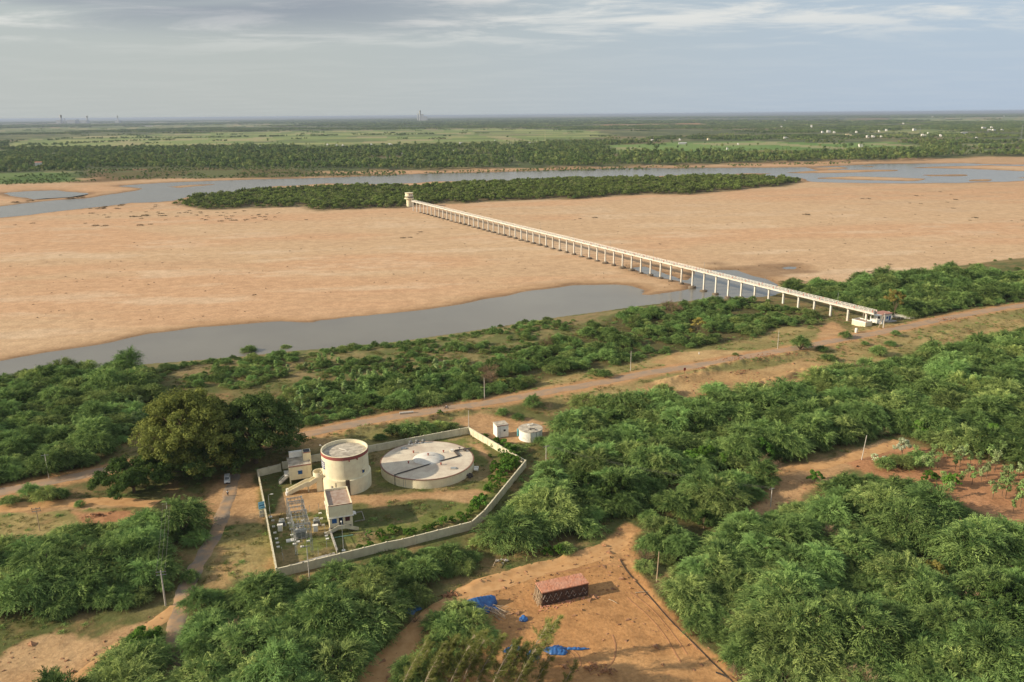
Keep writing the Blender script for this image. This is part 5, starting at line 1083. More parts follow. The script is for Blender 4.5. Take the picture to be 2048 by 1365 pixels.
w = MB().box(.7, 1.9, .29, .345, 1.9, 3.15).build('window', M_blue, cb_); MB().box(.6, 2.0, .26, .289, 3.15, 3.25).build('frame', M_white, w)
w = MB().box(4.0, 5.15, .29, .345, 2.0, 3.2).build('window', pm('maroon_shutter', (.10, .03, .03), .5), cb_); MB().box(3.9, 5.25, .26, .289, 3.2, 3.3).build('frame', M_white, w)
dr = MB().box(2.45, 3.4, .29, .345, 1.3, 3.3).build('door', M_dark, cb_); MB().box(2.9, 3.38, .22, .289, 1.32, 3.28).build('door_leaf', pm('dark_blue_door', (.02, .05, .09), .5), dr)
mb = MB(); mb.box(4.7, 5.4, .3, .345, .4, .85); mb.box(.3, 1.0, .3, .345, .3, .7); mb.build('plinth_vent', M_dark, cb_)
mb = MB(); mb.box(1.9, 3.9, -1.6, .34, 1.15, 1.3)
for i in range(6):
    mb.box(1.9-.5*(i+1), 1.9-.5*i, -1.5, -.35, 1.0-.2*(i+1)-.05, 1.1-.2*i); mb.box(3.9+.5*i, 3.9+.5*(i+1), -1.5, -.35, 1.0-.2*(i+1)-.05, 1.1-.2*i)
mb.build('front_steps', M_grey, cb_); mb = MB()
for y in (-1.62,):
    mb.hexa([(1.9, y, 1.0), (3.9, y, 1.0), (3.9, y+.12, 1.0), (1.9, y+.12, 1.0)], [(1.9, y, 2.05), (3.9, y, 2.05), (3.9, y+.12, 2.05), (1.9, y+.12, 2.05)])
    mb.hexa([(-1.2, y, -.1), (1.9, y, 1.0), (1.9, y+.12, 1.0), (-1.2, y+.12, -.1)], [(-1.2, y, .75), (1.9, y, 2.05), (1.9, y+.12, 2.05), (-1.2, y+.12, .75)])
    mb.hexa([(3.9, y, 1.0), (7.0, y, -.1), (7.0, y+.12, -.1), (3.9, y+.12, 1.0)], [(3.9, y, 2.05), (7.0, y, .75), (7.0, y+.12, .75), (3.9, y+.12, 2.05)])
mb.build('step_parapet', M_bwall, cb_)
mb = MB(); mb.hexa([(W_, 1.6, 3.0), (W_+1.0, 1.6, 2.7), (W_+1.0, 3.4, 2.7), (W_, 3.4, 3.0)], [(W_, 1.6, 3.1), (W_+1.0, 1.6, 2.8), (W_+1.0, 3.4, 2.8), (W_, 3.4, 3.1)]); mb.box(W_, W_+.45, 4.2, 5.1, 1.6, 2.2); mb.build('side_canopy', M_white, cb_)
for y in (2.2, 5.0, 7.6): MB().box(-.035, -.004, y, y+.8, 4.4, 5.5).build('side_window', M_dark, cb_)
mb = MB(); x0, y0 = 8.2, 3.4
mb.box(W_+.6, W_+3.2, 7.6, 7.75, -.1, .22); mb.box(W_+3.05, W_+3.2, 2.9, 7.6, -.1, .22); mb.box(W_+.6, W_+3.05, 2.9, 3.05, -.1, .22); o = mb.build('kerb_enclosure', M_grey, cb_)
# ---- small building on stilts
ob = thing('stilted_building', 'small cream building raised on stilts with a blue window, under the big tree', 'building', (-62.9, 205.4, 0), radians(19.5)); W_, D_ = 6.0, 7.0
MB().box(0, W_, 0, D_, 1.25, 5.1).build('walls', M_cream, ob); mb = MB(); mb.box(-.1, W_+.1, -.1, D_+.1, 5.102, 5.25)
mb.box(-.1, W_+.1, -.1, .05, 5.251, 5.5); mb.box(-.1, .05, .051, D_, 5.251, 5.5); mb.box(W_-.05, W_+.1, .051, D_, 5.251, 5.5); rf = mb.build('roof', M_roofc, ob)
MB().box(-.12, W_+.12, -.14, -.103, 5.3, 5.52).build('maroon_edge', M_maroon, rf)
for x, y in ((.15, .15), (W_-.15, .15), (.15, D_-.3), (W_-.15, D_-.3)): MB().box(x-.15, x+.15, y-.15, y+.15, -.2, 1.25).build('stilt', M_cream, ob)
w = MB().box(2.35, 3.55, -.05, -.003, 2.75, 4.0).build('window', M_blue, ob); MB().box(2.2, 3.7, -.4, -.051, 4.03, 4.12).build('sunshade', M_white, w)
sh = MB().box(W_-1.7, W_+.45, 3.1, 5.8, 1.9, 7.75).build('stair_head', M_cream, ob); MB().box(W_-1.5, W_+.25, 3.3, 5.6, 7.3, 7.76).build('hollow_shade_slab', M_dark, sh)  # solid head; near-black slab paints the shade inside a hollow top
MB().box(W_-1.74, W_+.49, 3.06, 3.09, 7.6, 7.8).build('maroon_edge', M_maroon, sh)
MB().box(.6, W_-1.75, 5.9, 6.9, 5.5, 7.2).build('roof_tank_room', M_white, ob)
mb = MB()
for i in range(9): mb.box(-.1-.32*(i+1), -.1-.32*i, .8, 2.1, 2.35-.27*(i+1)-.1, 2.45-.27*i)
mb.build('outside_steps', M_grey, ob); mb = MB()
for y in (.75, 2.15):
    mb.bar((-.1, y, 3.4), (-3.0, y, .9), .07)
    for i in range(9): x = -.2-.34*i; mb.bar((x, y, 2.35-.85*(-x-.1)), (x, y, 3.35-.86*(-x-.1)), .06, upv=(1, 0, 0))
mb.build('stair_railing', M_white, ob)
MB().box(-1.3, -.02, .8, 4.6, 2.25, 2.4).build('landing', M_white, ob)
# ---- shed and small tank outside the wall
sh = thing('pump_shed', 'small cream flat-roofed shed outside the corner of the compound wall', 'shed', (-5.0, 238.3, 0), radians(21.5))
MB().box(0, 3.9, 0, 3.7, -.2, 3.75).build('walls', M_white, sh); rf = MB().box(-.1, 4.0, -.1, 3.8, 3.752, 3.95).build('roof', M_roofc, sh); MB().box(-.12, 4.02, -.13, -.103, 3.7, 3.92).build('maroon_edge', M_maroon, rf)
w = MB().box(2.2, 2.9, -.04, -.003, 1.75, 2.5).build('window', M_dark, sh); MB().box(2.05, 3.05, -.35, -.041, 2.53, 2.6).build('sunshade', M_white, w); MB().tube([(1.0, -.07, 0), (1.0, -.07, 4.6)], .04, 6).build('vent_pipe', M_steel, sh)
stk = thing('small_tank', 'small round white tank with clutter on its lid and blue sheet at its side', 'water tank', (5.7, 238.2, 0))
MB().lathe([(3.8, -.2), (3.8, 3.1)], 64).build('tank_wall', M_white, stk, True); rf = MB().lathe([(3.8, 3.1), (3.92, 3.1), (3.92, 3.28), (3.7, 3.3), (0, 3.4)], 64).build('roof', M_roofc, stk, True)
mb = MB(); mb.box(-1.0, -.3, 1.1, 1.7, 3.35, 3.9); mb.box(.4, .9, 2.4, 2.8, 3.35, 3.8); mb.build('hatch', M_white, rf); mb = MB(); mb.tube([(-.6, -1.6, 3.5), (1.2, -1.3, 3.6), (1.6, -2.4, 3.5)], .14, 7); mb.tube([(0, -2.2, 3.4), (0, -2.2, 4.1)], .16, 7); mb.build('pipework', M_pipe, rf, True)
for a in (-92, -62, -40): a = radians(a); MB().tube([(3.88*cos(a), 3.88*sin(a), -.1), (3.88*cos(a), 3.88*sin(a), 3.2)], .07, 6).build('drain_pipe', M_pipe if a > -1.2 else M_cream, stk)
mb = MB().box(-4.35, -3.75, -1.1, .6, .8, 2.9); mb.build('blue_sheet', pm('aqua_sheet', (.12, .38, .42), .5), stk, bevel=.15)
# ---- switchyard
def gantry_row(parent, a, b, h, name='gantry_post'):
    for q in (a, b):
        mb = MB()
        for dx, dy in ((-.22, -.22), (.22, -.22), (.22, .22), (-.22, .22)): mb.bar((q[0]+dx, q[1]+dy, -.1), (q[0]+dx*.55, q[1]+dy*.55, h), .06, upv=(1, 0, 0))
        for k in range(int(h/.6)):
            z = k*.6; f = 1-.45*z/h; s_ = .22*f*(1 if k % 2 else -1); mb.bar((q[0]-s_, q[1]-.22*f, z), (q[0]+s_, q[1]-.22*f, z+.6), .035); mb.bar((q[0]-.22*f, q[1]-s_, z), (q[0]-.22*f, q[1]+s_, z+.6), .035)
        mb.build(name, M_steel, parent)
sy0 = P(593.4, 1110)[:2]; gd = np.array([-.36, .933]); gl = np.array([.95, .317])
gn = thing('switchyard_gantry', 'grey steel lattice gantry of the electric switchyard', 'gantry', (sy0[0], sy0[1], 0))
rows = [(0, 8.0), (7.0, 8.0), (12.5, 8.0), (16.5, 7.0)]
for dd, h_ in rows:
    a = gd*dd; b = a+gl*3.6; gantry_row(gn, a, b, h_)
    for z in (h_-.15, h_-1.7): 
        mb = MB(); mb.bar((*a, z), (*b, z), .12, .16); mb.bar((*a, z-.3), (*b, z-.3), .07)
        for i in range(6):
            p0 = a+gl*3.6*i/6; p1 = a+gl*3.6*(i+1)/6; mb.bar((*p0, z if i % 2 else z-.3), (*p1, z-.3 if i % 2 else z), .04)
        mb.build('cross_beam', M_steel, gn)
    mb = MB()
    for i in range(1, 4):
        q = a+gl*3.6*i/4
        for k in range(4): mb.lathe([(.0, h_-.5-k*.16), (.11, h_-.54-k*.16), (0, h_-.6-k*.16)], 8, q[0], q[1])
        mb.tube([(*q, h_-.3), (*q, h_-1.2)], .03, 5)
    mb.build('insulator', pm('brown_porcelain', (.12, .06, .04), .35), gn)
for z in (7.7, 6.1):
    for w_ in (0, 3.6):
        mb = MB(); a = gl*w_; b = a+gd*16.5; mb.bar((*a, z-.1), (*b, z-.6), .08, .12); mb.build('side_beam', M_steel, gn)
for i in range(3):
    mb = MB(); a = gl*(.9+.9*i); mb.tube([(*(a+gd*0), 7.4), (*(a+gd*3.5), 7.15), (*(a+gd*7), 7.4), (*(a+gd*12.5), 7.35), (*(a+gd*16.5), 6.3)], .022, 4); mb.build('conductor', M_steel, gn)
for dd, z in ((4.5, 3.4), (9.5, 3.2), (14.5, 3.2)):
    mb = MB(); a = gd*dd
    for i in range(3):
        q = a+gl*(.7+1.1*i); mb.tube([(*q, 0), (*q, z)], .05, 5); mb.lathe([(0, z+.75), (.09, z+.7), (.12, z+.4), (.09, z), (0, z)], 8, q[0], q[1])
    mb.bar((*(a+gl*.5), z-.1), (*(a+gl*3.1), z-.1), .1); mb.build('isolator', M_steel, gn)
def transformer(x, y, rz, sc, label, cab=True):
    t = thing('transformer', label, 'transformer', (x, y, 0), rz); t.scale = (sc,)*3
    MB().box(-1.3, 1.3, -.75, .75, -.1, .25).build('plinth', M_grey, t); MB().box(-.95, .95, -.45, .45, .25, 1.75).build('tank', M_eq, t, bevel=.03)
    mb = MB()
    for i in range(9): x_ = -.9+i*.225; mb.box(x_-.03, x_+.03, -.78, -.451, .4, 1.6); mb.box(x_-.03, x_+.03, .451, .78, .4, 1.6)
    mb.build('radiator', M_eq, t); MB().tube([(-.75, .3, 2.15), (.75, .3, 2.15)], .2, 12).build('conservator', M_eq, t, True)
    for i in range(3):
        mb = MB(); x_ = -.5+i*.5
        for k in range(4): mb.lathe([(0, 1.78+k*.13), (.11, 1.8+k*.13), (.05, 1.9+k*.13)], 8, x_, -.15)
        mb.build('bushing', pm('pale_porcelain', (.55, .52, .46), .4), t)
    return t
p = P(601, 1076); transformer(p[0], p[1]+.3, radians(18), 1.3, 'largest grey transformer at the middle of the switchyard')
p = P(561, 1058); transformer(p[0], p[1]+1.6, radians(15), .8, 'grey transformer nearest the entrance gate')
p = P(631, 1056); transformer(p[0], p[1]+1.4, radians(18), .85, 'grey transformer nearest the control building')
def cabinet(x, y, rz, label):
    t = thing('switch_cabinet', label, 'cabinet', (x, y, 0), rz); MB().box(-.6, .6, -.4, .4, -.05, 1.7).build('body', M_cream, t, bevel=.02); MB().box(-.68, .68, -.48, .48, 1.702, 1.78).build('lid', M_white, t); MB().box(-.5, .5, -.42, -.403, .15, 1.55).build('cabinet_door', M_white, t)
p = P(561, 1062); cabinet(p[0], p[1], .2, 'cream switch cabinet in front of the transformer by the gate'); p = P(631.5, 1063); cabinet(p[0], p[1], .3, 'cream switch cabinet in front of the transformer by the control building')
BL = [(45, 550), (55, 640), (75, 735), (100, 825), (113, 888), (125, 950), (270, 515), (292, 590), (320, 680), (335, 770), (370, 905), (485, 945), (500, 550), (760, 440), (780, 520), (810, 615), (848, 738), (857, 782), (872, 828), (545, 735), (580, 860), (400, 690), (430, 870)]
proto = None
for a, b in BL:
    p = P(540+a/7.583, 970+b/7.583)
    if proto is None: proto = MB().box(-.38, .38, -.28, .28, -.1, .28).build('concrete_block', M_white, bevel=.02); o = proto
    else: o = proto.copy(); C.objects.link(o)
    o.location = (p[0], p[1], 0); o.rotation_euler = (0, 0, radians(18)); tag(o, 'small whitewashed concrete footing block on the switchyard grass', 'concrete block', 'footing blocks of the switchyard')
p = P(585, 1082); o = MB().box(-1.2, 1.2, -.6, .6, -.1, .32).build('concrete_slab', M_white, bevel=.03); o.location = (p[0]-.3, p[1], 0); o.rotation_euler = (0, 0, .35); tag(o, 'pale concrete slab beside the largest transformer', 'slab')
fp_ = [(564.5, 1110), (567, 1123), (637, 1112), (650, 1063), (654, 1098), (574, 1036), (620, 1025), (638, 1022)]
for i, (px, py) in enumerate(fp_):
    p = P(px, py); o = MB().tube([(0, 0, -.2), (0, 0, 2.1)], .05, 6).build('fence_post', M_steel); o.location = (p[0], p[1], 0); tag(o, 'thin steel fence post standing at the edge of the switchyard', 'post', 'fence posts of the switchyard')
def lamp(px, py, h_, rz, label):
    p = P(px, py); t = thing('street_lamp', label, 'street lamp', (p[0], p[1], 0), rz); MB().box(-.4, .4, -.4, .4, -.1, .35).build('base', M_white, t, bevel=.03); mb = MB(); mb.tube([(0, 0, .3), (0, 0, h_*.45)], .09, 8); mb.tube([(0, 0, h_*.45), (0, 0, h_), (.25, 0, h_+.15), (.8, 0, h_+.2)], .055, 8); mb.build('pole', M_steel, t)
    MB().box(.6, 1.25, -.13, .13, h_+.14, h_+.28).build('lamp_head', M_white, t, bevel=.03)
lamp(687.4, 1103, 7.2, 1.9, 'street lamp on a white base beside the low inner wall'); lamp(541, 1035.7, 6.4, .2, 'street lamp just inside the compound gate')
p = P(687, 1075); o = MB().tube([(-2.2, -.4, .15), (2.2, .9, .15)], .12, 8).build('green_pipe', pm('pale_green_pipe', (.25, .45, .34), .5)); o.location = (p[0], p[1], 0); tag(o, 'pale green pipe lying on the grass by the lamp', 'pipe')
# ---- utility poles
def upole(px, py, label, h_=8.3, arms=1, rz=0., lean=(0, 0), r=.14, wood=False, grp=None, z=None):
    p = G(px, py); t = thing('utility_pole', label, 'utility pole', (p[0], p[1], p[2]-.1), rz, grp); mb = MB(); mb.tube([(0, 0, -.4), (lean[0], lean[1], h_)], r, 7, r*.62); mb.build('pole', M_wood if wood else M_pole, t)
    for k in range(arms):
        z = h_-.35-.7*k; mb = MB(); mb.bar((lean[0]*.96-1.0, lean[1]*.96, z), (lean[0]*.96+1.0, lean[1]*.96, z), .1, .12); mb.build('cross_arm', M_steel, t)
        mb = MB()
        for x in (-.9, 0, .9): mb.lathe([(0, z+.38), (.07, z+.34), (.09, z+.18), (.03, z+.05)], 8, lean[0]*.96+x, lean[1]*.96)
        mb.build('insulator', pm('brown_porcelain', (.12, .06, .04), .35), t)
    return np.array([p[0]+lean[0]*.97, p[1]+lean[1]*.97, p[2]+h_-.1])
upole(596, 866, 'pole at the road beside the huge old tree', arms=0); upole(969, 799, 'pale pole on the river side of the road above the compound', arms=0); upole(937.7, 856, 'slim pole rising from the far corner of the compound wall', 6.2, 0)
upole(1261, 742, 'pale pole on the river side of the road near the bend', arms=0); upole(1555, 698, 'white pole on the ochre verge below the footbridge', arms=0)
tA = upole(331.5, 1212, 'pole with cross-arm standing left of the lane', 8.6, 2, .2, r=.2); tB = upole(341, 1066, 'pole with cross-arm behind the thicket left of the lane', 8.4, 1, .2, r=.18); upole(80, 1062, 'dark pole with double cross-arm by the curved dirt track', 6.6, 2, .3, wood=True)
upole(98, 957, 'thin pole above the road at the left', 7.6, 1, .3); upole(1723, 920, 'white leaning pole beside the upper dirt track', 8.0, 0, lean=(.7, 0)); tC = upole(1541, 1014, 'short pole carrying two wires in the gap of the thicket', 5.6, 1, .5); upole(1313, 1164, 'pole on the bank at the right edge of the dirt yard', 7.6, 0, lean=(.25, 0), wood=True)
upole(619, 1158, 'pole with cross-arm just outside the compound wall', 8.6, 1, .3); tD = upole(1092, 940, 'pole among the shrubs outside the compound corner', 7.8, 1, .5)
def wires(a, b, n, sag, label, off=.8):
    t = MB(); d = np.array(b)-np.array(a); s = np.array([-d[1], d[0]])/max(hypot(d[0], d[1]), 1e-6)
    for i in range(n):
        w = (i-(n-1)/2)*off; pts_ = []
        for k in range(13): u = k/12; q = np.array(a)+d*u; pts_.append((q[0]+s[0]*w, q[1]+s[1]*w, q[2]-sag*4*u*(1-u)))
        t.tube(pts_, .018, 4)
    o = t.build('overhead_wires', pm('aluminium_wire', (.20, .19, .17), .7)); tag(o, label, 'wires')
wires(tD, tC, 2, 1.6, 'two pale overhead wires crossing the thicket right of the compound'); wires(tA, tB, 3, .8, 'three overhead wires over the thicket left of the lane')
# ---- footbridge to the intake
A = P(1760, 628, 7.); B = P(825, 402, 7.); dv = (B-A)[:2]; LB = hypot(*dv); bz = ang(dv); ZD = 7.0
br = thing('footbridge', 'long narrow white footbridge on slender piers crossing the sandy riverbed', 'bridge', (A[0], A[1], 0), bz)
M_deck = pm('bridge_concrete', (.62, .60, .54), .85, (.54, .49, .41), .25, stain=(.30, .26, .20), grime=.5)
S0, S1 = 2.5, 614.
MB().box(S0, S1, -1.25, 1.25, ZD-.22, ZD-.02).build('deck', M_deck, br); mb = MB()
for y in (-.95, .95): mb.box(S0, S1, y-.17, y+.17, ZD-.95, ZD-.222)
mb.build('girders', M_deck, br)
for y in (-1.2, 1.2):
    mb = MB()
    for z in (ZD+.42, ZD+.8, ZD+1.12): mb.box(S0, S1, y-.05, y+.05, z-.05, z+.05)
    for i in range(233): x = 3+i*2.62; mb.box(x-.07, x+.07, y-.07, y+.07, ZD-.02, ZD+1.18)
    mb.build('railing', M_white, br)
mb = MB()
for i in range(26): x = 3.2+i*10.6; mb.box(x-.35, x+.35, 1.15, 1.31, ZD-.18, ZD+1.2); mb.box(x-.35, x+.35, -1.31, -1.15, ZD-.18, ZD+1.2)
mb.build('maroon_posts', pm('faded_maroon', (.38, .19, .16), .85), br); mb = MB()
for i in range(14): x = 3+i*10.6; mb.box(x, x+7.0, 1.31, 1.34, ZD-.2, ZD+.16)
mb.build('faded_kerb_paint', pm('faded_pink', (.58, .40, .35), .8, (.62, .54, .47), 1.5), br)
MB().tube([(S0, -.55, ZD+.22), (S1, -.55, ZD+.3)], .3, 8).build('water_main', M_pipe, br)
pier0 = well0 = None; rng = np.random.default_rng(12)
for i in range(58):
    s = 7.3+i*(611.7-7.3)/57; w = A[:2]+dv/LB*s; zb = gz(w[0], w[1])
    if pier0 is None:
        mb = MB(); mb.hexa([(-.42, -.42, -3), (.42, -.42, -3), (.42, .42, -3), (-.42, .42, -3)], [(-.42, -.42, ZD-1.75), (.42, -.42, ZD-1.75), (.42, .42, ZD-1.75), (-.42, .42, ZD-1.75)])
        mb.hexa([(-.45, -.48, ZD-1.75), (.45, -.48, ZD-1.75), (.45, .48, ZD-1.75), (-.45, .48, ZD-1.75)], [(-.5, -1.3, ZD-.96), (.5, -1.3, ZD-.96), (.5, 1.3, ZD-.96), (-.5, 1.3, ZD-.96)]); mb.box(-.41, .41, -.41, .41, -8.5, -3.0)
        pr0 = mb.build('pier', M_deck, br); pr = pr0
    else: pr = pr0.copy(); C.objects.link(pr); pr.parent = br
    pr.location = (s, 0, 0); pier0 = True
    if zb < -3.2 and i < 56:
        if well0 is None:
            mb = MB(); mb.lathe([(0, 1.55), (.9, 1.5), (1.5, 1.1), (1.6, .9), (1.62, -2.2)], 16); well0 = mb.build('well_foundation', M_well, pr); wl = well0
        else: wl = well0.copy(); C.objects.link(wl); wl.parent = pr
        wl.location = (0, 0, max(zb, WL)-.15); q = rng.uniform(1.0, 1.5); wl.scale = (q, q*1.15, rng.uniform(.6, 1.15))
for i in range(12):
    o = MB().tube([(0, 0, ZD), (0, 0, ZD+5.2), (0, .4, ZD+5.4)], .06, 5).build('lamp_post', M_steel, br); o.location = (26+i*50, -1.34, 0)
# ---- intake tower at the far end
p = P(819, 413, -4); it = thing('intake_tower', 'round cream intake tower at the far end of the footbridge', 'tower', (p[0], p[1], -4.2)); 
MB().lathe([(3.4, -1.), (3.4, 9.0)], 40).build('shaft', M_cream, it, True); MB().lathe([(0, 9.0), (5.6, 9.0), (5.6, 9.35), (5.5, 10.4), (5.35, 10.4), (5.35, 9.5), (0, 9.5)], 40).build('gallery', M_cream, it, True)
MB().lathe([(4.5, 9.5), (4.5, 15.9), (5.1, 15.9), (5.1, 16.25), (0, 16.4)], 40).build('valve_room', M_cream, it, True); MB().lathe([(4.5, 12.3), (5.4, 12.3), (5.4, 12.5), (4.5, 12.5)], 40).build('sunshade', M_white, it)
for a in (-150, -120, -95, -70, -45, -20):
    a = radians(a); MB().box(0, .06, -.65, .65, 10.3, 12.0).xf(Matrix.Translation((4.47*cos(a), 4.47*sin(a), 0))@Matrix.Rotation(a, 4, 'Z')).build('window', M_dark, it)
a = radians(-62); MB().box(0, .07, -1.5, 1.5, 13.4, 14.9).xf(Matrix.Translation((4.4*cos(a), 4.4*sin(a), 0))@Matrix.Rotation(a, 4, 'Z')).build('name_panel', pm('violet_grey_panel', (.22, .16, .22), .7), it)
# ---- pump house at the near end
pg = gz(185, 381); ph = thing('pump_house', 'white pump house with a red-brown roof at the landward end of the footbridge', 'building', (182.4, 379.4, 0), radians(28)); W_, D_ = 6.6, 5.0
MB().box(0, W_, 0, D_, -1., 3.9).build('walls', M_white, ph); MB().box(-.35, W_+.35, -.35, D_+.35, 3.902, 4.2).build('roof', pm('faded_terracotta_roof', (.36, .17, .13), .9, (.42, .24, .19), 1.2), ph)
w = MB().box(-.05, -.003, 1.6, 2.9, 1.6, 2.8).build('window', M_dark, ph); MB().box(-.35, -.051, 1.5, 3.0, 2.83, 2.92).build('sunshade', M_white, w)
MB().box(4.7, 5.8, -.06, -.003, .6, 2.8).build('door', M_blue, ph); w = MB().box(2.7, 4.0, -.05, -.003, 1.5, 2.7).build('window', M_blue, ph); MB().box(.4, 1.6, -.05, -.003, 1.5, 2.6).build('window', M_glass, ph)
mb = MB(); mb.box(-3.8, -.003, .2, 4.2, -1.2, 1.6); mb.box(-3.8, -3.4, .2, .6, 1.6, 3.7); mb.box(-3.8, -3.4, 3.8, 4.2, 1.6, 3.7); mb.box(-3.9, -.36, .1, 4.3, 3.702, 3.86); mb.build('porch', M_white, ph)
mb = MB(); mb.box(-2.6, -1.2, -1.6, .198, -1.2, .9); mb.box(-3.9, -2.62, -2.4, .198, -1.2, .3); mb.build('stair_block', M_white, ph); MB().box(1.5, 7.8, -2.4, -.07, -.8, .5).build('front_apron', M_grey, ph)
tq = [P(x, y, 2.6) for x, y in ((1704.4, 638.5), (1731.3, 644.8), (1744.5, 642.5), (1719.5, 635.8))]
te = thing('terrace_block', 'low white terrace block left of the pump house', 'terrace', (tq[0][0], tq[0][1], 0)); o_ = tq[0].copy(); o_[2] = 0
mb = MB(); mb.hexa([(*(q-o_)[:2], -3) for q in tq], [(*(q-o_)[:2], 2.2) for q in tq]); mb.build('terrace_walls', M_cream, te)
mb = MB(); cq = sum(tq)/4
for i in range(4): a_, b_ = tq[i]-o_, tq[(i+1) % 4]-o_; mb.bar((a_[0], a_[1], 2.42), (b_[0], b_[1], 2.42), .22, .5)
mb.build('terrace_parapet', M_white, te); mb = MB(); k_ = [(q-cq)*.93+cq-o_ for q in tq]; mb.hexa([(*q[:2], 2.203) for q in k_], [(*q[:2], 2.26) for q in k_]); mb.build('terrace_floor', M_roofb, te)
fr = thing('ramp_fence', 'white railed fence along the ramp right of the pump house', 'fence', (195.3, 386.5, gz(195.3, 386.5)), radians(-22))
mb = MB()
for z in (.5, 1.0, 1.5): mb.box(-6.5, 5.5, -.06, .06, z-.08, z+.08)
mb.build('rails', M_white, fr); mb = MB()
for i in range(7): mb.box(-6.5+i*2, -6.35+i*2, -.09, .09, -.3, 1.65)
mb.build('posts', M_white, fr); mb = MB()
for z in (.5, 1.0, 1.5): mb.box(-3.5, 5.5, 2.9, 3.02, z-.08, z+.08)
mb.build('rear_rails', M_white, fr); MB().box(-7.5, -5.5, 1.2, 3.2, -.3, 2.6).build('end_pillar', M_white, fr)
upole(1766.5, 656, 'stout white pole at the front of the pump house', 7.2, 1, .4, r=.3); upole(1756, 656, 'leaning stay pole at the front of the pump house', 6.2, 0, lean=(2.2, .6), r=.16, wood=True); upole(1724.5, 650, 'thin pole standing on the terrace side of the pump house', 8.8, 1, .4, r=.12)
p = G(1712, 666); o = MB().lathe([(0, 2.3), (.5, 2.2), (.62, 1.9), (.62, .2), (.5, -.1)], 16).build('white_tank', M_white, smooth=True); o.location = (p[0], p[1], p[2]); tag(o, 'upright white cylinder beside the road below the pump house', 'tank')
# ---- brick clamp in the yard
kc = np.array([6.0, 147.0]); kl = thing('brick_clamp', 'long stack of bricks with pinkish top standing on the dirt yard', 'brick stack', (6.0, 147.0, gz(11, 149)), radians(19.3)); W_, D_ = 10.6, 3.9
rng = np.random.default_rng(3)
def rough(name, mat, parent, x0, x1, y0, y1, z0, z1, nx, ny, nz, j):
    bm = bmesh.new(); bmesh.ops.create_cube(bm, size=1); bmesh.ops.scale(bm, vec=(x1-x0, y1-y0, z1-z0), verts=bm.verts); bmesh.ops.translate(bm, vec=((x0+x1)/2, (y0+y1)/2, (z0+z1)/2), verts=bm.verts)
    for ax, n in ((0, nx), (1, ny), (2, nz)):
        for i in range(1, n):
            co = [x0, y0, z0]; co[ax] += (x1-x0, y1-y0, z1-z0)[ax]*i/n; no = [0, 0, 0]; no[ax] = 1; bmesh.ops.bisect_plane(bm, geom=bm.verts[:]+bm.edges[:]+bm.faces[:], plane_co=co, plane_no=no)
    for v in bm.verts:
        if v.co.z > z0+.01: v.co += Vector(rng.uniform(-j, j, 3))
    me = bpy.data.meshes.new(name); bm.to_mesh(me); bm.free(); return link(name, me, parent, mat)
rough('brick_courses', M_brick, kl, 0, W_, 0, D_, -.2, 2.95, 40, 12, 14, .05); rough('top_layer', M_bricktop, kl, -.12, W_+.1, -.1, D_+.12, 2.97, 3.2, 30, 10, 2, .035)
mb = MB()
for i in range(8):
    x = .5+i*1.28; 
    for dx, tz in ((-.42, 0), (.42, 0)): 
        if rng.random() < .85: mb.bar((x, -.12, 2.35+rng.uniform(-.1, .1)), (x+dx, -.14, 1.55+rng.uniform(-.1, .1)), .07, .06)
    if i % 2 == 0 or rng.random() < .6:
        mb.bar((x+.4, -.14, .75), (x+.75, -.12, 1.25), .07, .06); mb.bar((x+.4, -.14, .75), (x+.1, -.12, 1.2), .06, .06)
mb.build('ash_streaks', pm('pale_ash', (.42, .38, .34), .95), kl); mb = MB()
for i in range(46):
    y = rng.uniform(-.1, D_); x = -rng.uniform(.1, .5); mb.bar((x-.7*rng.random()-.1, y+rng.normal(0, .25), 0), (x+.35, y+rng.normal(0, .2), rng.uniform(1.4, 3.3)), .06, .06)
mb.build('leaning_sticks', M_wood, kl)
b0 = None
for i in range(70):
    x = rng.uniform(-1.6, 12.5); y = -rng.gamma(2., .35)-.1 if rng.random() < .8 else D_+rng.uniform(0, .8); q = kc+np.array([x*cos(radians(19.3))-y*sin(radians(19.3)), x*sin(radians(19.3))+y*cos(radians(19.3))])
    if b0 is None: b0 = MB().box(-.13, .13, -.07, .07, 0, .09).build('loose_brick', M_bricktop); o = b0
    else: o = b0.copy(); C.objects.link(o)
    o.location = (q[0], q[1], gz(*q)); o.rotation_euler = (rng.normal(0, .2), rng.normal(0, .2), rng.uniform(0, 3)); s = rng.uniform(1, 2.2); o.scale = (s, s, s); tag(o, 'loose brick lying on the soil around the brick stack', 'brick', 'loose bricks round the stack')
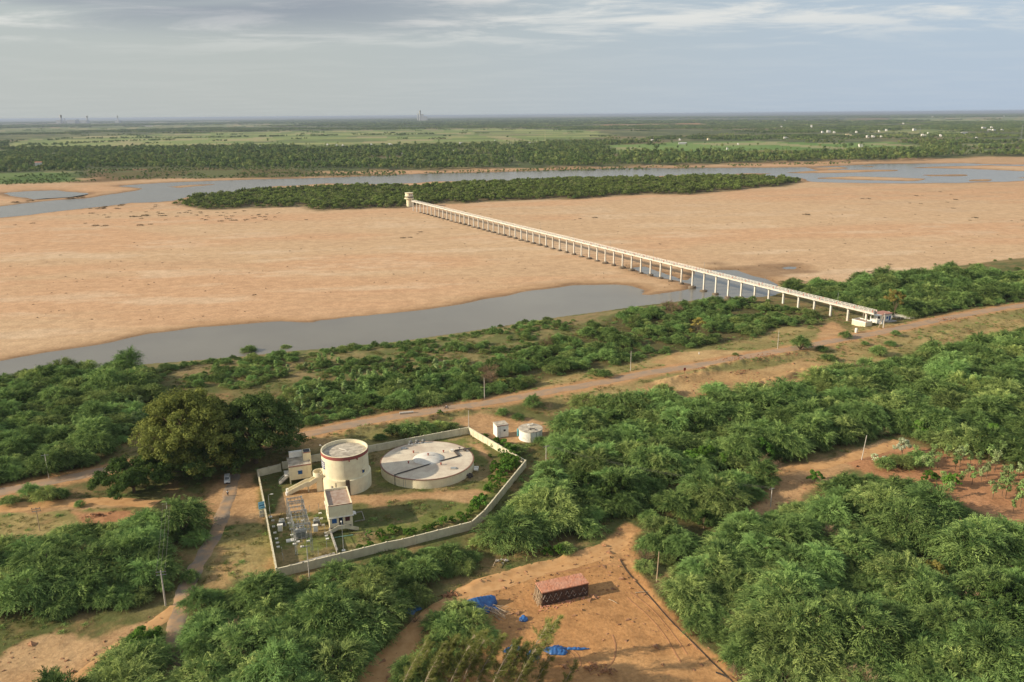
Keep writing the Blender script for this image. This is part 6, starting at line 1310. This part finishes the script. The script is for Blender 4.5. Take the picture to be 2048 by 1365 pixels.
# ---- tarpaulins
def tarp(name, px, py, wx, wy, hh, rz, label, seed, outline=None, mat=None, parent=None, ridge=.0):
    p = G(px, py); rng = np.random.default_rng(seed); nx, ny = 46, 34; u, v = np.meshgrid(np.linspace(-1, 1, nx), np.linspace(-1, 1, ny)); th = np.arctan2(v, u); rr = np.hypot(u, v)
    q = np.maximum(abs(u), abs(v))/(rr+1e-6); X_ = u*q*wx*(1+.18*np.sin(th*3+seed)+.1*np.sin(th*7+seed*2)); Y_ = v*q*wy*(1+.2*np.cos(th*2+seed)+.12*np.sin(th*5))
    r = np.maximum(abs(u), abs(v)); Z_ = hh*(1-r**2)*(.45+.9*fbm(X_+seed*9, Y_, .9, seed, 3))+.16*abs(np.sin(X_*3+4*fbm(X_, Y_, 1., seed+2, 2)))+.06
    if ridge: Z_ = hh*np.clip(1-abs(v)**1.2, 0, 1)*(1-.25*r)+.12*abs(np.sin(X_*4))+.05
    V = np.stack([X_, Y_, Z_*ss(1.02, .9, r)+.04], -1).reshape(-1, 3); i = np.arange(ny-1)[:, None]*nx+np.arange(nx-1)[None]; Fq = np.stack([i, i+1, i+nx+1, i+nx], -1).reshape(-1, 4)
    me = npmesh(name, V, Fq, None, mat or M_tarp, True); o = link(name, me, parent); md = o.modifiers.new('cloth', 'SOLIDIFY'); md.thickness = .02
    o.location = (p[0], p[1], p[2]-.02); o.rotation_euler = (0, 0, rz); tag(o, label, 'tarpaulin'); return o
tarp('tarpaulin', 815, 1220, 2.5, 2.0, 1.0, .1, 'heap covered by a dark blue tarpaulin beside the thicket left of the track', 1); tarp('tarpaulin', 1047, 1239, .9, .9, .6, 0, 'small crumpled blue and white tarpaulin below the brick stack', 3)
tarp('tarpaulin', 1113, 1302, 2.3, 1.3, .55, -.2, 'bright blue crumpled tarpaulin trailing a long twisted end', 4); tarp('tarpaulin', 1150, 1299, 2.4, .38, .25, .0, 'long twisted blue tarpaulin end on the bare soil', 14)
tarp('tarpaulin', 1026, 1300, 1.7, 1.1, .6, .3, 'blue tarpaulin half hidden behind casuarina stems', 5); tarp('tarpaulin', 1067, 1312, 1.2, 1.9, .6, .3, 'blue tarpaulin with a red edge by the casuarina stems', 6); tarp('tarpaulin', 986, 1282, .6, .6, .5, 0, 'scrap of blue tarpaulin at the foot of a casuarina', 7)
tarp('tarpaulin', 952, 1216, 3.9, 2.7, 2.4, .45, 'blue tarpaulin stretched like a tent over a hut of sticks', 2, ridge=1)
p = G(982, 1228); mb = MB()
for i in range(40): a = rng.normal(-.5, .3); L = rng.uniform(1.4, 3.4); x, y, z = rng.uniform(-2.0, 1.6), rng.uniform(-1.4, 1.6), rng.uniform(.2, 1.5); mb.bar((x, y, z), (x+cos(a)*L, y+sin(a)*L, max(.05, z-rng.uniform(.1, .9))), .07, .06)
o = mb.build('stick_pile', M_wood); o.location = tuple(p); tag(o, 'pile of pale sticks leaning against the blue tent', 'stick pile')
tarp('tarpaulin', 990, 1222, 1.0, .8, .8, -.5, 'blue and white sheet lying over the stick pile', 9)
# ---- odds and ends of the yard
hz_ = smoothline(GP([(1240, 1121), (1259.5, 1150), (1300, 1195), (1356, 1257), (1418, 1319), (1463, 1363), (1500, 1400)])); mb = MB(); mb.tube([(q[0], q[1], gz(*q)+.1) for q in hz_], .1, 6); tag(mb.build('black_hose', M_black), 'long black hose lying across the dirt yard', 'hose')
def stick(px, py, L, a, label, mat=M_wood, r=.1, z=.1):
    p = G(px, py); o = MB().tube([(-L/2*cos(a), -L/2*sin(a), 0), (0, .1, .05), (L/2*cos(a), L/2*sin(a), 0)], r, 6, r*.6).build('log', mat); o.location = (p[0], p[1], p[2]+z); tag(o, label, 'log')
stick(1226, 1204, 2.2, -.75, 'pale stick lying right of the brick stack'); stick(990, 1132, 3.0, 1.3, 'grey branch leaning in the scrub above the dirt track', z=.8); stick(1285, 1186, 3.2, .1, 'thin branch across the yard bank'); stick(1445, 1352, 2.6, -.7, 'dark log beside the hose at the bottom edge', M_black, .16)
def pile(px, py, w, n, label, mat, cat='rubble', s=.35):
    p = G(px, py); mb = MB(); rg = np.random.default_rng(int(px))
    for i in range(n):
        x, y = rg.normal(0, w*.45), rg.normal(0, w*.22); q = s*rg.uniform(.5, 1.4); z = max(0, s*1.2*(1-hypot(x/w, y/w*2)))
        v = [(x+rg.uniform(-q, q), y+rg.uniform(-q, q), z+rg.uniform(-.1, q)) for _ in range(7)]
        b_ = bmesh.new(); vv = [b_.verts.new(c) for c in v]; bmesh.ops.convex_hull(b_, input=vv); tm = bpy.data.meshes.new('t'); b_.to_mesh(tm); mb.bm.from_mesh(tm); bpy.data.meshes.remove(tm); b_.free()
    o = mb.build('rubble_pile', mat); o.location = tuple(p); o.rotation_euler = (0, 0, .2); tag(o, label, cat)
M_soil = pm('clod_soil', (.33, .165, .085), .97, (.20, .10, .055), 1.2, .5)
for px, py, w, n, lb in ((1470, 722, 9, 60, 'row of brown earth clods on the verge below the road'), (1530, 716, 10, 80, 'widest heap of brown earth and roots below the road'), (1580, 710, 6, 40, 'brown earth heap at the right end of the verge'), (1310, 1035, .1, 1, ''), (190, 1033, 3, 40, 'heap of red-brown rubble on the bare patch left of the lane'), (900, 1192, 2.5, 40, 'dark brush and rubble beside the dirt track'),
                         (1150, 1305, .1, 1, ''), (1190, 1335, 2.6, 30, 'clods of churned soil on the dirt yard'), (1215, 1345, 2.0, 24, 'small heap of dug soil near the tyre marks'), (1480, 745, 5, 40, 'eroded earth edge above the thicket'), (1620, 752, 7, 50, 'dark eroded earth bank above the thicket'), (1405, 738, 3, 30, 'small dark clod heap near the red sign'), (1900, 640, 9, 60, 'brown earth clods along the road right of the pump house'), (1000, 1125, 2, 14, 'pale stones in the scrub above the dirt track'), (1730, 548, 12, 50, 'dark driftwood line on the sand above the shrubs')):
    if n > 1: pile(px, py, w, n, lb, M_soil if 'pale' not in lb else M_grey)
p = G(1369, 747); t = thing('red_sign', 'small red sign board on a post beside the road', 'sign', tuple(p), .3); MB().tube([(0, 0, -.2), (0, 0, 2.2)], .06, 6).build('post', M_rust, t); MB().box(-.5, .5, -.1, -.062, 1.1, 2.3).build('panel', M_rust, t)
p = G(1398, 709); o = MB().box(-.2, .2, -.12, .12, -.2, 1.0).build('milestone', M_white, bevel=.06); o.location = tuple(p); tag(o, 'small white milestone beside the embankment road', 'milestone')
p = G(813, 828); o = MB().tube([(-2.4, -.2, .45), (2.4, .2, .45)], .42, 16).build('concrete_pipe', M_pole, smooth=True); o.location = tuple(p); o.rotation_euler = (0, 0, .15); tag(o, 'large concrete pipe lying beside the road', 'pipe')
p = G(430, 1108)
# ---- van under the trees
p = G(450.5, 970); van = thing('parked_van', 'small white van parked nose-on under the dark tree', 'van', (p[0], p[1]+1.9, p[2]+.02), radians(17))
mb = MB(); sec = [(-1.9, .35, .85, .78), (-1.85, .35, 1.0, .80), (-1.15, .35, 1.15, .82), (-.55, .35, 1.82, .74), (1.5, .35, 1.85, .74), (1.85, .35, 1.7, .74), (1.9, .4, .9, .8)]
rings = []
for y, z0, z1, w in sec:
    zm = min(z1, 1.02); rings.append([mb.bm.verts.new(c) for c in ((-.8, y, z0), (.8, y, z0), (.82, y, zm), (w*.9, y, z1), (-w*.9, y, z1), (-.82, y, zm))])
for i in range(len(rings)-1):
    for k in range(6): mb.bm.faces.new((rings[i][k], rings[i][(k+1) % 6], rings[i+1][(k+1) % 6], rings[i+1][k]))
mb.bm.faces.new(rings[0][::-1]); mb.bm.faces.new(rings[-1]); mb.build('body', pm('white_car_paint', (.74, .75, .74), .3, spec=.5), van)
mb = MB(); mb.hexa([(-.66, -1.14, 1.17), (.66, -1.14, 1.17), (.66, -1.1, 1.17), (-.66, -1.1, 1.17)], [(-.6, -.60, 1.79), (.6, -.60, 1.79), (.6, -.56, 1.79), (-.6, -.56, 1.79)]); mb.build('windscreen', M_glass, van)
for sx_ in (-1, 1):
    mb = MB(); mb.box(sx_*.765-.03, sx_*.765+.03, -.4, 1.4, 1.15, 1.6); mb.build('side_window', M_glass, van)
    mb = MB(); mb.box(sx_*.6-.14, sx_*.6+.14, -1.93, -1.9, .72, .88); mb.build('headlight', pm('lamp_glass', (.8, .8, .75), .2), van)
    for y in (-1.25, 1.25): MB().tube([(sx_*.62, y, .3), (sx_*.84, y, .3)], .31, 16).build('wheel', M_black, van, True)
MB().box(-.35, .35, -1.925, -1.902, .45, .62).build('grille', M_dark, van); MB().box(-.78, .78, -1.98, -1.9, .34, .46).build('bumper', M_black, van)
# ---- people
def skin_body(name, joints, edges, radii, mat, parent):
    me = bpy.data.meshes.new(name); me.from_pydata(joints, edges, []); o = link(name, me, parent, mat); sk = o.modifiers.new('skin', 'SKIN')
    for v, r in zip(me.skin_vertices[0].data, radii): v.radius = (r, r) if not isinstance(r, tuple) else r
    me.skin_vertices[0].data[0].use_root = True; sb_ = o.modifiers.new('sub', 'SUBSURF'); sb_.levels = 1; sb_.render_levels = 1; return o
def person(x, y, z, rz, label, sit=False):
    t = thing('person', label, 'person', (x, y, z), rz)
    if not sit: J = [(0, 0, .95), (0, 0, 1.2), (0, 0, 1.42), (0, -.01, 1.52), (0, -.03, 1.62), (0, -.02, 1.72), (.18, 0, 1.4), (.25, .08, 1.12), (.26, -.02, .88), (.26, -.05, .76), (-.18, 0, 1.4), (-.25, -.1, 1.13), (-.24, -.25, .92), (-.24, -.3, .82), (.09, 0, .9), (.11, -.14, .5), (.11, -.08, .08), (.11, -.24, .04), (-.09, 0, .9), (-.1, .1, .5), (-.1, .3, .12), (-.1, .18, .05)]
    else: J = [(0, .1, .82), (0, .05, 1.05), (0, -.02, 1.27), (0, -.05, 1.37), (0, -.07, 1.47), (0, -.06, 1.58), (.18, 0, 1.25), (.24, -.15, 1.05), (.25, -.42, 1.0), (.25, -.5, 1.0), (-.18, 0, 1.25), (-.24, -.15, 1.05), (-.25, -.42, 1.0), (-.25, -.5, 1.0), (.1, .1, .8), (.17, -.3, .72), (.16, -.2, .34), (.16, -.36, .3), (-.1, .1, .8), (-.17, -.3, .72), (-.16, -.2, .34), (-.16, -.36, .3)]
    E_ = [(0, 1), (1, 2), (2, 3), (3, 4), (4, 5), (2, 6), (6, 7), (7, 8), (8, 9), (2, 10), (10, 11), (11, 12), (12, 13), (0, 14), (14, 15), (15, 16), (16, 17), (0, 18), (18, 19), (19, 20), (20, 21)]
    R__ = [.13, .13, .14, .055, .09, .075, .07, .05, .035, .03, .07, .05, .035, .03, .09, .065, .045, .04, .09, .065, .045, .04]
    skin_body('body', J, E_, R__, M_skin, t)
    o = skin_body('shirt', [J[0], J[1], J[2], J[6], J[7], J[10], J[11]], [(0, 1), (1, 2), (2, 3), (3, 4), (2, 5), (5, 6)], [.155, .16, .165, .09, .07, .09, .07], M_shirt, t)
    o = skin_body('trousers', [J[0], J[14], J[15], J[16], J[18], J[19], J[20]], [(0, 1), (1, 2), (2, 3), (0, 4), (4, 5), (5, 6)], [.15, .11, .085, .065, .11, .085, .065], M_trous, t)
    h = J[5]; MB().lathe([(0, .1), (.06, .085), (.095, .03), (.1, -.03), (.08, -.06)], 12).xf(Matrix.Translation((h[0], h[1]+.015, h[2]))).build('hair', M_hair, t, True); return t
p = G(456, 993); person(p[0], p[1], p[2]+.12, .3, 'person in a white shirt walking on the sandy forecourt')
# ---- motorcycle on the road
p = G(893, 819); mz = float(height(p[0], p[1])[0])+.13; mrz = ang(ROAD[60]-ROAD[55])+pi/2
bk = thing('motorcycle', 'dark motorcycle with a rider on the embankment road', 'motorcycle', (p[0], p[1], mz), radians(-72))
for y in (-.62, .62):
    mb = MB(); mb.tube([(0, y+.26*cos(a), .3+.26*sin(a)) for a in np.linspace(0, 2*pi, 17)], .05, 6, cap=False); mb.build('wheel', M_black, bk)
mb = MB(); mb.tube([(0, -.62, .3), (0, -.42, .95), (0, -.38, 1.0)], .035, 6); mb.tube([(-.3, -.3, 1.02), (.3, -.3, 1.02)], .02, 6); mb.tube([(0, .62, .3), (0, .1, .35), (0, -.4, .8), (0, .5, .7), (0, .62, .3)], .04, 6); mb.build('frame', M_black, bk)
MB().lathe([(0, .16), (.12, .1), (.14, 0), (0, -.1)], 12).xf(Matrix.Translation((0, -.12, .82))).build('fuel_tank', M_rust, bk, True); MB().box(-.12, .12, .05, .65, .74, .82).build('seat', M_black, bk, bevel=.03); MB().box(-.14, .14, -.15, .2, .25, .55).build('engine', M_steel, bk, bevel=.03)
person(p[0], p[1], mz+.02, radians(-72), 'person riding the motorcycle on the embankment road', True)
# ---- houses of the far villages
HM = [pm('far_white', (.78, .76, .72), .8), pm('far_cream', (.72, .62, .42), .8), pm('far_tin', (.50, .50, .50), .6), pm('far_red_tile', (.42, .18, .12), .8), pm('far_yellow', (.75, .72, .15), .7)]
for i, (px, py, w, h, mi) in enumerate(HOUSES):
    p = P(px, py+h/2.); D = np.linalg.norm(p-[0, 0, H]); Wm = max(w*D/F, 5.); Hm = max(3.2, h*D/F); Dm = min(Wm, 9.)
    lb = ['small white house among the trees beyond the river', 'small cream house among the trees beyond the river', 'grey tin-roofed shed beyond the river', 'red-roofed house at the edge of the far wood', 'small bright yellow building in the far wood'][mi]
    t = thing('village_house', lb, 'house', (p[0], p[1], 0), random.Random(i).uniform(-.3, .3), 'village houses beyond the river, '+['white', 'cream', 'tin', 'red', 'yellow'][mi])
    MB().box(-Wm/2, Wm/2, 0, Dm, -.2, Hm).build('walls', HM[mi] if mi != 3 else HM[0], t); mb = MB()
    if mi >= 2: mb.hexa([(-Wm/2-.4, -.4, Hm+.002), (Wm/2+.4, -.4, Hm+.002), (Wm/2+.4, Dm+.4, Hm+.002), (-Wm/2-.4, Dm+.4, Hm+.002)], [(-Wm/2-.2, Dm/2-.1, Hm+1.6), (Wm/2+.2, Dm/2-.1, Hm+1.6), (Wm/2+.2, Dm/2+.1, Hm+1.6), (-Wm/2-.2, Dm/2+.1, Hm+1.6)])
    else: mb.box(-Wm/2-.25, Wm/2+.25, -.25, Dm+.25, Hm+.002, Hm+.3); mb.box(-Wm/2, Wm*.1, Dm*.4, Dm, Hm+.302, Hm+2.4)
    mb.build('roof', HM[mi] if mi != 3 else M_bricktop, t); mb = MB(); n = max(2, int(Wm/4))
    for k in range(n): x = -Wm/2+Wm*(k+.5)/n; mb.box(x-.5, x+.5, -.05, -.003, .9, 2.1)
    mb.build('windows', M_dark, t)
# ---- lattice masts and the plants on the horizon
def mast(px, py, ph_, label, w=2.6, mat=None):
    p = P(px, py); h_ = hgt(px, py, py-ph_); mb = MB(); w = h_*.055
    for a, b in ((-1, -1), (1, -1), (1, 1), (-1, 1)): mb.bar((a*w, b*w, 0), (a*w*.2, b*w*.2, h_), .3, upv=(1, 0, 0))
    n = 9
    for k in range(n):
        z0, z1 = h_*k/n, h_*(k+1)/n; f0, f1 = 1-.8*k/n, 1-.8*(k+1)/n; mb.bar((-w*f0, -w*f0, z0), (w*f1, -w*f1, z1), .2); mb.bar((w*f0, -w*f0, z0), (-w*f1, -w*f1, z1), .2); mb.bar((-w*f0, -w*f0, z0), (w*f0, -w*f0, z0), .2)
    o = mb.build('lattice_mast', mat or M_steel); o.location = (p[0], p[1], 0); tag(o, label, 'mast')
mast(1090, 287, 25, 'thin pale lattice mast in the middle of the far plain', mat=pm('yellowed_steel', (.55, .52, .30), .6)); mast(2041, 280, 30, 'lattice mast at the right edge of the far plain'); mast(1839, 270, 15, 'small lattice mast among the village houses')
M_hz = pm('haze_pale_concrete', (.42, .43, .44), .9)  # concrete grey lightened so the haze fade sits in the colour
def plant(px, base, items, label, D=16000.):
    p = P(px, 500); d = fw+rt*((px-1024)/F)+up*((682.5-base)/F); k = D/d[1]; c = np.array([d[0]*k, D]); u = D/F; mb = MB()
    for x, w, h_, kind in items:
        x *= u; w *= u; h_ *= u
        if kind == 'b': mb.box(x-w/2, x+w/2, -w/2, w/2, -20, h_)
        else: mb.lathe([(w/2, -20), (w*.36, h_*.7), (w*.42, h_), (0, h_)], 14, x, 0)
    o = mb.build('power_station', M_hz); o.location = (c[0], c[1], 0); tag(o, label, 'power station')
u_ = 6.3
plant(122, 237, [(0, 5, 16, 'c'), (6, 3, 10, 'c'), (-4, 8, 7, 'b')], 'left part of the power station silhouette on the horizon'); plant(145, 237, [(0, 16, 7, 'b'), (8, 3, 8, 'c')], 'low block of the power station on the horizon'); plant(174, 237, [(0, 4, 14, 'c'), (-5, 12, 6, 'b')], 'middle tower of the power station on the horizon'); plant(235, 236.5, [(0, 2.5, 14, 'c'), (0, 8, 5, 'b')], 'lone chimney on the horizon at left')
plant(840, 231, [(0, 4, 19, 'c'), (-4, 3, 13, 'c'), (4, 5, 12, 'b'), (10, 8, 8, 'b')], 'dark plant silhouette on the horizon at centre')
p = P(776, 240); o = MB().box(-90, 90, -20, 20, 0, 9).build('long_shed', HM[0]); o.location = (p[0], p[1], 0); tag(o, 'long white shed just below the horizon', 'shed')
# ---- haze over the whole plain
def haze():
    m = bpy.data.materials.new('haze_air'); m.use_nodes = True; t = m.node_tree; t.nodes.clear(); v = nd(t, 'ShaderNodeVolumePrincipled'); v.inputs['Color'].default_value = (.50, .585, .74, 1); v.inputs['Density'].default_value = .00004; v.inputs['Anisotropy'].default_value = .1
    o_ = nd(t, 'ShaderNodeOutputMaterial'); t.links.new(v.outputs[0], o_.inputs['Volume'])
    o = MB().box(-60000, 60000, -4000, 62000, -8.5, 106).build('haze', m); tag(o, 'thin pale haze lying over the whole plain', 'haze', None, 'stuff')
haze()
